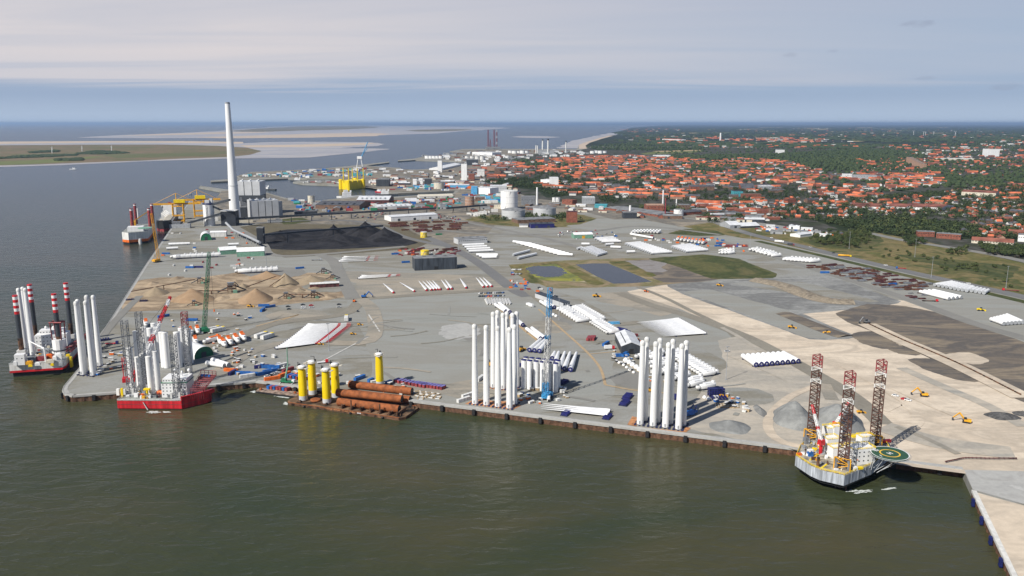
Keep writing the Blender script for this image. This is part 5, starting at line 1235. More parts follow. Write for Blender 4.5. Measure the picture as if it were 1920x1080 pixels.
def small_ship(zone, u, v, L, label, hull, rz, sup=WHITE, hgt=1.0):
    p = G(zone, u, v, WATER_Z); t = thing('ship', label, 'ship', (p.x, p.y, WATER_Z), rz)
    W = L * .17; h = MB(); h.prism([(-L / 2, -W / 2), (L * .32, -W / 2), (L * .5, 0), (L * .32, W / 2), (-L / 2, W / 2)], -.5, L * .075, 0, 1); h.build('hull', [hull, DECK], t)
    cabin(t, 'superstructure', L * .08, 0, L * .075, L * .34, W * .85, L * .10 * hgt, 0, sup, 6); b = cabin(t, 'bridge', L * .12, 0, L * (.075 + .10 * hgt), L * .16, W * .8, L * .055 * hgt, 0, sup, 4)
    m = MB(); m.bar((L * .1, 0, L * (.13 + .1 * hgt)), (L * .1, 0, L * (.25 + .1 * hgt)), L * .012); m.build('mast', GREY, t)
    m = MB(); m.box(-L * .08, 0, L * (.075 + .1 * hgt), L * .06, W * .3, L * .07); m.build('funnel', sup, t)
small_ship('fa', 635, 795, 62, 'white ship with dark hull moored behind the power station blocks', CHARCOAL, R(165))
small_ship('fb', 260, 722, 70, 'white offshore supply ship moored in front of the yellow platform base', WHITE, R(200), hgt=1.5)
small_ship('fb', 600, 705, 66, 'white-decked supply ship with dark hull at the inner dock mouth', CHARCOAL, R(190), hgt=1.4)
small_ship('fb', 540, 675, 40, 'small red workboat at the inner dock mouth', RED, R(150))
small_ship('fb', 1150, 675, 45, 'cream and grey ship inside the inner dock', CREAM, R(200))
small_ship('fa', 900, 720, 60, 'dark grey ship with pale bridge at the trawler quay', CHARCOAL, R(185))
small_ship('fg', 550, 470, 34, 'small white ferry crossing the channel', WHITE, R(10))
small_ship('p', 357, 365, 14, 'small sailing boat off the breakwater', WHITE, R(60))

# ---------------------------------------------------------------- containers, vehicles, machines
def make_container(m, L=12.2, roof=None):
    def mk():
        t = thing('shipping_container', None, 'container')
        b = MB(); b.box(0, 0, .12, L, 2.44, 2.6, 0, 0, 1.0, 1)
        for k in range(int(L / 1.2)):
            x = -L / 2 + .6 + k * 1.2
            for s in (-1, 1): b.box(x, s * 1.22, .3, .5, .10, 2.25)
        b.build('container_body', [m, roof or m], t)
        d = MB(); d.box(L / 2 + .02, 0, .3, .1, 2.2, 2.25); d.build('door', m, t)
        return t
    return Proto(mk)
CT = {k: make_container(m, 12.2, rf) for k, m, rf in (('blue', BLUE, None), ('red', RED_DULL, None), ('orange', ORANGE, None), ('white', WHITE_WORN, None), ('navy', NAVY, None), ('green', GREEN, None), ('teal', TEAL, None), ('sky', SKYBLUE, None), ('grey', GREY, None))}
CS = {k: make_container(m, 6.1, rf) for k, m, rf in (('violet', RED_DULL, mat('violet_blue_tarp', (.16, .15, .38), .6, var=.2)), ('blue', BLUE, None), ('red', RED_DULL, None), ('white', WHITE_WORN, None), ('orange', ORANGE, None))}
def cont(kind, zone, u, v, deg, where, group='containers in the yard', small=False, z=0.0):
    w = {'violet': 'small red container with violet top'}.get(kind, ('small ' if small else '') + {'sky': 'light blue', 'navy': 'navy blue'}.get(kind, kind) + ' container')
    p = G(zone, u, v, z)
    return (CS if small else CT)[kind](p, R(deg), f'{w} {where}', group)
for i in range(9): cont('violet', 'z2', 1640 + i * 30, 702 + i * 5.6, 58, f'in the row behind the piles, {ORD[i]} from left', 'row of small containers behind the piles', True)
for i in range(9): cont('violet', 'z3', 5 + i * 23.5, 780 + i * 3.4, 58, f'in the row left of the towers, {ORD[i]} from left', 'row of small containers left of the towers', True)
for i in range(6): cont('violet' if i % 2 else 'blue', 'z2', 735 + i * 27, 662 + i * 4.5, 58, f'behind the yellow pieces, {ORD[i]} from left', 'row of small containers behind the yellow pieces', True)
for i in range(3): cont('blue', 'z2', 1420 + i * 75, 700 + i * 9, 58, f'between the quay rows, {ORD[i]} from the left', 'loose small containers', True)
cont('blue', 'z2', 1325, 680, 60, 'standing alone behind the upper rusty pile')
for i, (k, u, v) in enumerate([('blue', 268, 498), ('red', 300, 500), ('blue', 330, 502), ('red', 362, 505), ('red', 395, 510), ('blue', 428, 514), ('red', 458, 520)]): cont(k, 'd4', u, v, -20 + 78, f'on the small barge, {ORD[i]} from the left', 'containers on the small barge', True, -3.4)
for i, (k, u, v, a, w) in enumerate([('blue', 545, 585, 0, 'lying across behind the quay corner'), ('blue', 590, 588, 0, 'end to end behind the quay corner'), ('blue', 570, 620, 35, 'slanting behind the quay corner, upper one'), ('blue', 525, 640, 35, 'slanting behind the quay corner, lower one'), ('navy', 498, 585, 20, 'left of the blue pair at the quay corner'), ('red', 720, 612, 60, 'right of the small green crane'), ('orange', 692, 650, 60, 'upright beside the small green crane'), ('white', 660, 575, 50, 'by the parked cars near the quay corner'), ('blue', 340, 640, -3, 'in line beside the red vessel bow, left one'), ('blue', 400, 645, -3, 'in line beside the red vessel bow, right one'), ('white', 378, 662, 30, 'in front of the blue pair beside the red bow'), ('orange', 240, 615, -10, 'lattice-covered near the two white sections'), ('navy', 255, 632, 80, 'near the two white sections'), ('orange', 585, 685, 30, 'at the quay edge by the corner'), ('blue', 95, 352, 0, 'lying beside the orange-roofed nacelles')]):
    cont(k, 'z2', u, v, a, w)
for i, (k, z, u, v, a, w) in enumerate([('sky', 'd5', 905, 408, 8, 'behind the ring-nosed nacelles'), ('navy', 'd5', 1000, 480, -50, 'behind the grey shed, far one'), ('navy', 'd5', 1035, 500, -50, 'behind the grey shed, near one'), ('orange', 'd5', 1020, 545, -30, 'behind the grey shed roof'), ('red', 'd5', 1110, 550, 20, 'by itself in the clutter behind the grey shed'), ('blue', 'd5', 815, 640, 60, 'at the left wall of the grey shed'), ('blue', 'd5', 1000, 770, 10, 'before the grey shed gable'), ('blue', 'd5', 1030, 758, 60, 'stacked goods before the grey shed gable'), ('red', 'd5', 620, 580, 75, 'in the small trio left of the shed, first'), ('red', 'd5', 650, 578, 75, 'in the small trio left of the shed, second'), ('red', 'd5', 680, 578, 75, 'in the small trio left of the shed, third'), ('navy', 'd6', 620, 335, 80, 'between the nacelle rows'), ('white', 'z3', 465, 740, 70, 'white tall box behind the front towers'), ('white', 'z3', 345, 895, 45, 'on the quay edge left of the towers, front'), ('white', 'z3', 378, 862, 45, 'on the quay edge left of the towers, rear'),
                                     ('blue', 'z6', 1050, 860, 90, 'in the blue stack right of the green crane, front'), ('blue', 'z6', 1060, 828, 5, 'in the blue stack right of the green crane, rear'), ('blue', 'z6', 1105, 835, 40, 'in the blue stack right of the green crane, right'), ('blue', 'z6', 335, 905, 45, 'below the sand works on the left'), ('blue', 'z6', 540, 932, 0, 'lying alone left of the green crane'), ('blue', 'z6', 525, 550, 0, 'above the sand works, left'), ('navy', 'z6', 590, 548, 0, 'above the sand works, right'), ('blue', 'z6', 352, 450, 0, 'by the west quay sections'), ('blue', 'z6', 1320, 555, 30, 'alone on the apron below the coal yard'), ('blue', 'z7', 545, 452, 20, 'left of the scrap heap by the dark hall'), ('blue', 'z7', 620, 512, 20, 'before the scrap heap by the dark hall'), ('green', 'z7', 860, 310, 10, 'on the yard beside the yellow tank'), ('white', 'z7', 1522, 828, 120, 'lorry box near the dark barracks'), ('blue', 'z8', 1555, 228, 10, 'in the rear yard before the red stack, far'), ('blue', 'z8', 1545, 248, 10, 'in the rear yard before the red stack, near'), ('navy', 'z8', 1440, 195, 10, 'in the rear yard'), ('blue', 'z8', 640, 188, 60, 'in front of the green shed'), ('blue', 'ff', 1010, 497, 20, 'in the steel stockyard'), ('blue', 'ff', 540, 415, 0, 'at the edge of the steel stockyard'), ('white', 'z6', 850, 540, 20, 'white unit with orange cover above the sand works'), ('orange', 'z6', 875, 532, 80, 'orange cover above the sand works')]):
    cont(k, z, u, v, a, w)
# long white covered units with yellow ends
def make_unit():
    t = thing('covered_unit', None, 'covered unit')
    b = MB(); b.prism([(-6.5, -1.9), (6.5, -1.9), (6.5, 1.9), (-6.5, 1.9)], .5, 3.4); b.box(0, 0, 3.4, 12.6, 3.2, .4); b.build('cover', WHITE_WORN, t)
    y = MB(); y.box(5.2, 0, 3.82, 2.4, 3.0, .12); y.build('end_stripe', YELLOW, t)
    s = MB(); s.box(0, 0, 0, 9, 2.6, .5); s.build('skid', CHARCOAL, t)
    return t
UNIT = Proto(make_unit)
for i, (u, v) in enumerate([(495, 325), (548, 335)]): UNIT(G('z2', u, v), R(62), f'white covered unit with yellow end, {"left" if i == 0 else "right"} of the pair in the middle of the yard', 'covered units', 1.15)
for i, (u, v) in enumerate([(85, 275), (130, 280)]): UNIT(G('z2', u, v), R(52), f'white covered unit with yellow end, {"left" if i == 0 else "right"} of the pair beside the green crane', 'covered units', 1.15)
UNIT(G('z2', 1213, 180), R(100), 'white covered unit with yellow end beside the red-tipped blades', 'covered units', 1.1)

def make_car(m):
    def mk():
        t = thing('parked_car', None, 'car')
        b = MB(); b.box(0, 0, .35, 4.3, 1.75, .62, 0, 0, .97); b.build('body', m, t)
        c = MB(); c.box(-.2, 0, .95, 2.4, 1.6, .55, 0, 0, .78, 1); c.build('cabin', [GLASS, m], t)
        for x in (-1.35, 1.35):
            for y in (-.82, .82):
                w = MB(); w.tube((x, y - .1, .33), (x, y + .1, .33), .33, n=10); w.build('wheel', BLACK, t)
        return t
    return Proto(mk)
CARS = {k: make_car(m) for k, m in (('white', WHITE), ('dark', CHARCOAL), ('silver', GREY_PALE), ('red', RED), ('blue', BLUE))}
def car(kind, zone, u, v, deg, where, group='parked cars'):
    k = {'dark': 'dark grey', 'silver': 'silver grey'}.get(kind, kind)
    return CARS[kind](G(zone, u, v), R(deg), f'{k} car {where}', group, 1.15)
for i in range(5): car(('white', 'dark', 'white', 'silver', 'white')[i], 'z2', 545 + i * 20, 660 - i * 7, 40, f'in the slanting row at the quay corner, {ORD[i]} from the left')
for i in range(4): car(('dark', 'silver', 'white', 'dark')[i], 'z2', 650 + i * 18, 612 - i * 6, 40, f'in the row behind the small green crane, {ORD[i]} from the left')
for i, (k, u, v) in enumerate([('dark', 845, 55), ('white', 850, 72), ('white', 848, 85), ('red', 915, 60), ('silver', 918, 78), ('dark', 720, 70), ('dark', 728, 92), ('dark', 1150, 52), ('silver', 1150, 75)]): car(k, 'z2', u, v, 20, f'in the loose group below the sand works, {ORD[i]} listed from the west')
for i in range(3): car('white', 'z5', 805 + i * 40, 348 + i * 14, -40, f'on the sandy track behind the rig legs, {ORD[i]} from the left') if i != 1 else None
car('red', 'z5', 862, 370, -40, 'between two white ones on the sandy track behind the rig')
for i in range(22):
    k = rnd.choice(['dark', 'dark', 'silver', 'red', 'white', 'blue'])
    car(k, 'z3', 460 + (i % 11) * 17 + rnd.uniform(-3, 3), 118 + (i // 11) * 22 - (i % 11) * .4, 70, f'behind the pallet field, {"far" if i < 11 else "near"} row, {ORD[i % 11]} from the left', 'cars behind the pallet field')
for i in range(16):
    car(rnd.choice(['white', 'silver', 'dark']), 'z8', 5 + i % 8 * 9, 425 + i // 8 * 32, 70, f'beside the algae pond, {"far" if i < 8 else "near"} row, {ORD[i % 8]} from left', 'cars left of the algae pond')
car('silver', 'd6', 1340, 238, 10, 'standing alone on the empty apron right of the towers')
car('dark', 'z7', 272, 865, 100, 'driving on the track behind the blades')
# white pallets of small parts behind the towers
def make_pallet():
    t = thing('pallet_stack', None, 'pallet'); b = MB()
    b.box(0, 0, .3, 5.4, 1.2, .9); b.build('wrapped_goods', WHITE_WORN, t); s = MB(); s.box(0, 0, 0, 5.2, 1.1, .3); s.build('pallet_board', WOOD, t)
    return t
PAL = Proto(make_pallet)
for r in range(5):
    for c in range(9): PAL(G('z3', 505 + c * 20 + r * 4, 163 + r * 8), R(75), f'white wrapped goods in the field behind the tall towers, row {ORD[r]}, {ORD[c]} from the left', 'wrapped goods behind the towers', 1.3)
FRM = Proto(lambda: (lambda t: ((MB().box(0, -2, 0, 6, .7, .8).box(0, 2, 0, 6, .7, .8).build('side_beam', WOOD, t)), [MB().box(x_, 0, 0, .7, 3.3, .7).build('cross_beam', WHITE_WORN, t) for x_ in (-2.4, 2.4)], t)[2])(thing('timber_frame', None, 'frame')))
for i in range(9): FRM(G('z3', 10 + (i % 4) * 45 + (i // 4) * 12, 832 + (i // 4) * 22 + (i % 4) * 6), R(20 + i * 9), f'pale timber frame on the quay apron left of the towers, {ORD[i]} in the scatter', 'timber frames on the apron')
for i in range(12):
    FRM(G('d6', 1240 + (i % 6) * 38, 835 + (i // 6) * 22 + (i % 6) * 2 - (4 if i > 5 else 0)), R(15), f'tan timber frame by the gravel heap, {"far" if i < 6 else "near"} row, {ORD[i % 6]} from the left', 'timber frames by the gravel heap', .85)
# navy transport frames and racks
def make_rack():
    t = thing('transport_rack', None, 'rack')
    b = MB()
    for x in (-4.5, 4.5): b.box(x, 0, 0, .6, 5, .7)
    for y in (-2.4, 2.4): b.box(0, y, 0, 9.6, .6, .7)
    b.build('base_frame', DARKBLUE, t)
    u = MB()
    for x in range(-4, 5, 2): u.box(x, 0, .7, .5, 4.4, 1.4)
    u.build('cradle', NAVY, t)
    return t
RACK = Proto(make_rack)
for i, (z, u, v, a, lab, s) in enumerate([('z3', 1530, 870, 65, 'left of the right tower group, far one', 1.2), ('z3', 1510, 915, 65, 'left of the right tower group, near one', 1.2), ('z3', 1085, 990, 65, 'under the left end of the quay-side blades', 1.0), ('z3', 1385, 1015, 65, 'under the roots of the quay-side blades', 1.0), ('z3', 1065, 765, 60, 'right of the upright sections', 1.1), ('d6', 1250, 768, 5, 'at the foot of the navy tall rack', 1.2), ('z4', 475, 640, 70, 'behind the rear right towers', 1.0), ('d1', 1050, 640, 40, 'behind the west corner towers', 1.1), ('z3', 747, 640, 70, 'left of the upright sections', .8), ('z6', 90, 780, 30, 'on the quay below the sand conveyor', .9), ('z6', 190, 790, 10, 'beside the west quay sand heap', .9)]):
    RACK(G(z, u, v), R(a), 'dark blue steel transport rack ' + lab, 'dark blue racks', s)
def tall_rack():
    p = G('d6', 1215, 735); t = thing('storage_rack', 'tall navy lattice storage rack beside the loose nacelles', 'rack', p, R(8)); b = MB()
    for i in range(7):
        for y in (-2, 2): b.bar((-6 + i * 2, y, 0), (-6 + i * 2, y, 6.5), .4)
    for z in (.5, 2.5, 4.5, 6.4):
        for y in (-2, 2): b.bar((-6, y, z), (6, y, z), .35)
    b.build('uprights', NAVY, t); s = MB()
    for z in (1, 3, 5): s.box(0, 0, z, 12, 3.8, 1.2)
    s.build('stored_panels', DARKBLUE, t)
tall_rack()
def blue_spreader():
    p = G('d6', 880, 950); t = thing('lifting_yoke', 'large blue lifting yoke lying right of the tower bases', 'lifting yoke', p, R(30)); b = MB()
    b.prism([(-6, -3), (4, -4), (10, -1), (10, 1.5), (3, 4), (-6, 3)], .8, 2.2); b.box(-4, 0, 0, 2, 5, .8); b.box(6, 0, 0, 2, 3, .8); b.build('yoke_body', BLUE, t)
    c = MB(); c.bar((4, 2, 2.2), (14, 8, 2.8), 1.0); c.bar((8, 0, 2.2), (15, 6, 2.6), .8); c.build('lifting_arm', NAVY, t)
blue_spreader()

def lorry(zone, u, v, deg, label, cab=RED, box=WHITE, L=11, tank=False, flat=False):
    p = G(zone, u, v); t = thing('lorry', label, 'lorry', p, R(deg))
    c = MB(); c.box(L / 2 + 1.4, 0, .6, 2.3, 2.4, 2.5); c.build('cab', cab, t); g = MB(); g.box(L / 2 + 2.5, 0, 1.9, .2, 2.1, .9); g.build('windscreen', GLASS, t)
    b = MB()
    if tank: b.lathe([(.8, -L / 2), (1.35, -L / 2 + .4), (1.35, L / 2 - .4), (.8, L / 2)], 12, at=(0, 0, 2.2), axis='X')
    elif flat: b.box(0, 0, 1.0, L, 2.5, .3)
    else: b.box(0, 0, 1.0, L, 2.5, 2.8)
    b.build('tank' if tank else 'load_bed' if flat else 'cargo_box', box, t)
    for x in (-L / 2 + 1.2, -L / 2 + 2.6, L / 2 - 1, L / 2 + 1.6):
        for y in (-1.1, 1.1): w = MB(); w.tube((x, y - .18, .5), (x, y + .18, .5), .5, n=10); w.build('wheel', BLACK, t)
lorry('ff', 672, 300, -22, 'yellow tanker lorry on the main road beside the grass', YELLOW, AMBER, 17, True)
lorry('ff', 220, 200, -24, 'white box lorry on the main road near the depot', WHITE, WHITE, 13)
lorry('ff', 300, 222, -24, 'dark red lorry following the white one on the main road', RED_DULL, CHARCOAL, 9)
lorry('ff', 1075, 385, 160, 'lorry with blue cab and red bed on the main road', BLUE, RED, 11, flat=True)
lorry('ff', 1835, 538, 160, 'long red flatbed lorry at the right end of the main road', RED, RED_DULL, 16, flat=True)
lorry('ff', 1260, 610, -10, 'red lorry with empty trailer beside the low section row', RED, RUST_DARK, 15, flat=True)
lorry('z3', 828, 212, 120, 'white box lorry on the road near the barracks', WHITE, WHITE, 11)
lorry('z1', 800, 562, 10, 'dark lorry with red trailer behind the west corner towers', NAVY, RED, 9, flat=True)
lorry('d5', 840, 690, 10, 'red and white lorry beside the grey shed', RED, WHITE, 7)
lorry('z2', 1000, 545, 20, 'red and white lorry behind the yellow transition pieces', RED, WHITE, 7, flat=True)
lorry('z6', 1435, 495, 5, 'grey flatbed lorry below the coal yard', GREY, GREY_MID, 13, flat=True)

def excavator(zone, u, v, deg, label, m=AMBER, s=1.1, boom=1):
    p = G(zone, u, v); t = thing('excavator', label, 'excavator', p, R(deg)); s *= .82; t.scale = (s, s, s)
    for y in (-1.2, 1.2): k = MB(); k.box(0, y, 0, 4.2, .6, .9, 0, 0, .9); k.build('track', BLACK, t)
    b = MB(); b.box(-.6, 0, 1.0, 3.6, 2.6, 1.2); b.build('house', m, t); c = MB(); c.box(.7, .7, 2.0, 1.4, 1.0, 1.3); c.build('cab', GLASS, t)
    if boom:
        a = MB(); a.bar((.9, -.3, 1.6), (3.8, -.3, 5.2), .7); a.build('boom', m, t); d = MB(); d.bar((3.7, -.3, 5.3), (6.8, -.3, 1.9), .5); d.build('stick', m, t)
        e = MB(); e.box(6.9, -.3, .6, 1.1, 1.2, 1.2, 0, 0, .7); e.build('bucket', CHARCOAL, t)
def loader(zone, u, v, deg, label, m=AMBER, s=1.3):
    p = G(zone, u, v); t = thing('wheel_loader', label, 'wheel loader', p, R(deg)); s *= .72; t.scale = (s, s, s)
    b = MB(); b.box(-1.2, 0, 1, 3.4, 2.0, 1.2); b.build('body', m, t); c = MB(); c.box(.3, 0, 1.4, 1.4, 1.5, 1.7); c.build('cab', GLASS, t)
    for x in (-1.6, 1.6):
        for y in (-1.0, 1.0): w = MB(); w.tube((x, y - .3, .75), (x, y + .3, .75), .75, n=12); w.build('wheel', BLACK, t)
    a = MB(); a.bar((.9, 0, 1.5), (3.2, 0, .9), .5); a.build('lift_arm', m, t); k = MB(); k.box(3.6, 0, .2, 1.0, 2.6, 1.0, 0, 0, .8); k.build('bucket', m, t)
excavator('z5', 1255, 515, 150, 'orange excavator with raised boom on the pale sand', AMBER, 1.5)
excavator('z5', 985, 348, 160, 'yellow excavator on the sand behind the rig legs', AMBER, 1.5)
excavator('ff', 830, 760, 200, 'grey dredging excavator at the tip of the dike', GREY_MID, 1.6)
excavator('z7', 320, 765, 10, 'blue excavator with long boom beside the sand works', BLUE, 1.8)
excavator('z7', 248, 795, 90, 'orange-red excavator on the track by the sand works', ORANGE, 1.3, 0)
excavator('z6', 820, 690, 30, 'dark excavator working among the sand screens', CHARCOAL, 1.6)
loader('ff', 310, 795, -20, 'yellow dump loader on the smooth gravel strip', AMBER, 1.7)
loader('ff', 557, 830, 160, 'yellow bulldozer at the end of the dark embankment', AMBER, 1.4)
loader('z8', 1555, 545, -20, 'yellow road roller on the grey rubble field', AMBER, 1.7)
loader('z8', 630, 628, 10, 'orange machine parked on the north apron', AMBER, 2.0)
loader('z8', 1005, 590, -40, 'orange machine beside the sandy bank', ORANGE, 1.3)
loader('z5', 585, 455, 0, 'yellow loader behind the gravel heap', AMBER, 1.3)
loader('ff', 1618, 675, -15, 'yellow tractor with trailer on the right terrace', YELLOW, 1.8)
loader('z2', 1265, 303, 10, 'yellow forklift beside the red blade tips', AMBER, 1.2)
loader('z2', 1325, 225, 10, 'yellow forklift behind the red blade tips', AMBER, 1.2)
loader('z2', 992, 390, 10, 'yellow forklift below the red blade tips', AMBER, 1.1)
loader('z4', 300, 592, 90, 'yellow forklift behind the right towers', AMBER, 1.3)
loader('d6', 1290, 745, 0, 'yellow forklift at the navy rack', AMBER, 1.3)
loader('z3', 540, 640, 90, 'yellow stack machine behind the front towers', AMBER, 2.2)
loader('z3', 760, 535, 60, 'yellow machine right of the rear towers', AMBER, 2.2)
loader('z6', 300, 725, 30, 'yellow loader at the west sand heap', AMBER, 1.4)
loader('z6', 960, 832, 5, 'yellow and dark loader right of the green crane', AMBER, 1.6)

# ---------------------------------------------------------------- cranes
def crawler_crane(zone, base, top, label, boom_m, house_m, w=3.0, bays=26, hook=None, lean_back=0, deg=70, bands=None):
    p = G(zone, *base); t = thing('crawler_crane', label, 'crane', p, 0)
    q = ray_y(zone, top[0], top[1], p.y + lean_back) - p
    ca, sa = math.cos(R(deg)), math.sin(R(deg))
    for s in (-1, 1): k = MB(); k.box(-sa * 3.6 * s, ca * 3.6 * s, 0, 9.5, 1.5, 1.7, R(deg), 0, .95); k.build('crawler_track', BLACK, t)
    h = MB(); h.box(-ca * 1.5, -sa * 1.5, 1.9, 9, 5.4, 3.0, R(deg)); h.box(-ca * 6, -sa * 6, 1.8, 3, 7.0, 2.6, R(deg)); h.build('machine_house', house_m, t)
    c = MB(); c.box(ca * 3.4 - sa * 3.4, sa * 3.4 + ca * 3.4, 2.2, 2.2, 1.6, 2.2, R(deg)); c.build('cab', WHITE, t)
    b = MB(); b.lattice((ca * 2, sa * 2, 2.5), q, w, bays, .16, 0, w2=w * .75, alt=bands, diag=.10); bm = b.build('boom', [boom_m, WHITE_WORN], t)
    m = MB(); back = Vector((-ca * 5, -sa * 5, 13)); m.bar((-ca * 1, -sa * 1, 4.5), back, .4); m.bar(back, (-ca * 6, -sa * 6, 4), .25); m.build('gantry_mast', boom_m, t)
    k = MB(); k.bar(back, q, .12); hk = q if hook is None else ray_y(zone, hook[0], hook[1], p.y + 14) - p
    k.bar(q, (hk.x, hk.y, q.z * .97), .1); k.bar((hk.x, hk.y, q.z * .97), (hk.x, hk.y, max(3, hk.z)), .14); k.build('cables', BLACK, t)
    kb = MB(); kb.box(hk.x, hk.y, max(2, hk.z - 2.2), 1.2, 1.2, 2.2); kb.build('hook_block', ORANGE, t)
crawler_crane('z3', (940, 885), (970, 75), 'tall light blue crawler crane with upright lattice boom among the tower sections', CRANEBLUE, CRANEBLUE, 3.4, 30, lean_back=6, deg=250, bands=[(.12, 0), (.52, 1), (.58, 0), (.72, 1), (1, 0)])
crawler_crane('z6', (632, 1012), (664, 435), 'green crawler crane with tall lattice boom beside the green tent', GREEN, GREEN, 3.3, 26, (700, 850), 8, 120)
crawler_crane('d7', (512, 1022), (430, 405), 'yellow crane with leaning boom on the west quay', AMBER, AMBER, 3.2, 20, lean_back=10, deg=60)
def mobile_crane():
    p = G('z2', 715, 712); t = thing('mobile_crane', 'small green truck crane with raised telescopic boom at the quay corner', 'crane', p, R(-10))
    c = MB(); c.box(0, 0, .8, 11, 2.7, 1.3); c.build('carrier', GREEN, t); k = MB(); k.box(5.2, 0, 1.4, 2.0, 2.5, 1.7); k.build('cab', WHITE, t)
    for x in (-4.5, -2.5, 2, 4):
        for y in (-1.2, 1.2): w = MB(); w.tube((x, y - .25, .65), (x, y + .25, .65), .65, n=10); w.build('wheel', BLACK, t)
    q = ray_y('z2', 705, 415, p.y + 3) - p
    b = MB(); b.tube((-2, 0, 2.6), (q.x, q.y, q.z * .5), .75, .6, n=6, smooth=False); b.tube((q.x * .85, q.y * .9, q.z * .48), (q.x, q.y, q.z), .5, .38, n=6, smooth=False); b.build('telescopic_boom', GREEN_PALE, t)
    s = MB(); s.box(-2.6, 0, 2.1, 4, 2.6, 1.8); s.build('slew_house', GREEN, t)
    for x in (-5, 5):
        o = MB(); o.box(x, 0, .3, .5, 7.5, .4); o.build('outrigger', WHITE, t)
mobile_crane()

# ---------------------------------------------------------------- halls, sheds and tents
def hall(name, label, zone, a, b, depth, h, rh, wall_m, roof_m, cat='hall', doors=1, door_m=CHARCOAL, ridge='long', nwin=0, strips=0, parapet=False, door_side=0):
    """A hall whose front wall foot runs between two surveyed points; depth goes away from the viewer."""
    p, q = G(zone, *a), G(zone, *b); d = q - p; L = d.length; rz = math.atan2(d.y, d.x)
    t = thing(name, label, cat, p, rz)
    w = MB(); w.prism([(0, 0), (L, 0), (L, depth), (0, depth)], 0, h)
    if rh and ridge == 'long':
        for x in (0, L): w.add([(x, 0, h), (x, depth, h), (x, depth / 2, h + rh)], [(0, 1, 2) if x == L else (2, 1, 0)])
    elif rh:
        for y in (0, depth): w.add([(0, y, h), (L, y, h), (L / 2, y, h + rh)], [(0, 1, 2) if y == 0 else (2, 1, 0)])
    w.build('wall', wall_m, t)
    r = MB(); o = .4
    if rh and ridge == 'long':
        for s in (0, 1):
            y0, y1 = (-o, depth / 2) if s == 0 else (depth + o, depth / 2)
            vv = [(-o, y0, h - o * 2 * rh / depth), (L + o, y0, h - o * 2 * rh / depth), (L + o, y1, h + rh), (-o, y1, h + rh)]
            vv += [(x, y, z + .3) for x, y, z in vv]; r.add(vv, [(0, 1, 2, 3), (4, 5, 6, 7), (0, 1, 5, 4), (1, 2, 6, 5), (3, 0, 4, 7)] if s == 0 else [(3, 2, 1, 0), (7, 6, 5, 4), (4, 5, 1, 0), (5, 6, 2, 1), (7, 4, 0, 3)])
    elif rh:
        for s in (0, 1):
            x0, x1 = (-o, L / 2) if s == 0 else (L + o, L / 2)
            vv = [(x0, -o, h - o * 2 * rh / L), (x0, depth + o, h - o * 2 * rh / L), (x1, depth + o, h + rh), (x1, -o, h + rh)]
            vv += [(x, y, z + .3) for x, y, z in vv]; r.add(vv, [(3, 2, 1, 0), (7, 6, 5, 4), (0, 1, 5, 4), (4, 7, 3, 0), (1, 2, 6, 5)] if s == 0 else [(0, 1, 2, 3), (4, 5, 6, 7), (4, 5, 1, 0), (0, 3, 7, 4), (5, 6, 2, 1)])
    else:
        r.box(L / 2, depth / 2, h, L + .5, depth + .5, .5)
        for k in range(3): r.box(L * (k + 1) / 4, depth * .55, h + .5, min(4, L * .08), min(3, depth * .15), 1.2)
    ro = r.build('roof', roof_m, t)
    if strips and rh:
        for k in range(strips):
            s = MB(); f = (k + 1) / (strips + 1)
            if ridge == 'short':
                x0 = L * .25; s.box(x0, depth * f, h + rh * .5 + .3, L * .03 + .6, depth * .8 if strips == 1 else depth / (strips * 3), .15)
            else: s.box(L * f, depth * .25, h + rh * .5 + .28, L / (strips * 4), depth * .34, .12)
            s.build('roof_light', CHARCOAL, ro)
    for k in range(doors):
        x = L * (k + .5) / doors; dd = MB(); dd.box(x, -.03, 0, min(5.5, L * .22), .2, min(5, h * .72)); dd.build('door', door_m, t)
    for k in range(nwin):
        x = L * (k + .5) / nwin; ww = MB(); ww.box(x, -.02, h * .6, min(2.2, L / nwin * .5), .14, min(1.3, h * .25)); ww.build('window', GLASS, t)
    return t
g_shed = hall('storage_shed', 'dark grey shed with pale pitched roof behind the right tower group', 'd5', (990, 745), (1212, 745), 46, 7.5, 3.6, CHARCOAL, ROOF_PALE, 'shed', 1, BLACK, 'short', strips=1)
hall('cladded_hall', 'large dark grey hall with flat roof and vertical panels in the middle of the yard', 'z7', (687, 570), (992, 556), 26, 17, 0, mat('ribbed_dark_cladding', (.048, .058, .072), .45, var=.3, scale=.4, streak=True), ROOF_GREY, 'hall', 1, BLACK)
hall('barracks', 'long dark-roofed office barracks behind the blue crane boom', 'd5', (335, 222), (412, 212), 62, 5.5, 0, GREY_PALE, CHARCOAL, 'barracks', 0, nwin=3)
def tent(label, zone, a, b, depth, h, wall_m, round_=True, name='storage_tent'):
    p, q = G(zone, *a), G(zone, *b); d = q - p; L = d.length; t = thing(name, label, 'tent', p, math.atan2(d.y, d.x)); n = 12
    arc = [(L / 2 - L / 2 * math.cos(math.pi * i / n), h * math.sin(math.pi * i / n) ** .8) for i in range(n + 1)]
    s = MB(); vv = [(x, y, z) for y in (-.3, depth) for x, z in arc]
    s.add(vv, [(i, i + 1, n + 2 + i, n + 1 + i)[::-1] for i in range(n)], 0, True); s.build('roof_skin', WHITE, t)
    e = MB(); e.add([(x, 0, z) for x, z in arc], [tuple(range(n + 1))[::-1]]); e.build('end_wall', wall_m, t); e = MB(); e.add([(x, depth - .1, z) for x, z in arc], [tuple(range(n + 1))]); e.build('end_wall', wall_m, t)
    dd = MB(); dd.box(L / 2, -.05, 0, L * .25, .25, h * .5); dd.build('door', CHARCOAL, t)
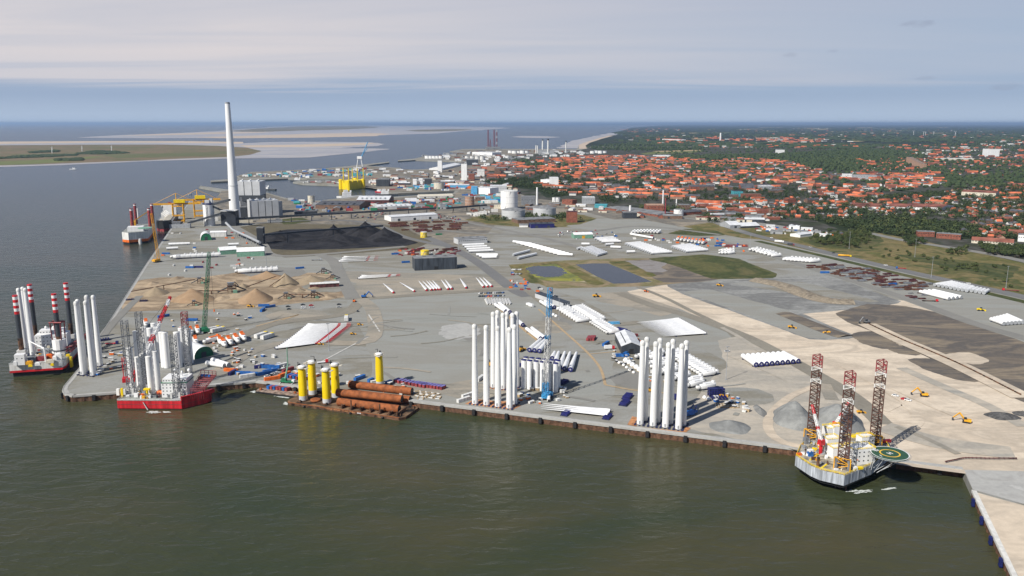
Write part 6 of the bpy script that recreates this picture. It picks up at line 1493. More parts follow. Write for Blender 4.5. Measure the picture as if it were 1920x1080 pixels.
tent('green and white arched tent at the quay behind the red vessel', 'z1', (1405, 672), (1545, 640), 26, 10, GREEN)
tent('small green-fronted arched tent near the power station', 'z6', (603, 352), (683, 348), 30, 13, GREEN)
hall('storage_tent', 'long white flat-topped tent beside the arched tent near the power station', 'z6', (672, 325), (788, 322), 14, 8, 2, WHITE_WORN, WHITE, 'tent', 0)
hall('storage_tent', 'long green-walled tent with white roof, left of two below the power station', 'z6', (743, 455), (868, 446), 22, 7, 4, GREEN_PALE, WHITE, 'tent', 0)
hall('storage_tent', 'long green-walled tent with white roof, right of two below the power station', 'z6', (866, 470), (1064, 462), 22, 8, 5, GREEN_PALE, WHITE, 'tent', 0)
hall('storage_shed', 'green shed with white roof in the rear storage yard', 'z8', (465, 190), (607, 186), 18, 7, 3, GREEN_PALE, WHITE, 'shed', 1, AMBER)
hall('open_shed', 'long low white-roofed shelter in the sand works', 'z6', (1395, 697), (1605, 685), 10, 5, 1.2, MAROON, WHITE_WORN, 'shelter', 0)
hall('portal_frames', 'row of dark concrete frames on the yard left of the ponds', 'z7', (1000, 380), (1210, 368), 26, 9, 0, GREY_PALE, ROOF_GREY, 'frames', 0, nwin=14)

# ---------------------------------------------------------------- heaps of gravel, sand and coal
def heap(name, label, zone, centre, left, right, h, m, cat, depth=None, seed=0, sharp=1.0, kind=None):
    a, b = G(zone, *left), G(zone, *right); c = G(zone, *centre); rx = (b - a).length / 2; ry = depth or rx * .8
    bld = MB(); n, k = 40, 14; vv = [(0, 0, h)]
    for j in range(1, k + 1):
        f = j / k
        for i in range(n):
            an = 2 * math.pi * i / n; w = 1 + .22 * mnoise.noise(Vector((math.cos(an) * 1.3, math.sin(an) * 1.3, seed))) 
            z = h * (1 - f ** sharp) * 1.0 + h * .07 * mnoise.noise(Vector((math.cos(an) * f * 4, math.sin(an) * f * 4, seed + 5))) * (1 - f)
            vv.append((rx * f * w * math.cos(an), ry * f * w * math.sin(an), z if j < k else -.05))
    fs = [(0, 1 + i, 1 + (i + 1) % n) for i in range(n)]
    for j in range(k - 1): fs += [(1 + j * n + i, 1 + (j + 1) * n + i, 1 + (j + 1) * n + (i + 1) % n, 1 + j * n + (i + 1) % n) for i in range(n)]
    bld.add(vv, fs, 0, True)
    o = solo(name, bld, m, label, cat, (c.x, c.y, .1))
    return o
GRIT = ground('crushed_stone', [(.225, .23, .22), (.28, .285, .275), (.20, .205, .2), (.25, .255, .245)], .05, .35, grain=.12, bump=.25)
heap('gravel_heap', 'large grey gravel heap behind the grey rig, left peak', 'z4', (1345, 800), (1195, 780), (1505, 800), 14.0, GRIT, 'gravel heap', 22, 1, 1.25)
heap('gravel_heap', 'large grey gravel heap behind the grey rig, right peak', 'z5', (440, 515), (290, 520), (640, 540), 13.5, GRIT, 'gravel heap', 24, 2, 1.2)
heap('gravel_heap', 'low flat grey gravel heap on the quay between towers and rig', 'z4', (880, 850), (730, 840), (1040, 850), 5.0, GRIT, 'gravel heap', 13, 3)
heap('gravel_heap', 'very small dark grit heap left of the large gravel heap', 'z4', (1100, 735), (1065, 740), (1135, 740), 2.2, GRAVEL_DARK, 'gravel heap', 13, 4)
SANDH = ground('heap_sand', [(.27, .175, .105), (.34, .235, .145), (.23, .15, .09)], .03, .3, grain=.06)
GRITH = ground('heap_grit', [(.26, .20, .13), (.33, .26, .175), (.22, .17, .115)], .03, .3, grain=.06)
heap('sand_heap', 'big brown sand heap left of the green crane boom', 'z6', (545, 775), (395, 800), (720, 800), 13, SANDH, 'sand heap', 24, 5)
heap('sand_heap', 'conical brown sand heap right of the green crane boom', 'z6', (1005, 780), (880, 790), (1150, 785), 14, SANDH, 'sand heap', 24, 6)
heap('sand_heap', 'small buff sand heap near the west quay', 'z6', (280, 735), (195, 740), (375, 740), 9, GRITH, 'sand heap', 18, 7)
heap('sand_heap', 'long brown sand ridge at the rear of the sand works', 'z6', (1080, 618), (950, 610), (1230, 610), 9, SANDH, 'sand heap', 16, 8, .8)
heap('sand_heap', 'steep conical sand heap under the rear conveyor', 'z6', (1215, 668), (1130, 675), (1310, 672), 15, GRITH, 'sand heap', 22, 9)
heap('sand_heap', 'pale sand heap at the rear right of the sand works', 'z6', (1400, 640), (1330, 650), (1560, 645), 8, GRITH, 'sand heap', 24, 10, .8)
heap('sand_heap', 'low pale sand heap at the right end of the sand works', 'z6', (1520, 765), (1470, 770), (1600, 765), 4, SAND_PIT, 'sand heap', 14, 11)
heap('sand_heap', 'little dark heap between the screens of the sand works', 'z6', (1315, 715), (1270, 720), (1360, 718), 4, GRITH, 'sand heap', 9, 12)
heap('sand_heap', 'small brown heap by the screen plant', 'z6', (910, 690), (870, 700), (960, 700), 5, GRITH, 'sand heap', 12, 13)
for i, (u, v) in enumerate([(430, 625), (250, 665), (640, 640), (760, 770), (1430, 690), (470, 690), (860, 650), (1250, 745)]):
    heap('sand_heap', f'low pale sand mound in the pit, {ORD[i]} in the scatter', 'z6', (u, v), (u - 45, v), (u + 45, v), 3, SAND_PIT, 'sand heap', 14, 30 + i, .8)
for i, (c, l, r, h) in enumerate([((140, 350), (-10, 370), (330, 370), 13), ((330, 300), (200, 320), (470, 330), 24), ((470, 330), (380, 345), (620, 350), 20), ((100, 300), (20, 310), (170, 310), 18)]):
    heap('coal_heap', f'black coal heap in the coal yard, {["long front one", "tallest one in the middle", "right one", "left rear one"][i]}', 'z7', c, l, r, h, COAL, 'coal heap', 60 if i < 3 else 40, 50 + i, .75)
heap('coal_heap', 'black coal heap at the left end of the yard by the dark tower', 'z6', (1180, 330), (1080, 360), (1330, 360), 14, COAL, 'coal heap', 60, 56, .75)
rub = ground('rock_rubble', [(.10, .10, .10), (.16, .155, .15), (.08, .08, .08), (.2, .19, .17)], .2, .9, grain=.3, bump=.8)
heap('rock_heap', 'dark rock heap on the sand at the right edge', 'z5', (1490, 475), (1375, 470), (1610, 490), 3.2, rub, 'rock heap', 9, 60, .7)
heap('rock_heap', 'smaller brown rock heap at the far right edge', 'z5', (1610, 460), (1550, 455), (1690, 470), 2.6, rub, 'rock heap', 6, 61, .7)
def bank(label, zone, pts, w, h, m, name='embankment'):
    b = MB(); wp = curve_px(zone, pts, 8); n = len(wp); o = wp[0]; vv = []
    for i, p in enumerate(wp):
        d = (wp[min(n - 1, i + 1)] - wp[max(0, i - 1)]); d.z = 0; d.normalize(); nn = Vector((-d.y, d.x, 0)); k = .75 + .5 * mnoise.noise(Vector((i * .7, 3, 0)))
        for s, z in ((-1, -.05), (-.45, .7), (0, 1), (.5, .65), (1, -.05)):
            q = p + nn * s * w / 2 - o; vv.append((q.x, q.y, z * h * (k + .3 * mnoise.noise(Vector((i * 1.3, s * 3, 1)))) if z > 0 else z))
    b.add(vv, [(i * 5 + j, (i + 1) * 5 + j, (i + 1) * 5 + j + 1, i * 5 + j + 1)[::-1] for i in range(n - 1) for j in range(4)], 0, True)
    ob = b.build(name, m); ob.location = (o.x, o.y, .3); ob['kind'] = 'structure'
    return ob
bank('brown', 'ff', [(60, 462), (250, 500), (400, 560), (560, 605), (735, 615)], 30, 4.0, ground('brown_rock_bank', [(.26, .215, .16), (.33, .28, .21), (.19, .16, .125)], .06, .3, grain=.25, bump=.5))
bank('dark', 'ff', [(255, 692), (400, 750), (560, 815), (685, 855)], 20, 1.6, MUD)

def pipeline(label, zone, pts, r, m, z=.9):
    w = curve_px(zone, pts, 6); o = w[0]; t = MB()
    for a, c in zip(w, w[1:]):
        n = max(1, int((c - a).length / 9)); d = c - a
        for k in range(n):
            p, q = a + d * (k / n) - o, a + d * ((k + .86) / n) - o; t.tube((p.x, p.y, z), (q.x, q.y, z), r, n=8); t.tube((q.x, q.y, z), tuple(Vector((q.x, q.y, z)) + d.normalized() * .5), r * 1.3, n=8)
    return solo('dredge_pipeline', t, m, label, 'pipeline', (o.x, o.y, .3))
pipeline('long segmented rusty dredging pipeline along the sandy dike', 'ff', [(840, 768), (960, 826), (1100, 890), (1250, 952), (1500, 1062), (1900, 1265)], .5, RUST_DARK)
pipeline('thin rust-red pipeline on the sand behind the concrete ramp', 'z5', [(1120, 772), (1180, 760), (1250, 748), (1400, 750), (1570, 750)], .35, MAROON)

# ---------------------------------------------------------------- power station
def height_at(zone, u, v, vt):
    p = G(zone, u, v); ty = px(zone, u, vt)[1]; lo, hi = 0, 400
    for _ in range(40):
        m = (lo + hi) / 2; dz = m - EYE
        if 540 - FPX * (p.y * math.sin(PITCH) + dz * math.cos(PITCH)) / (p.y * math.cos(PITCH) - dz * math.sin(PITCH)) > ty: lo = m
        else: hi = m
    return lo
def power_chimney():
    p = G('fa', 366, 1050); t = thing('power_chimney', 'very tall tapering white power station chimney', 'chimney', p); H = height_at('fa', 366, 1050, 54)
    s = MB(); s.lathe([(12.6, 0), (11.0, H * .12), (8.6, H * .45), (6.6, H * .75), (5.2, H - 3)], 28); s.build('shaft', WHITE, t)
    c = MB(); c.lathe([(5.25, H - 3), (5.25, H)], 28); c.lathe([(3.6, H), (3.6, H + .6)], 20, m=1); c.build('shade_toned_tip', [GREY, BLACK], t)  # tip coloured darker for the shade at the chimney top
    for k in (.3, .62): r = MB(); f = 12.6 - k * 9.2; r.lathe([(f + .5, H * k), (f + .5, H * k + 1)], 24, smooth=False); r.build('gallery', GREY_PALE, t)
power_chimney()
def panel_block(name, label, zone, a, b, depth, h, panels, m=GREY_PALE, gap=1.6, base=None, cat='power station building'):
    p, q = G(zone, *a), G(zone, *b); d = q - p; L = d.length; t = thing(name, label, cat, p, math.atan2(d.y, d.x)); z0 = base or 0
    c = MB(); c.box(L / 2, depth / 2, 0, L - 2, depth - 2, h - 1); c.build('core', CHARCOAL, t)
    w = L / panels
    for i in range(panels):
        k = MB(); k.box(w * (i + .5), depth / 2, z0, w - gap, depth, h - z0); k.build('wall', m, t)
    r = MB()
    for i in range(panels): r.box(w * (i + .5), depth * .3, h, w * .3, depth * .2, 2.5); r.box(w * (i + .3), depth * .7, h, 2.5, 2.5, 3.5)
    r.build('roof_unit', ROOF_PALE, t)
    return t, L
t, L = panel_block('boiler_house', 'tall pale grey boiler house with dark vertical joints behind the white chimney', 'fa', (386, 1000), (588, 1000), 46, 75, 3, base=44)
k = MB(); k.box(L / 2 + 4, -1.5, 31, L + 12, 8, 13); k.build('dark_gallery', CHARCOAL, t)
for x_, w_ in ((.12, 12), (.8, 9)): k = MB(); k.box(L * x_, -2, 0, w_, 8, 31); k.build('stair_tower', GREY_PALE, t)
k = MB(); k.box(-8, 8, 40, 14, 8, 4); k.build('walkway', BLUE, t)
panel_block('turbine_hall', 'wide pale grey building with four panels in front of the boiler house', 'fa', (508, 1043), (740, 1030), 46, 40, 4)
panel_block('turbine_annex', 'lower grey annex at the right end of the panelled power station building', 'fa', (738, 1028), (768, 1020), 40, 36, 1, GREY, .2)
for (u, v, w, d, h, m, lab) in ((455, 1020, 22, 14, 22, CHARCOAL, 'dark machinery block right of the chimney foot'), (440, 1000, 14, 10, 40, GREY_MID, 'grey filter tower behind the chimney foot'), (180, 1050, 20, 12, 9, WHITE_WORN, 'low white block beside the silo'), (430, 1065, 40, 10, 6, CREAM, 'low cream workshop in front of the chimney'), (700, 1065, 30, 9, 5, GREY, 'low grey workshop under the conveyor'), (960, 1000, 50, 22, 8, CHARCOAL, 'low dark roofed shed right of the power station')):
    p = G('fa', u, v); t = thing('plant_building', lab, 'building', p, R(20)); b = MB(); b.box(0, 0, 0, w, d, h); b.build('wall', m, t); b = MB(); b.box(0, 0, h, w + .6, d + .6, .5); b.box(w * .2, 0, h + .5, w * .3, d * .4, 2); b.build('roof', ROOF_GREY, t)
def dark_tower(label, zone, a, b, vtop, depth=22, stripe=True):
    p, q = G(zone, *a), G(zone, *b); L = (q - p).length; h = height_at(zone, *a, vtop); t = thing('transfer_tower', label, 'conveyor tower', p, 0)
    k = MB(); k.box(L / 2, depth / 2, 0, L, depth, h); k.build('tower_wall', mat('black_cladding', (.022, .026, .034), .5, var=.2, scale=.1), t)
    r = MB(); r.box(L / 2, depth / 2, h, L + .8, depth + .8, 1.4); r.build('roof', WHITE_WORN if stripe else ROOF_GREY, t)
    return p + Vector((L / 2, depth / 2, 0)), h
dt, dth = dark_tower('big black cube-like conveyor tower at the foot of the chimney', 'z6', (752, 246), (858, 246), 140)
ct, cth = dark_tower('slim black conveyor tower at the edge of the coal yard', 'z6', (1012, 378), (1058, 378), 262, 11, False)
def silo():
    p = G('d7', 1170, 560); t = thing('ash_silo', 'white cylindrical silo with dark blue rim beside the chimney', 'silo', p); H = height_at('d7', 1170, 560, 292)
    s = MB(); s.lathe([(11, 0), (11, H)], 28); s.build('silo_wall', WHITE, t); r = MB(); r.lathe([(11.3, H), (11.3, H + 3), (9, H + 3.2)], 28); r.build('rim', DARKBLUE, t)
    b = MB(); b.box(-1, 0, H + 3, 9, 8, 6); b.box(6, 2, H + 3, 5, 5, 9); b.build('top_house', GREY_PALE, t); l = MB(); l.lattice((0, -11.5, 0), (0, -11.5, H), 2, 12, .15); l.build('stair', GREY, t)
    return p, H
sp, sh = silo()
def conveyor(label, pts, w=4.5, h=4.0, m=CHARCOAL, legs=38, round_=False):
    o = pts[0]; t = thing('conveyor', label, 'conveyor', (o.x, o.y, 0)); b = MB(); lg = MB()
    for a, c in zip(pts, pts[1:]):
        a2, c2 = a - Vector((o.x, o.y, 0)), c - Vector((o.x, o.y, 0)); d = c2 - a2; ang = math.atan2(d.y, d.x)
        if round_: b.tube(a2, c2, h / 2, n=12)
        else:
            nn = Vector((-math.sin(ang), math.cos(ang), 0)) * w / 2; up = Vector((0, 0, h)); r = [a2 - nn, c2 - nn, c2 + nn, a2 + nn]
            b.add([tuple(v) for v in r] + [tuple(v + up) for v in r], [(3, 2, 1, 0), (4, 5, 6, 7), (0, 1, 5, 4), (1, 2, 6, 5), (2, 3, 7, 6), (3, 0, 4, 7)])
        n = int(d.length / legs)
        for i in range(n):
            q = a2 + d * (i + .5) / n
            for s in (-1, 1): lg.bar((q.x - math.sin(ang) * s * w * .6, q.y + math.cos(ang) * s * w * .6, 0), (q.x, q.y, q.z + .2), .7)
    b.build('belt_gallery', m, t)
    if lg.v: lg.build('trestle', m, t)
    return t
conveyor('very long dark elevated conveyor running right from the power station', [G('p', 446, 412, 11), G('p', 640, 401.5, 11), G('p', 817, 392, 11)])
conveyor('shorter dark elevated conveyor left of the white tank', [G('p', 837, 392, 10), G('p', 912, 386, 10)])
conveyor('dark sloping conveyor from the quay hopper up to the black tower', [G('d7', 890, 545, 5), G('d7', 1310, 420, 24)], legs=60)
conveyor('dark sloping conveyor from the silo top to the boiler house', [Vector((sp.x + 8, sp.y, sh - 2)), G('fa', 318, 885, 55)], legs=400)
conveyor('dark steep conveyor from the silo down to the black tower', [Vector((sp.x + 10, sp.y - 2, sh - 6)), Vector((dt.x - 12, dt.y, dth - 3))], legs=400)
conveyor('pale round tube conveyor bending from the black tower to the coal yard', [G('z6', 785, 222, 24), G('z6', 838, 275, 12), G('z6', 960, 330, 9), G('z6', 1030, 365, 9)], h=4.5, m=GREY, legs=30, round_=True)
conveyor('long dark stacker conveyor across the coal yard', [G('z6', 1058, 315, 16), G('z7', 250, 262, 14), G('z7', 455, 250, 12)], 3.5, 3.0, legs=60)
for lab, a, b, z1, z2 in (('thin conveyor over the west sand heap', (100, 722), (560, 635), 3, 10), ('thin conveyor feeding the rear conical heap', (930, 690), (1150, 610), 2, 13), ('short conveyor at the steep conical heap', (1100, 685), (1210, 610), 2, 14), ('long low conveyor along the front of the sand works', (560, 715), (800, 716), 4, 4), ('thin conveyor among the screens', (1200, 740), (1480, 745), 3, 5)):
    conveyor('brown ' + lab, [G('z6', *a, z1), G('z6', *b, z2)], 1.3, .8, RUST_DARK, 40)
def screen_plant(zone, u, v, s, label):
    p = G(zone, u, v); t = thing('screening_plant', label, 'screening plant', p, R(20)); t.scale = (s, s, s); f = MB()
    for x in (-4, 0, 4):
        for y in (-2.5, 2.5): f.bar((x, y, 0), (x, y, 7), .4)
    for z in (3.5, 7): f.box(0, 0, z, 9, 6, .4)
    f.build('frame', RUST_DARK, t); h = MB(); h.box(-1, 0, 7.4, 5, 4, 3, 0, 0, 1.3); h.build('hopper', GREY_MID, t)
    c = MB(); c.bar((3, 0, 7), (14, 3, 1), 1.0); c.bar((-3, 0, 6), (-14, -3, 1.5), 1.0); c.build('feed_belt', CHARCOAL, t); w = MB(); w.box(3, -5, 0, 4, 3, 3); w.build('control_cabin', GREEN_PALE, t)
for i, (u, v, s) in enumerate([(830, 725, 1.2), (1225, 770, .75), (1425, 765, .9), (600, 660, .8), (560, 820, .6), (1495, 590, .8), (1560, 630, .7)]):
    screen_plant('z6', u, v, s, f'rusty screening plant in the sand works, {["largest, in the middle", "near the front right", "at the right front", "left rear under the conveyor", "at the front left of the green boom", "at the far right rear", "beside the far right one"][i]}')

# gantry cranes unloading the bulk carrier
def gantry(label, off):
    o = G('d7', 710, 525) + off; t = thing('gantry_crane', label, 'gantry crane', o, R(17)); W, D, H = 21, 18, 39
    f = MB()
    for x in (0, W):
        for y in (0, D): f.bar((x, y, 0), (x, y, H), 1.5)
        f.bar((x, 0, 12), (x, D, 12), 1.3); f.bar((x, 0, H), (x, D, H), 1.6); f.bar((x, 0, 12), (x, D, H), .8)
    for y in (0, D):
        for z in (3, 14, H - 5): f.bar((0, y, z), (W, y, z), 1.2)
    f.build('portal_frame', AMBER, t)
    g = MB(); g.box(8, D / 2, H - 2, 96, 3.2, 3.6); g.bar((8, D / 2, H), (8, D / 2, H + 22), 1.2); g.bar((8, D / 2, H + 22), (-34, D / 2, H + 1.5), .5); g.bar((8, D / 2, H + 22), (48, D / 2, H + 1.5), .5); g.build('boom_girder', AMBER, t)
    m = MB(); m.box(14, D / 2, H + 2, 22, 9, 7); m.build('machine_house', YELLOW, t); b = MB(); b.box(-20, D / 2, H - 8, 3, 3, 4, 0, 0, .6); b.bar((-20, D / 2, H - 4), (-20, D / 2, H - 2), .3); b.build('grab', CHARCOAL, t)
gantry('front yellow gantry crane on the quay by the bulk carrier', Vector((0, 0, 0)))
gantry('rear yellow gantry crane on the quay by the bulk carrier', Vector((8, 95, 0)))
p = G('d7', 795, 590); t = thing('quay_hopper', 'grey concrete hopper house on the quay below the gantry cranes', 'hopper house', p, R(10)); b = MB(); b.box(0, 0, 0, 40, 12, 8); b.build('wall', GREY, t); b = MB(); b.box(-6, 0, 8, 14, 8, 5, 0, 0, 1.2); b.build('hopper', GREY_MID, t)

# ---------------------------------------------------------------- tanks, chimneys and named buildings
def tank(label, zone, u, v, vtop, r, m=WHITE, cone=2.5, roof=None, ring=True):
    p = G(zone, u, v); h = height_at(zone, u, v, vtop); t = thing('storage_tank', label, 'tank', (p.x, p.y + r, 0))
    s = MB(); s.lathe([(r, 0), (r, h)], 32); s.build('tank_shell', m, t); c = MB(); c.lathe([(r + .2, h), (r * .5, h + cone * .7), (.3, h + cone)], 32); c.build('roof', roof or ROOF_GREY, t)
    if ring:
        for k in (.33, .66): g = MB(); g.lathe([(r + .18, h * k), (r + .18, h * k + .5)], 32, smooth=False); g.build('stiffening_ring', GREY_PALE, t)
    l = MB(); l.bar((-r * .5, -r * .9, 0), (r * .2, -r * 1.0, h), .7); l.build('stair', GREY_MID, t)
tank('very tall white tank beside the two grey tanks', 'fb', 1702, 832, 668, 21, WHITE, 3, WHITE_WORN)
tank('left wide grey tank with low conical roof', 'fb', 1740, 918, 842, 26, GREY_PALE, 5)
tank('right wide grey tank with low conical roof', 'fc', 584, 895, 822, 26, GREY_PALE, 5)
tank('white tank beside the brick factory', 'fd', 355, 890, 832, 11, WHITE, 1.5)
tank('left of two small white tanks behind the grey tanks', 'fc', 671, 762, 722, 6, WHITE, 1); tank('right of two small white tanks behind the grey tanks', 'fc', 702, 762, 722, 6, WHITE, 1)
tank('grey-brown silo at the end of the long conveyor', 'fb', 1345, 800, 715, 12, BRICK_PALE, 1)
tank('cream upright tank on the quay behind the power station', 'fa', 1002, 915, 842, 9, CREAM, 1)
tank('yellow squat tower section on the yard beside the coal yard', 'z7', 748, 332, 292, 6, YELLOW, .6, WHITE)
tank('yellow tower base in the scrap heap', 'z7', 755, 462, 425, 6.5, YELLOW, .6, YELLOW)
tank('cream multi-drum tank by the inner dock', 'fb', 1068, 645, 590, 17, CREAM, 1)
for i in range(5): tank(f'white oil tank on the distant pier, {ORD[i]} from the left', 'fb', 965 + i * 30, 372, 348, 16, WHITE, 2, ring=False)
for i in range(9): tank(f'white oil tank on the far north harbour, {ORD[i]} from the left', 'fc', 275 + i * 36 + (i > 4) * 560, 322 + (i % 2) * 4, 300 + (i % 3) * 2, 18, WHITE, 3, ring=False)
for i in range(4): tank(f'white silo drum by the far white warehouses, {ORD[i]} from the left', 'fb', 1325 + i * 45, 385, 350, 14, WHITE_WORN, 2, ring=False)
def stack(label, zone, u, v, vt, r, m=WHITE_WORN, cap=None):
    p = G(zone, u, v); h = height_at(zone, u, v, vt); t = thing('industrial_chimney', label, 'chimney', p)
    s = MB(); s.lathe([(r * 1.15, 0), (r, h * .9)], 14); s.build('shaft', m, t); c = MB(); c.lathe([(r, h * .9), (r * .97, h)], 14); c.build('cap_band', cap or m, t); g = MB(); g.lathe([(r * 1.8, 0), (r * 1.7, 2.5)], 14); g.build('plinth', GREY, t)
for lab, z, u, v, vt, r, m, cap in (('slim white chimney behind the right grey tank', 'fc', 513, 792, 630, 2.2, WHITE, None), ('white chimney with lattice top beside the brick factory', 'fd', 206, 782, 640, 1.9, WHITE, GREY_MID), ('thin red-brown chimney before the brick factory', 'fd', 226, 890, 728, 1.3, RED_DULL, None), ('short white chimney of the brick factory', 'fd', 327, 800, 735, 1.6, WHITE, None), ('short white chimney on the dark boiler shed', 'fc', 1350, 860, 792, 2.4, WHITE, None), ('tall white tower far away in the woods', 'fd', 723, 208, 140, 9, WHITE, None),
    ('left tall chimney of the distant waste plant', 'fc', 563, 318, 198, 5, WHITE_WORN, BLACK), ('right tall chimney of the distant waste plant', 'fc', 612, 330, 194, 5.5, WHITE_WORN, BLACK), ('first short chimney of the distant waste plant', 'fc', 504, 325, 252, 4, WHITE_WORN, None), ('second short chimney of the distant waste plant', 'fc', 518, 322, 255, 4, WHITE_WORN, None), ('lone distant chimney on the north harbour', 'fc', 773, 318, 212, 4.5, WHITE_WORN, BLACK), ('brick factory tower in the suburb', 'fd', 1172, 870, 815, 4, BRICK_BROWN, None)): stack(lab, z, u, v, vt, r, m, cap)
def block(name, label, zone, u0, u1, v, vt, depth, wall, roof, rh=0, dv=0, nwin=0, cat='building', doors=0, ridge='long', strips=0):
    h = height_at(zone, (u0 + u1) / 2, v, vt)
    return hall(name, label, zone, (u0, v), (u1, v + dv), depth, max(3, h - rh), rh, wall, roof, cat, doors, CHARCOAL, ridge, nwin, strips)
SH, OF = 'warehouse', 'office_block'
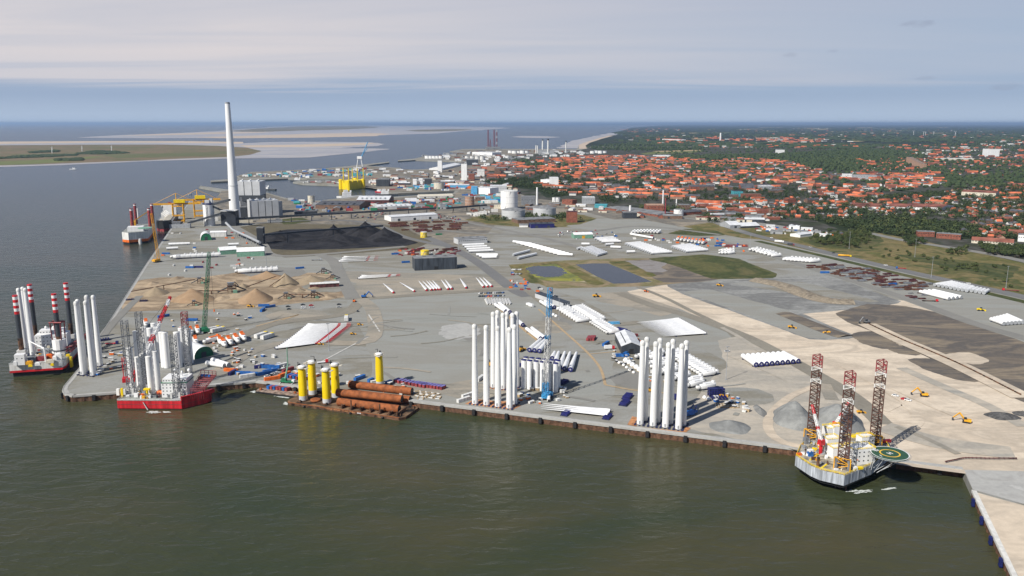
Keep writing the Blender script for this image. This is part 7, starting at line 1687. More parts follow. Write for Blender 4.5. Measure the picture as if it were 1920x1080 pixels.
for a in (('grain_silo', 'white grain silo tower by the far harbour basin, left one', 'fb', 1060, 1098, 495, 388, 24, WHITE, ROOF_GREY), ('grain_silo', 'taller white grain silo tower at the harbour edge, right one', 'fb', 1272, 1322, 572, 418, 26, WHITE, ROOF_GREY),
          (SH, 'low brown hall with ribbed grey roof beside the harbour basin', 'fb', -40, 355, 822, 765, 90, BRICK_BROWN, SLATE, 6, 6, 0, 'warehouse', 2, 'long', 5), (SH, 'grey ribbed-roof hall with dark red gable behind the brown hall', 'fb', 330, 620, 775, 720, 90, MAROON, ROOF_PALE, 7, 0, 0, 'warehouse', 1, 'long', 6),
          (SH, 'long white warehouse before the conveyor bridge', 'fb', 640, 1060, 938, 890, 40, WHITE, ROOF_PALE, 2, -26, 0, 'warehouse', 3), (SH, 'low pale hall with white roof lights behind the conveyor', 'fb', 520, 820, 830, 795, 60, GREY_PALE, ROOF_PALE, 3, -10, 0, 'warehouse', 2, 'long', 6), (SH, 'white long shed by the container dock', 'fb', 895, 1200, 728, 700, 36, WHITE_WORN, CREAM, 4, -8, 0, 'warehouse', 3),
          (OF, 'dark glass office block by the harbour', 'fb', 505, 620, 622, 560, 40, CHARCOAL, ROOF_GREY, 0, 0, 6), (OF, 'white and dark apartment block by the inner dock, left', 'fb', 836, 870, 606, 552, 20, WHITE, CHARCOAL, 0, 0, 3), (OF, 'white and dark apartment block by the inner dock, middle', 'fb', 888, 925, 604, 545, 20, WHITE, CHARCOAL, 0, 0, 3), (OF, 'white and dark apartment block by the inner dock, right', 'fb', 940, 1000, 606, 555, 24, CHARCOAL, ROOF_GREY, 0, 0, 4),
          (SH, 'bright turquoise processing plant near the white tank', 'fb', 1360, 1415, 692, 628, 34, SKYBLUE, SKYBLUE, 0, 0, 0), (SH, 'white box warehouse beside the turquoise plant', 'fb', 1415, 1530, 690, 632, 40, WHITE, ROOF_PALE, 0, 8, 0), (SH, 'pale low factory with window bands behind the white tank', 'fb', 1530, 1680, 672, 618, 44, GREY_PALE, ROOF_PALE, 0, 0, 9), (SH, 'long light blue shed behind the turquoise plant', 'fb', 1130, 1340, 630, 605, 40, SKYBLUE, ROOF_PALE, 2, 0, 0),
          (OF, 'dark large office at the far harbour', 'fb', 1318, 1420, 432, 382, 60, CHARCOAL, ROOF_GREY, 0, 0, 4), (SH, 'long white terminal hall in the far harbour', 'fb', 1370, 1550, 338, 312, 90, WHITE, ROOF_PALE, 0, 6, 0), (SH, 'long slanting white roof hall beside the tall silo', 'fb', 1100, 1270, 475, 448, 60, WHITE, WHITE, 6, -40, 0), (OF, 'white high block left of the town', 'fb', 1415, 1480, 530, 465, 30, WHITE_WORN, ROOF_GREY, 0, 0, 5),
          (OF, 'brown brick block near the white grain silo', 'fb', 1335, 1390, 560, 505, 30, BRICK, ROOF_GREY, 0, 0, 4), (OF, 'brown brick tower block at the town edge', 'fb', 1570, 1620, 505, 458, 30, BRICK_BROWN, ROOF_GREY, 0, 0, 4), (OF, 'pale brick block at the town edge', 'fb', 1505, 1575, 480, 440, 30, BRICK_PALE, ROOF_GREY, 0, 0, 5),
          ('concert_hall', 'large plain white concert hall among dark trees', 'fc', 545, 640, 600, 560, 40, WHITE, WHITE, 0, 6), ('concert_hall', 'taller white cube of the concert hall', 'fc', 628, 706, 625, 545, 46, WHITE, WHITE, 0, 0), (SH, 'dark red brick tower works by the grey tanks', 'fc', 782, 875, 948, 852, 20, BRICK, MAROON, 0, 0, 0), (SH, 'long low dark roofed works in front of the grey tanks', 'fc', 340, 680, 958, 925, 40, BRICK_BROWN, ROOF_GREY, 0, -14, 8), (SH, 'navy low shed beside the tank works', 'z8', 142, 318, 112, 82, 24, NAVY, CHARCOAL, 0, -4, 0, 'warehouse', 2), (SH, 'white low gable shed beside the navy shed', 'z8', 55, 120, 104, 82, 20, WHITE, ROOF_GREY, 2),
          (SH, 'dark boiler shed on the pale apron', 'fc', 1290, 1412, 910, 858, 26, CHARCOAL, ROOF_GREY, 0, 0, 6), (SH, 'long brick factory with grey roof at the town edge', 'fc', 1125, 1600, 830, 805, 60, BRICK, ROOF_GREY, 2, 66, 12), (SH, 'teal roofed hall left of the brick factory', 'fc', 1030, 1140, 815, 788, 40, TEAL, TEAL, 1, 2), (SH, 'brick factory hall with yellow top band', 'fd', 60, 215, 850, 785, 40, BRICK, BRICK_PALE, 2, 0, 5), (SH, 'dark red low hall right of the white tank', 'fd', 390, 555, 882, 845, 40, BRICK, SLATE, 3, -12, 4), (SH, 'brown cube building behind the white tank', 'fd', 357, 450, 832, 790, 28, BRICK_BROWN, ROOF_GREY, 0, 0, 4),
          ('school_building', 'long white building with bright orange roof at the town edge', 'fd', 500, 715, 790, 745, 24, WHITE, TILE, 6, 10, 12), ('gable_house', 'white high gable at the end of the orange-roofed building', 'fd', 460, 500, 757, 712, 20, WHITE, TILE, 3), ('railway_station', 'grey hipped station building with dark roof in the town', 'fd', 915, 1035, 650, 600, 50, BRICK, SLATE, 14, 0, 6), (OF, 'dark teal glass office block by the railway', 'fd', 843, 925, 715, 665, 30, TEAL, CHARCOAL, 0, 0, 5), (OF, 'long brick block by the railway', 'fd', 925, 1090, 725, 692, 24, BRICK, BRICK_BROWN, 0, 0, 10), (SH, 'long grey platform roof by the railway', 'fd', 1080, 1200, 650, 620, 26, GREY, ROOF_PALE, 0, 0, 8), (OF, 'brick museum block with dark roof left of the railway', 'fd', 455, 540, 655, 612, 30, BRICK, SLATE, 4, 0, 6), (OF, 'long brick block with dark roof left of the railway', 'fd', 540, 670, 657, 608, 30, BRICK_BROWN, SLATE, 5, 0, 8), ('church', 'dark grey roofed church amid the red roofs', 'fc', 1155, 1245, 482, 440, 40, BRICK, SLATE, 18, 0, 4),
          (SH, 'grey sheds with black doors on the pale yard, left', 'fd', 810, 910, 1000, 945, 40, GREY, ROOF_PALE, 6, -4, 0, 'warehouse', 1), (SH, 'long grey shed on the pale yard, right', 'fd', 910, 1080, 998, 958, 34, CHARCOAL, ROOF_PALE, 5, -6, 5), (SH, 'white depot shed at the foot of the bushy hill', 'ff', 370, 450, 168, 142, 22, WHITE, ROOF_PALE, 2, -10), (OF, 'long brick apartment block with flat roof, left', 'ff', 1182, 1300, 160, 126, 16, BRICK, ROOF_GREY, 0, 4, 7), (OF, 'long brick apartment block with flat roof, right', 'ff', 1310, 1480, 172, 138, 16, BRICK, ROOF_GREY, 0, 12, 9), ('terrace', 'long orange-walled terrace with red-brown roof', 'ff', 1555, 1845, 205, 165, 16, CREAM, TILE_DARK, 5, 20, 14), (OF, 'white block at the right edge of the suburb', 'ff', 1875, 1935, 195, 148, 20, WHITE, ROOF_GREY, 0, 4, 4),
          ('apartment_slab', 'large white apartment slab far away on the right', 'fe', 1515, 1590, 330, 268, 90, WHITE, ROOF_GREY, 0, 0, 5), (OF, 'white office with window bands in the right suburb', 'fe', 288, 350, 516, 476, 30, WHITE, ROOF_GREY, 0, 0, 5), (OF, 'long grey office in the right suburb', 'fe', 350, 555, 520, 485, 30, GREY, ROOF_GREY, 0, 4, 9), ('shopping_hall', 'long red-brown hall with orange dormers at the right', 'fe', 1270, 1560, 660, 615, 60, CREAM, TILE_DARK, 4, 14, 10), (SH, 'long white hall in the far woods', 'fd', 130, 275, 358, 342, 60, WHITE, WHITE, 0, 0, 0), (SH, 'white hall with long orange roof in the far suburb', 'fd', 200, 360, 203, 190, 80, WHITE, TILE, 6, 6, 0), (SH, 'pale long hall in the far right suburb', 'fe', 1100, 1380, 362, 348, 60, CREAM, WHITE, 0, 0, 0), (OF, 'white and blue high block far in the woods', 'fd', 1243, 1300, 325, 292, 60, WHITE, ROOF_GREY, 0, 0, 4),
          (SH, 'blue-grey hall of the distant waste plant', 'fc', 520, 670, 330, 295, 60, GREY, ROOF_GREY, 0, 0, 0), (SH, 'dark warehouse by the turquoise plant', 'fb', 1395, 1480, 755, 720, 30, BRICK_BROWN, ROOF_GREY, 0, 0, 3), (SH, 'small beige block left of the white tank', 'fb', 1565, 1625, 822, 785, 22, CREAM, ROOF_GREY, 0, 0, 3), (OF, 'grey steel frame works behind the white tank', 'fc', 372, 500, 790, 715, 30, GREY_MID, ROOF_GREY, 0, 0, 6), (SH, 'red low block right of the slim white chimney', 'fc', 738, 830, 778, 742, 24, BRICK, BRICK, 0, 6, 3), (OF, 'grey framed building among trees', 'fc', 925, 1035, 780, 722, 30, GREY, ROOF_PALE, 0, 0, 5)):
    block(*a)
for i in range(7):
    block('apartment_slab', f'pink-grey high apartment slab in the far row, {ORD[i]} from the left', 'fe', 850 + i * 18, 868 + i * 18, 390 + i * 7, 338 + i * 9, 60, BRICK_PALE, ROOF_GREY, 0, 0, 2)
for i in range(5):
    u = (490, 585, 797, 950, 1100)[i]; block('apartment_house', f'white-gabled block with long red roof, {ORD[i]} from the left in the suburb row', 'fe', u, u + (50 if i < 2 else 105), 768 + i * 5, 738 + i * 2, 46, WHITE, TILE_DARK, 5, -20, 2, 'apartment house', 0, 'short')
def far_rig():
    p = G('fb', 1555, 288); t = thing('drilling_rig', 'distant drilling rig with three very tall striped lattice legs', 'drilling rig', (p.x, p.y, 0))
    b = MB(); b.box(0, 20, 6, 120, 70, 14); b.build('hull', GREY_MID, t)
    for u, n in ((1514, 0), (1568, 1), (1590, 2)):
        q = G('fb', u, 288); H = height_at('fb', u, 288, 112); k = MB(); k.lattice((q.x - p.x, q.y - p.y + 20, 0), (q.x - p.x, q.y - p.y + 20, H), 8, 16, .5, 0, alt=[(.8, 0), (1, 1)] if n < 2 else [(.25, 0), (.4, 1), (.55, 0), (.7, 1), (.85, 0), (1, 1)], diag=.4); k.build('leg', [RED_DULL, GREY_PALE] if n == 2 else [RED_DULL, RED_DULL], t)
    k = MB(); q = G('fb', 1533, 288); k.lattice((q.x - p.x, 0, 18), (q.x - p.x, 0, 75), 10, 8, .5, 0, w2=4); k.build('derrick', RED_DULL, t)
far_rig()
def harbour_crane():
    p = G('fb', 360, 450); t = thing('harbour_crane', 'light blue harbour crane with raised boom by the far pier', 'crane', p); b = MB()
    for x in (-14, 14):
        for y in (-8, 8): b.bar((x, y, 0), (x * .5, y * .5, 40), 2.6)
    b.box(0, 0, 40, 22, 16, 12); b.build('portal', WHITE, t); k = MB(); k.bar((8, 0, 46), (40, 6, 118), 3); k.bar((8, 0, 52), (38, 6, 90), 2); k.build('boom', SKYBLUE, t)
harbour_crane()
def wind_turbine(zone, u, v, vt, label, yaw):
    p = G(zone, u, v); H = height_at(zone, u, v, vt) * .8; t = thing('wind_turbine', label, 'wind turbine', p, yaw); s = MB(); s.lathe([(2.6, 0), (1.5, H)], 10); s.build('tower', WHITE, t)
    n = MB(); n.box(-1, 0, H, 7, 3, 3); n.build('nacelle', WHITE, t)
    for k in range(3):
        a = R(20 + 120 * k); b = MB(); b.bar((3, 0, H + 1.5), (3, math.cos(a) * H * .5, H + 1.5 + math.sin(a) * H * .5), 2.0); b.build('blade', WHITE, t)
for i, (z, u, v, vt) in enumerate([('fg', 391, 348, 300), ('fg', 616, 336, 292), ('fg', 837, 330, 290)]): wind_turbine(z, u, v, vt, f'white wind turbine on the low island, {ORD[i]} from the left', .4)
for i, (z, u, v, vt) in enumerate([('fe', 866, 150, 112), ('fe', 952, 155, 120), ('fe', 968, 153, 120), ('fe', 1037, 150, 118), ('fe', 1218, 160, 118), ('fe', 68, 108, 85), ('fe', 138, 108, 85)]): wind_turbine(z, u, v, vt, f'white wind turbine on the far plain, {("first", "second", "third", "fourth", "fifth")[i]} from the left of the right cluster' if i < 5 else f'white wind turbine near the horizon, {"left" if i == 5 else "right"} of a lone pair', .3)

# ---------------------------------------------------------------- things scattered over the harbour, town and woods
def inside(x, y, poly):
    c = False; j = len(poly) - 1
    for i in range(len(poly)):
        xi, yi = poly[i]; xj, yj = poly[j]
        if (yi > y) != (yj > y) and x < (xj - xi) * (y - yi) / (yj - yi) + xi: c = not c
        j = i
    return c
TAKEN = {}
for o in list(scene.objects):           # keep scattered things out of the named buildings
    if o.parent is None and o.get('category') in ('warehouse', 'building', 'hall', 'tank', 'chimney', 'power station building', 'apartment house', 'silo', 'shed', 'tent'):
        w = next((c for c in o.children if 'wall' in c.name or 'shell' in c.name or c.name.startswith('core')), None)
        if w is None: continue
        M_ = Matrix.Translation(o.location) @ Matrix.Rotation(o.rotation_euler.z, 4, 'Z'); bb = [Vector(b) for b in w.bound_box]
        x0, x1, y0, y1 = min(b.x for b in bb), max(b.x for b in bb), min(b.y for b in bb), max(b.y for b in bb)
        for i in range(int((x1 - x0) / 6) + 2):
            for j in range(int((y1 - y0) / 6) + 2):
                q = M_ @ Vector((min(x1, x0 + i * 6), min(y1, y0 + j * 6), 0)); TAKEN[(int(q.x // 8), int(q.y // 8))] = 1
def free(p, r):
    k = max(0, int(r // 8)); cx, cy = int(p.x // 8), int(p.y // 8)
    return not any((cx + i, cy + j) in TAKEN for i in range(-k, k + 1) for j in range(-k, k + 1))
def take(p, r):
    k = max(0, int(r // 8)); cx, cy = int(p.x // 8), int(p.y // 8)
    for i in range(-k, k + 1):
        for j in range(-k, k + 1): TAKEN[(cx + i, cy + j)] = 1
def scatter(poly, n, r, even=True, keep=None):
    """Spots spread over a surveyed area, evenly on the ground (or evenly as surveyed)."""
    out = []; w = [P(*q) for q in poly]; x0, x1 = min(q.x for q in w), max(q.x for q in w); y0, y1 = min(q.y for q in w), max(q.y for q in w); wp = [(q.x, q.y) for q in w]
    xs, ys = [q[0] for q in poly], [q[1] for q in poly]
    for _ in range(n * 6):
        if len(out) >= n: break
        if even:
            p = Vector((rnd.uniform(x0, x1), rnd.uniform(y0, y1), 0))
        else: p = P(rnd.uniform(min(xs), max(xs)), rnd.uniform(min(ys), max(ys)))
        if not inside(p.x, p.y, wp) or not free(p, r) or (keep and not keep(p)): continue
        take(p, r); out.append(p)
    return out
def make_shed(w, l, h, wall, roof, pitched=True):
    def mk():
        t = thing('harbour_shed', None, 'shed'); b = MB(); b.prism([(-l / 2, -w / 2), (l / 2, -w / 2), (l / 2, w / 2), (-l / 2, w / 2)], 0, h); rh = w * .16 if pitched else 0
        if pitched:
            for x in (-l / 2, l / 2): b.add([(x, -w / 2, h), (x, w / 2, h), (x, 0, h + rh)], [(0, 1, 2) if x > 0 else (2, 1, 0)])
        b.build('wall', wall, t); r = MB()
        if pitched: r.add([(-l / 2 - .4, -w / 2 - .4, h), (l / 2 + .4, -w / 2 - .4, h), (l / 2 + .4, 0, h + rh + .2), (-l / 2 - .4, 0, h + rh + .2), (l / 2 + .4, w / 2 + .4, h), (-l / 2 - .4, w / 2 + .4, h)], [(0, 1, 2, 3), (3, 2, 4, 5)])
        else: r.box(0, 0, h, l + .5, w + .5, .5); r.box(l * .2, 0, h + .5, l * .15, w * .3, 1.5)
        r.build('roof', roof, t); d = MB(); d.box(-l * .2, -w / 2 - .05, 0, min(5, l * .2), .25, h * .7); d.build('door', CHARCOAL, t)
        return t
    return Proto(mk)
SHEDS = [('white shed with pale roof', make_shed(18, 40, 7, WHITE_WORN, ROOF_PALE)), ('brown shed with grey roof', make_shed(20, 46, 7, BRICK_BROWN, ROOF_GREY)), ('grey flat-roofed shed', make_shed(22, 34, 8, GREY, ROOF_GREY, False)), ('brick shed with dark roof', make_shed(16, 36, 6, BRICK, SLATE)), ('white flat-roofed shed', make_shed(20, 30, 9, WHITE, ROOF_PALE, False)), ('cream shed with red roof', make_shed(16, 34, 6, CREAM, TILE_DARK)), ('dark shed with pale roof', make_shed(20, 44, 7, CHARCOAL, ROOF_PALE))]
def sheds(poly, n, where, pick=(0, 1, 2, 3, 4, 5, 6), sc=1.0, rot=0):
    for p in scatter(poly, n, 18 * sc):
        k, pr = SHEDS[rnd.choice(pick)]; pr(p, R(rot + rnd.choice((0, 0, 90)) + rnd.uniform(-9, 9)), f'{k} {where}', f'{k}s {where}', sc * rnd.uniform(.75, 1.25))
sheds([(450, 331), (545, 321), (690, 314), (750, 319), (800, 324), (690, 334), (560, 333)], 46, 'on the outer harbour pier', (0, 1, 2, 4, 6, 0), .6, 5)
sheds([(692, 338), (800, 326), (870, 318), (935, 338), (990, 368), (860, 352), (760, 352), (700, 347)], 90, 'around the inner harbour basins', sc=.75, rot=-8)
sheds([(790, 293), (880, 285), (1085, 282), (1108, 291), (960, 300), (940, 322), (885, 312), (845, 300)], 130, 'in the far north harbour', (0, 2, 4, 1, 0, 3), 1.0)
sheds([(560, 384), (640, 380), (720, 376), (900, 372), (940, 384), (900, 400), (700, 394), (600, 398)], 30, 'on the near harbour yard', (0, 1, 2, 3), .65, 12)
sheds([(1180, 398), (1300, 395), (1400, 404), (1430, 420), (1330, 412), (1200, 408)], 22, 'in the works at the town edge', (1, 2, 3, 6, 5), .8, -12)
sheds([(1405, 424), (1480, 426), (1590, 440), (1560, 445), (1490, 443), (1420, 434)], 14, 'in the depot beside the main road', (0, 2, 4, 3), .55, -20)
sheds([(950, 378), (1060, 385), (1180, 392), (1160, 400), (1040, 395), (960, 396)], 16, 'behind the grey tanks', (0, 1, 3, 5), .6, -10)
LOOSE = dict(cont=lambda: rnd.choice(['blue', 'red', 'white', 'orange', 'blue', 'teal', 'grey', 'green']))
FARBOX = MB(); FARBOX_M = [BLUE, RED_DULL, WHITE_WORN, ORANGE, TEAL, GREY, GREEN, SKYBLUE]
def boxes(poly, n, where, kinds=('blue', 'red', 'white', 'orange', 'teal', 'grey', 'green'), sc=1.0, small=False, rot=0):
    for p in scatter(poly, n, 7):
        if sc > 1.25: FARBOX.box(p.x, p.y, 0, 12.2 * sc, 2.44 * sc, 2.7 * sc * rnd.choice((1, 1, 2)), R(rot + rnd.choice((0, 0, 90)) + rnd.uniform(-8, 8)), ['blue', 'red', 'white', 'orange', 'teal', 'grey', 'green', 'sky'].index(rnd.choice(kinds))); continue
        k = rnd.choice([q for q in kinds if q in (CS if small else CT)]); nm = {'violet': 'dark red'}.get(k, k)
        (CS if small else CT)[k](p, R(rot + rnd.choice((0, 0, 90)) + rnd.uniform(-8, 8)), f'{nm} container {where}', f'{nm} containers {where}', sc)
boxes([(455, 331), (545, 322), (690, 315), (700, 330), (560, 333)], 110, 'on the outer harbour pier', ('white', 'blue', 'grey', 'white', 'red', 'teal'), 1.5)
boxes([(540, 372), (600, 381), (720, 378), (850, 372), (880, 390), (700, 396), (560, 398)], 120, 'on the near harbour yard', sc=1.3)
boxes([(560, 341), (640, 340), (640, 345), (575, 344)], 16, 'on the trawler quay', ('white', 'red', 'grey'), 1.3)
boxes([(745, 468), (865, 466), (862, 484), (768, 482), (740, 478)], 20, 'in the scrap yard behind the dark hall', ('red', 'red', 'white', 'orange'), .8, True)
boxes([(960, 512), (985, 524), (1022, 545), (985, 551), (955, 540)], 20, 'in the clutter beside the algae pond', ('orange', 'red', 'white', 'blue', 'grey'), .7, True)
boxes([(1180, 632), (1200, 640), (1225, 672), (1210, 672), (1195, 650)], 12, 'in the clutter behind the grey shed', ('red', 'orange', 'blue', 'white'), .7, True)
boxes([(1150, 440), (1330, 446), (1440, 470), (1400, 474), (1250, 456), (1160, 448)], 44, 'in the rear storage yard', ('white', 'red', 'blue', 'white', 'orange'), .9, True)
boxes([(1405, 424), (1480, 426), (1590, 440), (1560, 446), (1490, 444), (1420, 434)], 40, 'in the depot beside the main road', ('white', 'red', 'blue', 'white', 'orange'), .9, True)
boxes([(290, 500), (480, 482), (500, 500), (300, 520)], 12, 'on the west apron', ('white', 'white', 'red'), .8, True)
boxes([(880, 402), (930, 396), (925, 400), (885, 408)], 14, 'in the white-covered yard by the conveyor end', ('white',), 1.3)
def far_boxes():
    o = FARBOX.build('distant_containers', FARBOX_M); tag(o, 'mass of small coloured containers and goods all over the far harbour', 'containers', None, 'stuff')
def make_bundle(m):
    def mk():
        t = thing('steel_bundle', None, 'steel stack'); b = MB()
        for i in range(5): b.box(0, -2 + i * 1.0, .4, 11.5, .75, .9 + .5 * (i % 2))
        b.build('steel_bars', m, t); s = MB(); s.box(-4, 0, 0, .6, 5, .4); s.build('bearer', WOOD, t); s = MB(); s.box(4, 0, 0, .6, 5, .4); s.build('bearer', WOOD, t)
        return t
    return Proto(mk)
BUN = {'dark red': make_bundle(MAROON), 'rust brown': make_bundle(mat('brown_bars', (.12, .05, .03), .8, var=.4)), 'grey': make_bundle(GREY_MID), 'dull red': make_bundle(RED_DULL)}
def bundles(poly, n, where, kinds, sc=1.0, rot=0):
    for p in scatter(poly, n, 7):
        k = rnd.choice(kinds); BUN[k](p, R(rot + rnd.uniform(-12, 12)), f'{k} stack of steel {where}', f'{k} steel stacks {where}', sc * rnd.uniform(.8, 1.2))
bundles([(1495, 498), (1560, 496), (1620, 502), (1690, 520), (1745, 533), (1720, 545), (1672, 543), (1600, 524), (1540, 508)], 120, 'in the stockyard by the main road', ('dark red', 'rust brown', 'grey', 'grey', 'rust brown'), .95, 14)
bundles([(725, 418), (860, 414), (890, 428), (780, 436), (735, 428)], 46, 'on the yard behind the coal yard', ('dark red', 'rust brown', 'rust brown'), 1.6, 12)
bundles([(746, 466), (864, 465), (862, 480), (770, 478)], 26, 'in the scrap yard behind the dark hall', ('dark red', 'rust brown', 'dull red'), 1.0, 40)
bundles([(1690, 545), (1740, 552), (1730, 566), (1700, 558)], 10, 'beside the low section row', ('dark red', 'grey'), .7, 10)
bundles([(1376, 458), (1400, 456), (1425, 466), (1395, 470)], 0, '', ('dull red',))
for i in range(8): BUN['dull red'](G('z8', 1615 + i % 4 * 42, 240 + i // 4 * 10), R(10), f'bright red steel stack in the rear yard, {"far" if i < 4 else "near"} row, {ORD[i % 4]} from the left', 'bright red stacks', (1.0, 1.8, .6))
def cars(poly, n, where, rot=60, kinds=('dark', 'silver', 'white', 'blue', 'red', 'dark')):
    for p in scatter(poly, n, 2):
        k = rnd.choice(kinds); nm = {'dark': 'dark grey', 'silver': 'silver grey'}.get(k, k); CARS[k](p, R(rot + rnd.uniform(-10, 10)), f'{nm} car {where}', f'{nm} cars {where}', 1.2)
cars([(660, 404), (720, 398), (735, 408), (690, 416)], 22, 'parked under the long conveyor')
cars([(540, 402), (640, 404), (660, 412), (560, 410)], 12, 'parked beside the power station')
cars([(990, 550), (1010, 540), (1060, 556), (1040, 566)], 10, 'by the dark barracks')
for p in curve_px('p', [(1400, 436.5), (1500, 460.5), (1560, 475.5), (1700, 508.5), (1920, 556)], 4)[2::3]: CARS[rnd.choice(['white', 'dark', 'silver'])](p + Vector((3, 2, .35)), R(155), 'small car driving on the main road', 'cars on the main road', 1.2)

boxes([(300, 445), (330, 430), (480, 425), (490, 455), (470, 478), (290, 490)], 16, 'on the west quay yard', ('white', 'red', 'blue', 'grey', 'orange'), .8, True)
boxes([(720, 352), (850, 344), (900, 352), (860, 356), (740, 360)], 60, 'by the inner dock', ('red', 'teal', 'white', 'orange', 'sky', 'blue'), 1.4)
boxes([(870, 366), (930, 360), (960, 372), (940, 384), (880, 380)], 50, 'by the turquoise plant', ('red', 'teal', 'sky', 'white', 'blue'), 1.4)
cars([(700, 404), (820, 400), (880, 410), (860, 420), (740, 412)], 40, 'on the yard before the long conveyor')
cars([(1010, 440), (1090, 430), (1200, 436), (1150, 446), (1040, 450)], 24, 'along the road behind the slanting row')
for i, (u, v, hgt) in enumerate([(1361, 712, 28), (1048, 600, 26), (617, 658, 26), (860, 470, 26), (1240, 470, 26), (1640, 640, 0), (1406, 470, 26), (1746, 520, 28), (1886, 540, 28), (1715, 482, 28), (1592, 466, 28), (640, 505, 24), (500, 500, 24)]):
    if hgt: p = P(u, v); m = MB(); m.tube((0, 0, 0), (0, 0, hgt), .32, .16, n=6); m.box(0, 0, hgt - .4, 3.2, .5, .5, .4); m.box(0, 0, 0, 1.4, 1.4, .5); solo('light_mast', m, GREY, f'tall thin grey light mast, {ORD[i]} counted from the empty apron outwards', 'light mast', p, 0, 'yard light masts')

far_boxes()
def make_crate(m):
    def mk():
        t = thing('goods_crate', None, 'crate'); b = MB(); b.box(0, 0, .25, 2.6, 1.7, 1.3); b.build('crate_body', m, t); l = MB(); l.box(0, 0, 1.56, 2.8, 1.9, .18); l.build('lid', WHITE_WORN, t)
        for x in (-.9, .9): s = MB(); s.box(x, 0, 0, .3, 1.7, .25); s.build('runner', WOOD, t)
        return t
    return Proto(mk)
CRATES = {'tan': make_crate(WOOD), 'orange': make_crate(ORANGE), 'blue': make_crate(BLUE), 'white': make_crate(WHITE_WORN), 'dark': make_crate(CHARCOAL)}
for poly, n, where in (([(1150, 640), (1180, 660), (1290, 715), (1230, 720), (1150, 680)], 34, 'among the nacelles beside the grey shed'), ([(1330, 735), (1380, 745), (1420, 770), (1390, 775), (1340, 755)], 26, 'by the low gravel heap'), ([(960, 720), (1060, 725), (1080, 750), (980, 765)], 26, 'around the foot of the blue crane'), ([(390, 640), (520, 660), (540, 700), (420, 705)], 36, 'on the yard behind the red vessel bow'), ([(200, 660), (230, 640), (225, 690), (170, 710)], 16, 'on the west quay corner'), ([(520, 695), (760, 715), (780, 745), (560, 715)], 30, 'along the quay behind the barges'), ([(300, 590), (480, 585), (470, 630), (330, 640)], 24, 'around the green crane')):
    for p in scatter(poly, n, 1): k = rnd.choice(('tan', 'white', 'dark', 'tan', 'white', 'orange', 'blue')); CRATES[k](p, rnd.uniform(0, 3), f'small {k} goods crate {where}', f'{k} crates {where}', rnd.uniform(.8, 1.5))

# ---- houses
def house_mesh(b, x, y, l, w, h, rh, rz, wm, rm, chim=True, gm=None):
    c, s = math.cos(rz), math.sin(rz); T = lambda u, v, z: (x + u * c - v * s, y + u * s + v * c, z)
    L2, W2 = l / 2, w / 2
    lo = [T(-L2, -W2, 0), T(L2, -W2, 0), T(L2, W2, 0), T(-L2, W2, 0)]; hi = [T(-L2, -W2, h), T(L2, -W2, h), T(L2, W2, h), T(-L2, W2, h), T(-L2, 0, h + rh), T(L2, 0, h + rh)]
    b.add(lo + hi, [(0, 1, 5, 4), (2, 3, 7, 6), (1, 2, 6, 9, 5), (3, 0, 4, 8, 7)], wm)
    o = .45; k = o * rh / W2
    b.add([T(-L2 - .3, -W2 - o, h - k + .15), T(L2 + .3, -W2 - o, h - k + .15), T(L2 + .3, 0, h + rh + .15), T(-L2 - .3, 0, h + rh + .15), T(L2 + .3, W2 + o, h - k + .15), T(-L2 - .3, W2 + o, h - k + .15)], [(0, 1, 2, 3), (3, 2, 4, 5)], rm)
WALLS = [BRICK, RENDER_W, BRICK_PALE, BRICK_BROWN, RENDER_G, CREAM]; ROOFS = [TILE, TILE_DARK, SLATE, ROOF_GREY]
HM = WALLS + ROOFS
def make_house(l, w, h, rh, wm, rm, name, cat):
    def mk():
        t = thing(name, None, cat); full = MB(); house_mesh(full, 0, 0, l, w, h, rh, 0, 0, 1)
        for part, mi, m in (('wall', 0, wm), ('roof', 1, rm)):
            b = MB(); ids = [i for i, q in enumerate(full.m) if q == mi]; b.v = full.v; b.f = [full.f[i] for i in ids]; b.m = [0] * len(ids); b.s = [False] * len(ids); o = b.build(part, m, t)
            if part == 'roof': c = MB(); c.box(l * .22, .3, h + rh * .5, .9, .9, rh * .5 + 1.2); c.build('chimney', BRICK, o)
        for s in (-1, 1):
            g = MB(); n = max(2, int(l / 3.2))
            for i in range(n): g.box(-l / 2 + l * (i + .5) / n, s * (w / 2 + .01), h * .45, 1.2, .1, 1.2)
            g.build('window_row', GLASS, t)
        return t
    return Proto(mk)
HOUSES = [('small red-roofed white house', make_house(12, 8, 3.2, 3.4, RENDER_W, TILE, 'house', 'house')), ('small red-roofed brick house', make_house(11, 8, 3.4, 3.4, BRICK, TILE, 'house', 'house')), ('small dark-roofed white house', make_house(12, 9, 3.0, 2.6, RENDER_W, SLATE, 'house', 'house')), ('small weathered-roof brick house', make_house(13, 9, 3.2, 3.2, BRICK_PALE, TILE_DARK, 'house', 'house')), ('small grey-roofed brick house', make_house(14, 9, 3.0, 2.2, BRICK_BROWN, ROOF_GREY, 'house', 'house'))]
ROWS = [('long red-roofed brick row', make_house(52, 11, 8, 5, BRICK_PALE, TILE, 'row_house', 'row house')), ('long red-roofed pale row', make_house(44, 11, 8.5, 5, RENDER_W, TILE, 'row_house', 'row house')), ('long dark-roofed row', make_house(46, 12, 9, 4.6, BRICK_BROWN, SLATE, 'row_house', 'row house')), ('long weathered-roof row', make_house(48, 11, 8, 5, BRICK, TILE_DARK, 'row_house', 'row house')), ('long white dark-roofed row', make_house(36, 12, 9, 4, RENDER_W, SLATE, 'row_house', 'row house'))]
PH = lambda px_, py: P(px_, py)
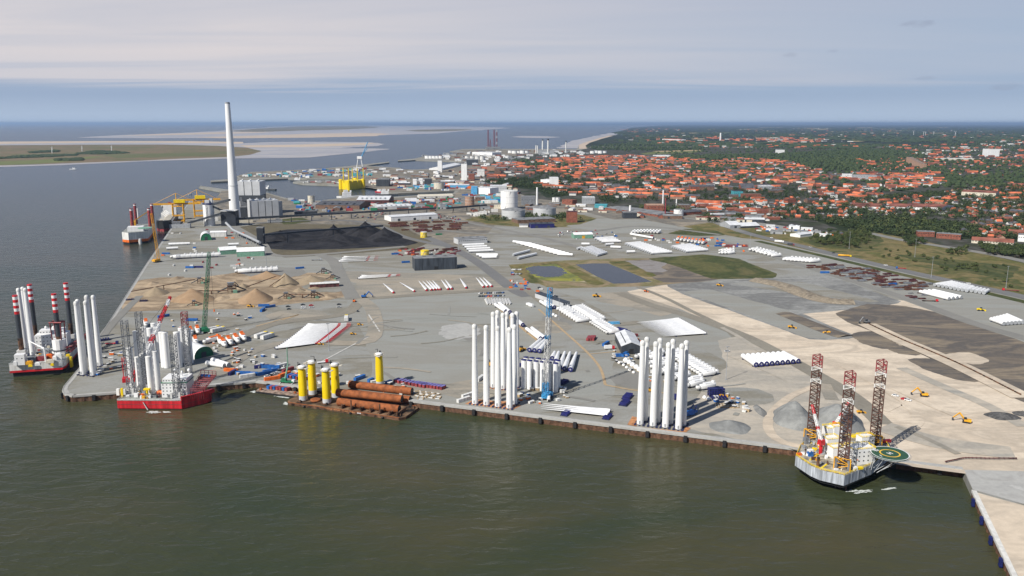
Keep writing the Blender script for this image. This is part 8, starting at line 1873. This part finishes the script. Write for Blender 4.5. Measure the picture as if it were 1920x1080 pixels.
AREAS = [  # outline, count of rows, count of small houses, row picks, house picks, where
    ([(950, 305), (1090, 294), (1200, 291), (1330, 302), (1400, 297), (1485, 304), (1530, 318), (1590, 333), (1620, 347), (1560, 351), (1440, 345), (1330, 350), (1200, 347), (1080, 338), (985, 322)], 760, 300, (0, 0, 1, 3, 2, 0, 4), (0, 1, 3), 'in the dense old town'),
    ([(880, 320), (965, 300), (1010, 322), (985, 337), (905, 338)], 60, 30, (2, 3, 4, 0, 3), (2, 4, 3), 'at the harbour side of the old town'),
    ([(985, 340), (1100, 342), (1200, 350), (1330, 352), (1450, 350), (1480, 366), (1330, 374), (1190, 372), (1060, 366)], 120, 90, (2, 0, 2, 4, 3, 1), (1, 2, 4), 'at the near side of the old town'),
    ([(1600, 324), (1760, 328), (1770, 345), (1690, 356), (1640, 374), (1530, 370), (1490, 350), (1560, 346)], 110, 170, (0, 1, 3, 4), (0, 1, 3, 1), 'in the eastern quarter'),
    ([(1410, 388), (1480, 372), (1640, 376), (1760, 360), (1930, 340), (2000, 440), (1760, 404), (1640, 406), (1560, 412), (1480, 408)], 22, 430, (0, 3, 2), (0, 1, 2, 3, 4, 0, 1), 'in the suburb beyond the woods'),
    ([(1280, 385), (1420, 376), (1480, 400), (1460, 418), (1390, 405), (1300, 392)], 22, 60, (1, 2, 3), (1, 2, 3, 4), 'by the works at the town edge'),
    ([(1600, 298), (1920, 290), (2050, 290), (2050, 340), (1920, 332), (1760, 328), (1610, 322)], 70, 300, (0, 0, 3), (0, 1, 3), 'in the far eastern suburb'),
    ([(1820, 410), (2000, 425), (2000, 470), (1880, 452), (1800, 440)], 10, 40, (3, 2), (1, 3, 0), 'in the suburb at the right edge')]
def dense(p): return mnoise.noise(Vector((p.x * .004, p.y * .004, 2.2))) > -.34
spots_r, spots_h = [], []
for poly, nr, nh, rp, hp_, where in AREAS:
    for p in scatter(poly, nr, 15, True, dense):
        a = mnoise.noise(Vector((p.x * .0012, p.y * .0012, 7))) * 40 - 8 + (90 if rnd.random() < .22 else 0); spots_r.append((p.length, p, a + rnd.uniform(-4, 4), rnd.choice(rp), where))
    for p in scatter(poly, nh, 9, True, dense): spots_h.append((p.length, p, mnoise.noise(Vector((p.x * .003, p.y * .003, 7))) * 70 + rnd.choice((0, 90)), rnd.choice(hp_), where))
spots_r.sort(key=lambda s: s[0]); spots_h.sort(key=lambda s: s[0])
rest = MB()
DIMS_R = [(52, 11, 8, 5, 0, 6), (44, 11, 8.5, 5, 2, 6), (46, 12, 9, 4.6, 3, 8), (48, 11, 8, 5, 0, 7), (36, 12, 9, 4, 1, 8)]; DIMS_H = [(12, 8, 3.2, 3.4, 1, 6), (11, 8, 3.4, 3.4, 0, 6), (12, 9, 3, 2.6, 1, 8), (13, 9, 3.2, 3.2, 2, 7), (14, 9, 3, 2.2, 3, 9)]
for lst, protos, dims, cap in ((spots_r, ROWS, DIMS_R, 290), (spots_h, HOUSES, DIMS_H, 290)):
    for i, (d, p, a, k, where) in enumerate(lst):
        s = rnd.uniform(.72, 1.12) * (.72 if protos is ROWS else 1)
        if i < cap: nm, pr = protos[k]; pr((p.x, p.y, .05), R(a), f'{nm} {where}', f'{nm}s {where}', (s * rnd.uniform(.85, 1.1), s, rnd.uniform(.9, 1.2) * s))
        else: l, w, h, rh, wm, rm = dims[k]; house_mesh(rest, p.x, p.y, l * s, w * s, h * s, rh * s, R(a), wm, rm)
FARTOWN = [([(1140, 256), (1200, 252), (1320, 253), (1480, 258), (1640, 268), (1620, 276), (1480, 280), (1330, 277), (1200, 268)], 260), ([(1155, 243), (1230, 240), (1290, 244), (1180, 249)], 110), ([(1340, 262), (1480, 258), (1560, 262), (1500, 268)], 120), ([(1640, 275), (1920, 262), (2000, 280), (1760, 300)], 200), ([(1300, 240), (1700, 240), (1920, 250), (1920, 262), (1500, 256)], 200)]
for poly, n in FARTOWN:
    for p in scatter(poly, n, 12, False):
        l, w, h, rh, wm, rm = rnd.choice(DIMS_H + DIMS_R[:2] + [(60, 26, 8, 1, 1, 9)]); s = 1.0
        house_mesh(rest, p.x, p.y, l * s, w * s, h * s, rh * s, R(rnd.uniform(-25, 25)), wm, rm)
o = rest.build('distant_houses', HM); tag(o, 'mass of red-roofed houses far across the town and plain', 'houses', None, 'stuff')

# ---- trees
def leaf_mat(name, a, b_, c):
    m, nt, n, l, bs = node_mat(name); bs.inputs['Roughness'].default_value = .8; bs.inputs['Specular IOR Level'].default_value = .2
    g = n.new('ShaderNodeNewGeometry'); t = n.new('ShaderNodeTexNoise'); t.inputs['Scale'].default_value = .05; t.inputs['Detail'].default_value = 8; t.inputs['Roughness'].default_value = .75
    l.new(g.outputs['Position'], t.inputs['Vector']); r = n.new('ShaderNodeValToRGB'); e = r.color_ramp.elements; e.new(.5)
    for el, p_, c_ in zip(e, (.33, .5, .67), (a, b_, c)): el.position = p_; el.color = rgb(c_)
    l.new(t.outputs['Fac'], r.inputs[0]); l.new(r.outputs[0], bs.inputs['Base Color']); return m
LEAF = leaf_mat('leaf_green', (.026, .043, .016), (.045, .066, .024), (.078, .095, .034)); LEAF_LIGHT = leaf_mat('leaf_light_green', (.045, .062, .02), (.07, .088, .03), (.10, .11, .042)); LEAF_FAR = leaf_mat('wood_green', (.022, .038, .017), (.038, .058, .023), (.068, .084, .034)); BARK = mat('bark', (.09, .065, .045), .9)
def crown_faces(b, cx_, cy_, cz, r, h, n, m, rr):
    for _ in range(n):
        while True:
            u = Vector((rr.uniform(-1, 1), rr.uniform(-1, 1), rr.uniform(-1, 1)))
            if .25 < u.length < 1: break
        k = 1 + .35 * mnoise.noise(u * 2.2 + Vector((cx_, cy_, r))); q = Vector((cx_ + u.x * r * k, cy_ + u.y * r * k, cz + u.z * h * k))
        d = (u + Vector((rr.uniform(-.6, .6), rr.uniform(-.6, .6), rr.uniform(-.2, .9)))).normalized(); a = d.orthogonal().normalized(); c = d.cross(a); s = r * rr.uniform(.16, .30)
        b.add([q + a * s, q + c * s * .8, q - a * s * .9, q - c * s], [(0, 1, 2, 3)], m)
def make_tree(r, h, m, seed):
    def mk():
        rr = random.Random(seed); t = thing('tree', None, 'tree'); b = MB(); H = h
        for k in range(5): crown_faces(b, rr.uniform(-.45, .45) * r, rr.uniform(-.45, .45) * r, H * rr.uniform(.45, .78), r * rr.uniform(.5, .7), H * rr.uniform(.2, .3), 60, 0, rr)
        b.build('crown', m, t); k = MB(); k.tube((0, 0, 0), (0, 0, H * .55), r * .09, r * .04, n=6)
        for a in range(3): k.tube((0, 0, H * .35), (math.cos(a * 2.1) * r * .45, math.sin(a * 2.1) * r * .45, H * .66), r * .045, r * .02, n=5)
        k.build('trunk', BARK, t); return t
    return Proto(mk)
TREES = [('dark green tree', make_tree(4.6, 10, LEAF, 1)), ('broad dark green tree', make_tree(5.8, 9, LEAF, 2)), ('light green tree', make_tree(4.4, 9, LEAF_LIGHT, 3)), ('low green bush', make_tree(3.6, 4.5, LEAF_LIGHT, 4))]
WOODS = [  # outline, count, clear radius, picks, where
    ([(1510, 448), (1560, 437), (1630, 434), (1642, 450), (1605, 466), (1540, 460)], 120, 1, (2, 3, 2, 0), 'on the bushy hill beside the main road'),
    ([(1315, 406), (1340, 400), (1386, 402), (1394, 416), (1330, 418)], 40, 3, (0, 1, 2), 'in the grove at the road junction'),
    ([(1540, 416), (1700, 411), (1930, 432), (1930, 452), (1720, 440), (1690, 444), (1600, 430)], 520, 0, (0, 1, 0, 2), 'in the wood along the suburb'),
    ([(1690, 452), (1726, 449), (1738, 458), (1704, 463)], 22, 1, (0, 1), 'in the copse beside the pale road'),
    ([(1835, 462), (1930, 466), (1960, 488), (1850, 478)], 90, 1, (0, 1, 2), 'beyond the pale road at the right'),
    ([(1770, 472), (1815, 470), (1812, 480), (1780, 478)], 16, 1, (3, 2), 'on the rough grass'), ([(1795, 500), (1830, 496), (1835, 506), (1800, 505)], 14, 1, (3,), 'in the thicket on the rough grass'), ([(1620, 460), (1900, 500), (1900, 540), (1640, 480)], 40, 3, (3,), 'scattered over the rough grass'),
    ([(984, 405), (1000, 400), (1062, 402), (1066, 410), (990, 413)], 30, 1, (2, 3, 0), 'around the grey tanks'), ([(895, 410), (940, 404), (1090, 410), (1080, 418), (930, 416)], 34, 2, (3, 2), 'on the meadow below the tanks'),
    ([(905, 338), (990, 334), (1030, 344), (1092, 341), (1102, 352), (1085, 364), (1030, 369), (1012, 356), (930, 346)], 420, 1, (0, 1, 0), 'around the concert hall'),
    ([(1120, 368), (1160, 364), (1165, 380), (1130, 382)], 40, 2, (0, 1), 'beside the framed building'), ([(1350, 376), (1410, 375), (1420, 392), (1360, 394)], 60, 2, (0, 2, 1), 'behind the works at the town edge'),
    ([(1200, 390), (1300, 388), (1330, 398), (1290, 402), (1210, 398)], 40, 2, (0, 2), 'behind the brick factory'), ([(1430, 392), (1620, 372), (1930, 345), (1990, 440), (1760, 408), (1560, 416), (1450, 412)], 1200, 1, (0, 1, 2, 0), 'among the suburban houses'),
    ([(985, 322), (1330, 350), (1620, 348), (1640, 372), (1480, 380), (1190, 380), (1060, 370)], 600, 1, (0, 1), 'among the town houses')]
spots = []
for poly, n, r, pk, where in WOODS:
    for p in scatter(poly, n, r): spots.append((p.length, p, rnd.choice(pk), where))
spots.sort(key=lambda s: s[0])
mass = MB(); RT = random.Random(3)
for i, (d, p, k, where) in enumerate(spots):
    s = rnd.uniform(.7, 1.3)
    if i < 295: nm, pr = TREES[k]; pr((p.x, p.y, 0), rnd.uniform(0, 6), f'{nm} {where}', f'{nm}s {where}', s)
    else:
        for _ in range(2): crown_faces(mass, p.x + RT.uniform(-3, 3), p.y + RT.uniform(-3, 3), 4.5 * s, 5.6 * s, 4.4 * s, 22, 0 if k != 2 else 1, RT)
def clump(b, p, r, h):
    n = 7; z = mnoise.noise(Vector((p.x * .01, p.y * .01, 0))); vv = [(p.x + RT.uniform(-r, r) * .3, p.y + RT.uniform(-r, r) * .3, h * RT.uniform(.85, 1.15))]
    for f, zz in ((.62, .8), (1.0, .38), (.9, 0)):
        for i in range(n):
            a = 2 * math.pi * (i + RT.uniform(-.3, .3)) / n; k = RT.uniform(.75, 1.2); vv.append((p.x + math.cos(a) * r * f * k, p.y + math.sin(a) * r * f * k, h * zz * RT.uniform(.8, 1.2)))
    b.add(vv, [(0, 1 + i, 1 + (i + 1) % n) for i in range(n)] + [(1 + j * n + i, 1 + (j + 1) * n + i, 1 + (j + 1) * n + (i + 1) % n, 1 + j * n + (i + 1) % n) for j in range(2) for i in range(n)], 2)
for poly, n in [([(1100, 276), (1140, 270), (1180, 269), (1315, 268), (1322, 282), (1210, 282), (1120, 281)], 500), ([(1240, 292), (1460, 288), (1620, 279), (1740, 285), (1720, 305), (1600, 318), (1520, 318), (1460, 306), (1350, 300), (1270, 300)], 1500), ([(1560, 285), (1760, 268), (1930, 258), (1990, 290), (1760, 296), (1620, 305)], 1100),
                ([(1260, 305), (1350, 303), (1440, 312), (1430, 318), (1280, 312)], 160), ([(1620, 345), (1930, 322), (1990, 352), (1760, 352), (1640, 362)], 420), ([(1130, 278), (1560, 268), (1700, 275), (1600, 290), (1250, 292)], 300), ([(960, 300), (1930, 300), (1990, 345), (1620, 345), (1200, 345), (1000, 325)], 900)]:
    for p in scatter(poly, n, 8): clump(mass, p, RT.uniform(6, 13), RT.uniform(8, 13))
for poly, n in [([(1145, 250), (1200, 242), (1500, 238), (2000, 240), (2000, 262), (1700, 268), (1400, 256), (1200, 262)], 2600), ([(1150, 262), (1700, 272), (1600, 280), (1200, 272)], 500)]:
    for p in scatter(poly, n, 8, False): clump(mass, p, RT.uniform(18, 60), RT.uniform(9, 15))
o = mass.build('woodland', [LEAF_FAR, LEAF_LIGHT, LEAF_FAR]); tag(o, 'dark green woods and treetops spread across the town and plain', 'woodland', None, 'stuff')
for poly in ([(0, 294), (60, 290.5), (145, 288.5), (145, 290.5), (60, 294.5), (0, 296.5)], [(140, 287.5), (185, 281.5), (240, 285), (238, 286.3), (190, 288.5)], [(55, 284), (105, 281), (108, 284), (60, 286)], [(105, 297.5), (150, 296), (152, 300), (110, 300)]):
    wood = MB()
    for p in scatter(poly, 150, 8, False): clump(wood, Vector((p.x, p.y, 0)), RT.uniform(14, 30), RT.uniform(6, 9))
    o = wood.build('island_wood', [LEAF_FAR, LEAF_LIGHT, LEAF_FAR]); o.location.z = -4; tag(o, 'dark pine wood on the low island, ' + ('long one' if poly[0][0] == 0 else 'the one below the turbines' if poly[0][0] == 140 else 'small rear one' if poly[0][0] == 55 else 'small front one'), 'woodland', None, 'stuff')

# ---- open fields on the plain
F_TAN = ground('stubble_field', [(.34, .26, .13), (.42, .33, .19)], .004, .05, grain=.1); F_GRN = ground('green_field', [(.11, .13, .045), (.15, .16, .06)], .004, .05, grain=.1)
lay('meadow', F_GRN, [(1204, 287.5), (1235, 284), (1310, 281), (1318, 284), (1290, 287), (1210, 290)], z=.4, amp=.02); lay('stubble_field', F_TAN, [(1225, 283.5), (1312, 281), (1310, 282.6), (1240, 285)], z=.5, amp=.02)
for i in range(46):
    y = 239 + 26 * rnd.random() ** 1.6; x = rnd.uniform(1270, 1960); w = rnd.uniform(12, 46); h = .35 + (y - 237) * .04
    lay('stubble_field' if i % 3 else 'meadow', F_TAN if i % 3 else F_GRN, [(x, y), (x + w * .9, y - h * .3), (x + w, y + h * .6), (x + w * .1, y + h)], z=.6 + i * .02, amp=.01, seg=3)

# ---------------------------------------------------------------- air
def haze():
    b = MB(); b.box(0, 120000, -6.2, 520000, 300000, 296.0)
    o = b.build('haze', bpy.data.materials.new('haze')); m = o.data.materials[0]; m.use_nodes = True
    n = m.node_tree.nodes; n.clear()
    out = n.new('ShaderNodeOutputMaterial'); v = n.new('ShaderNodeVolumePrincipled')
    v.inputs['Color'].default_value = (.50, .70, 1.0, 1); v.inputs['Density'].default_value = 2.0e-5; v.inputs['Anisotropy'].default_value = 0.2
    m.node_tree.links.new(v.outputs[0], out.inputs['Volume'])
    o['kind'] = 'stuff'
haze()
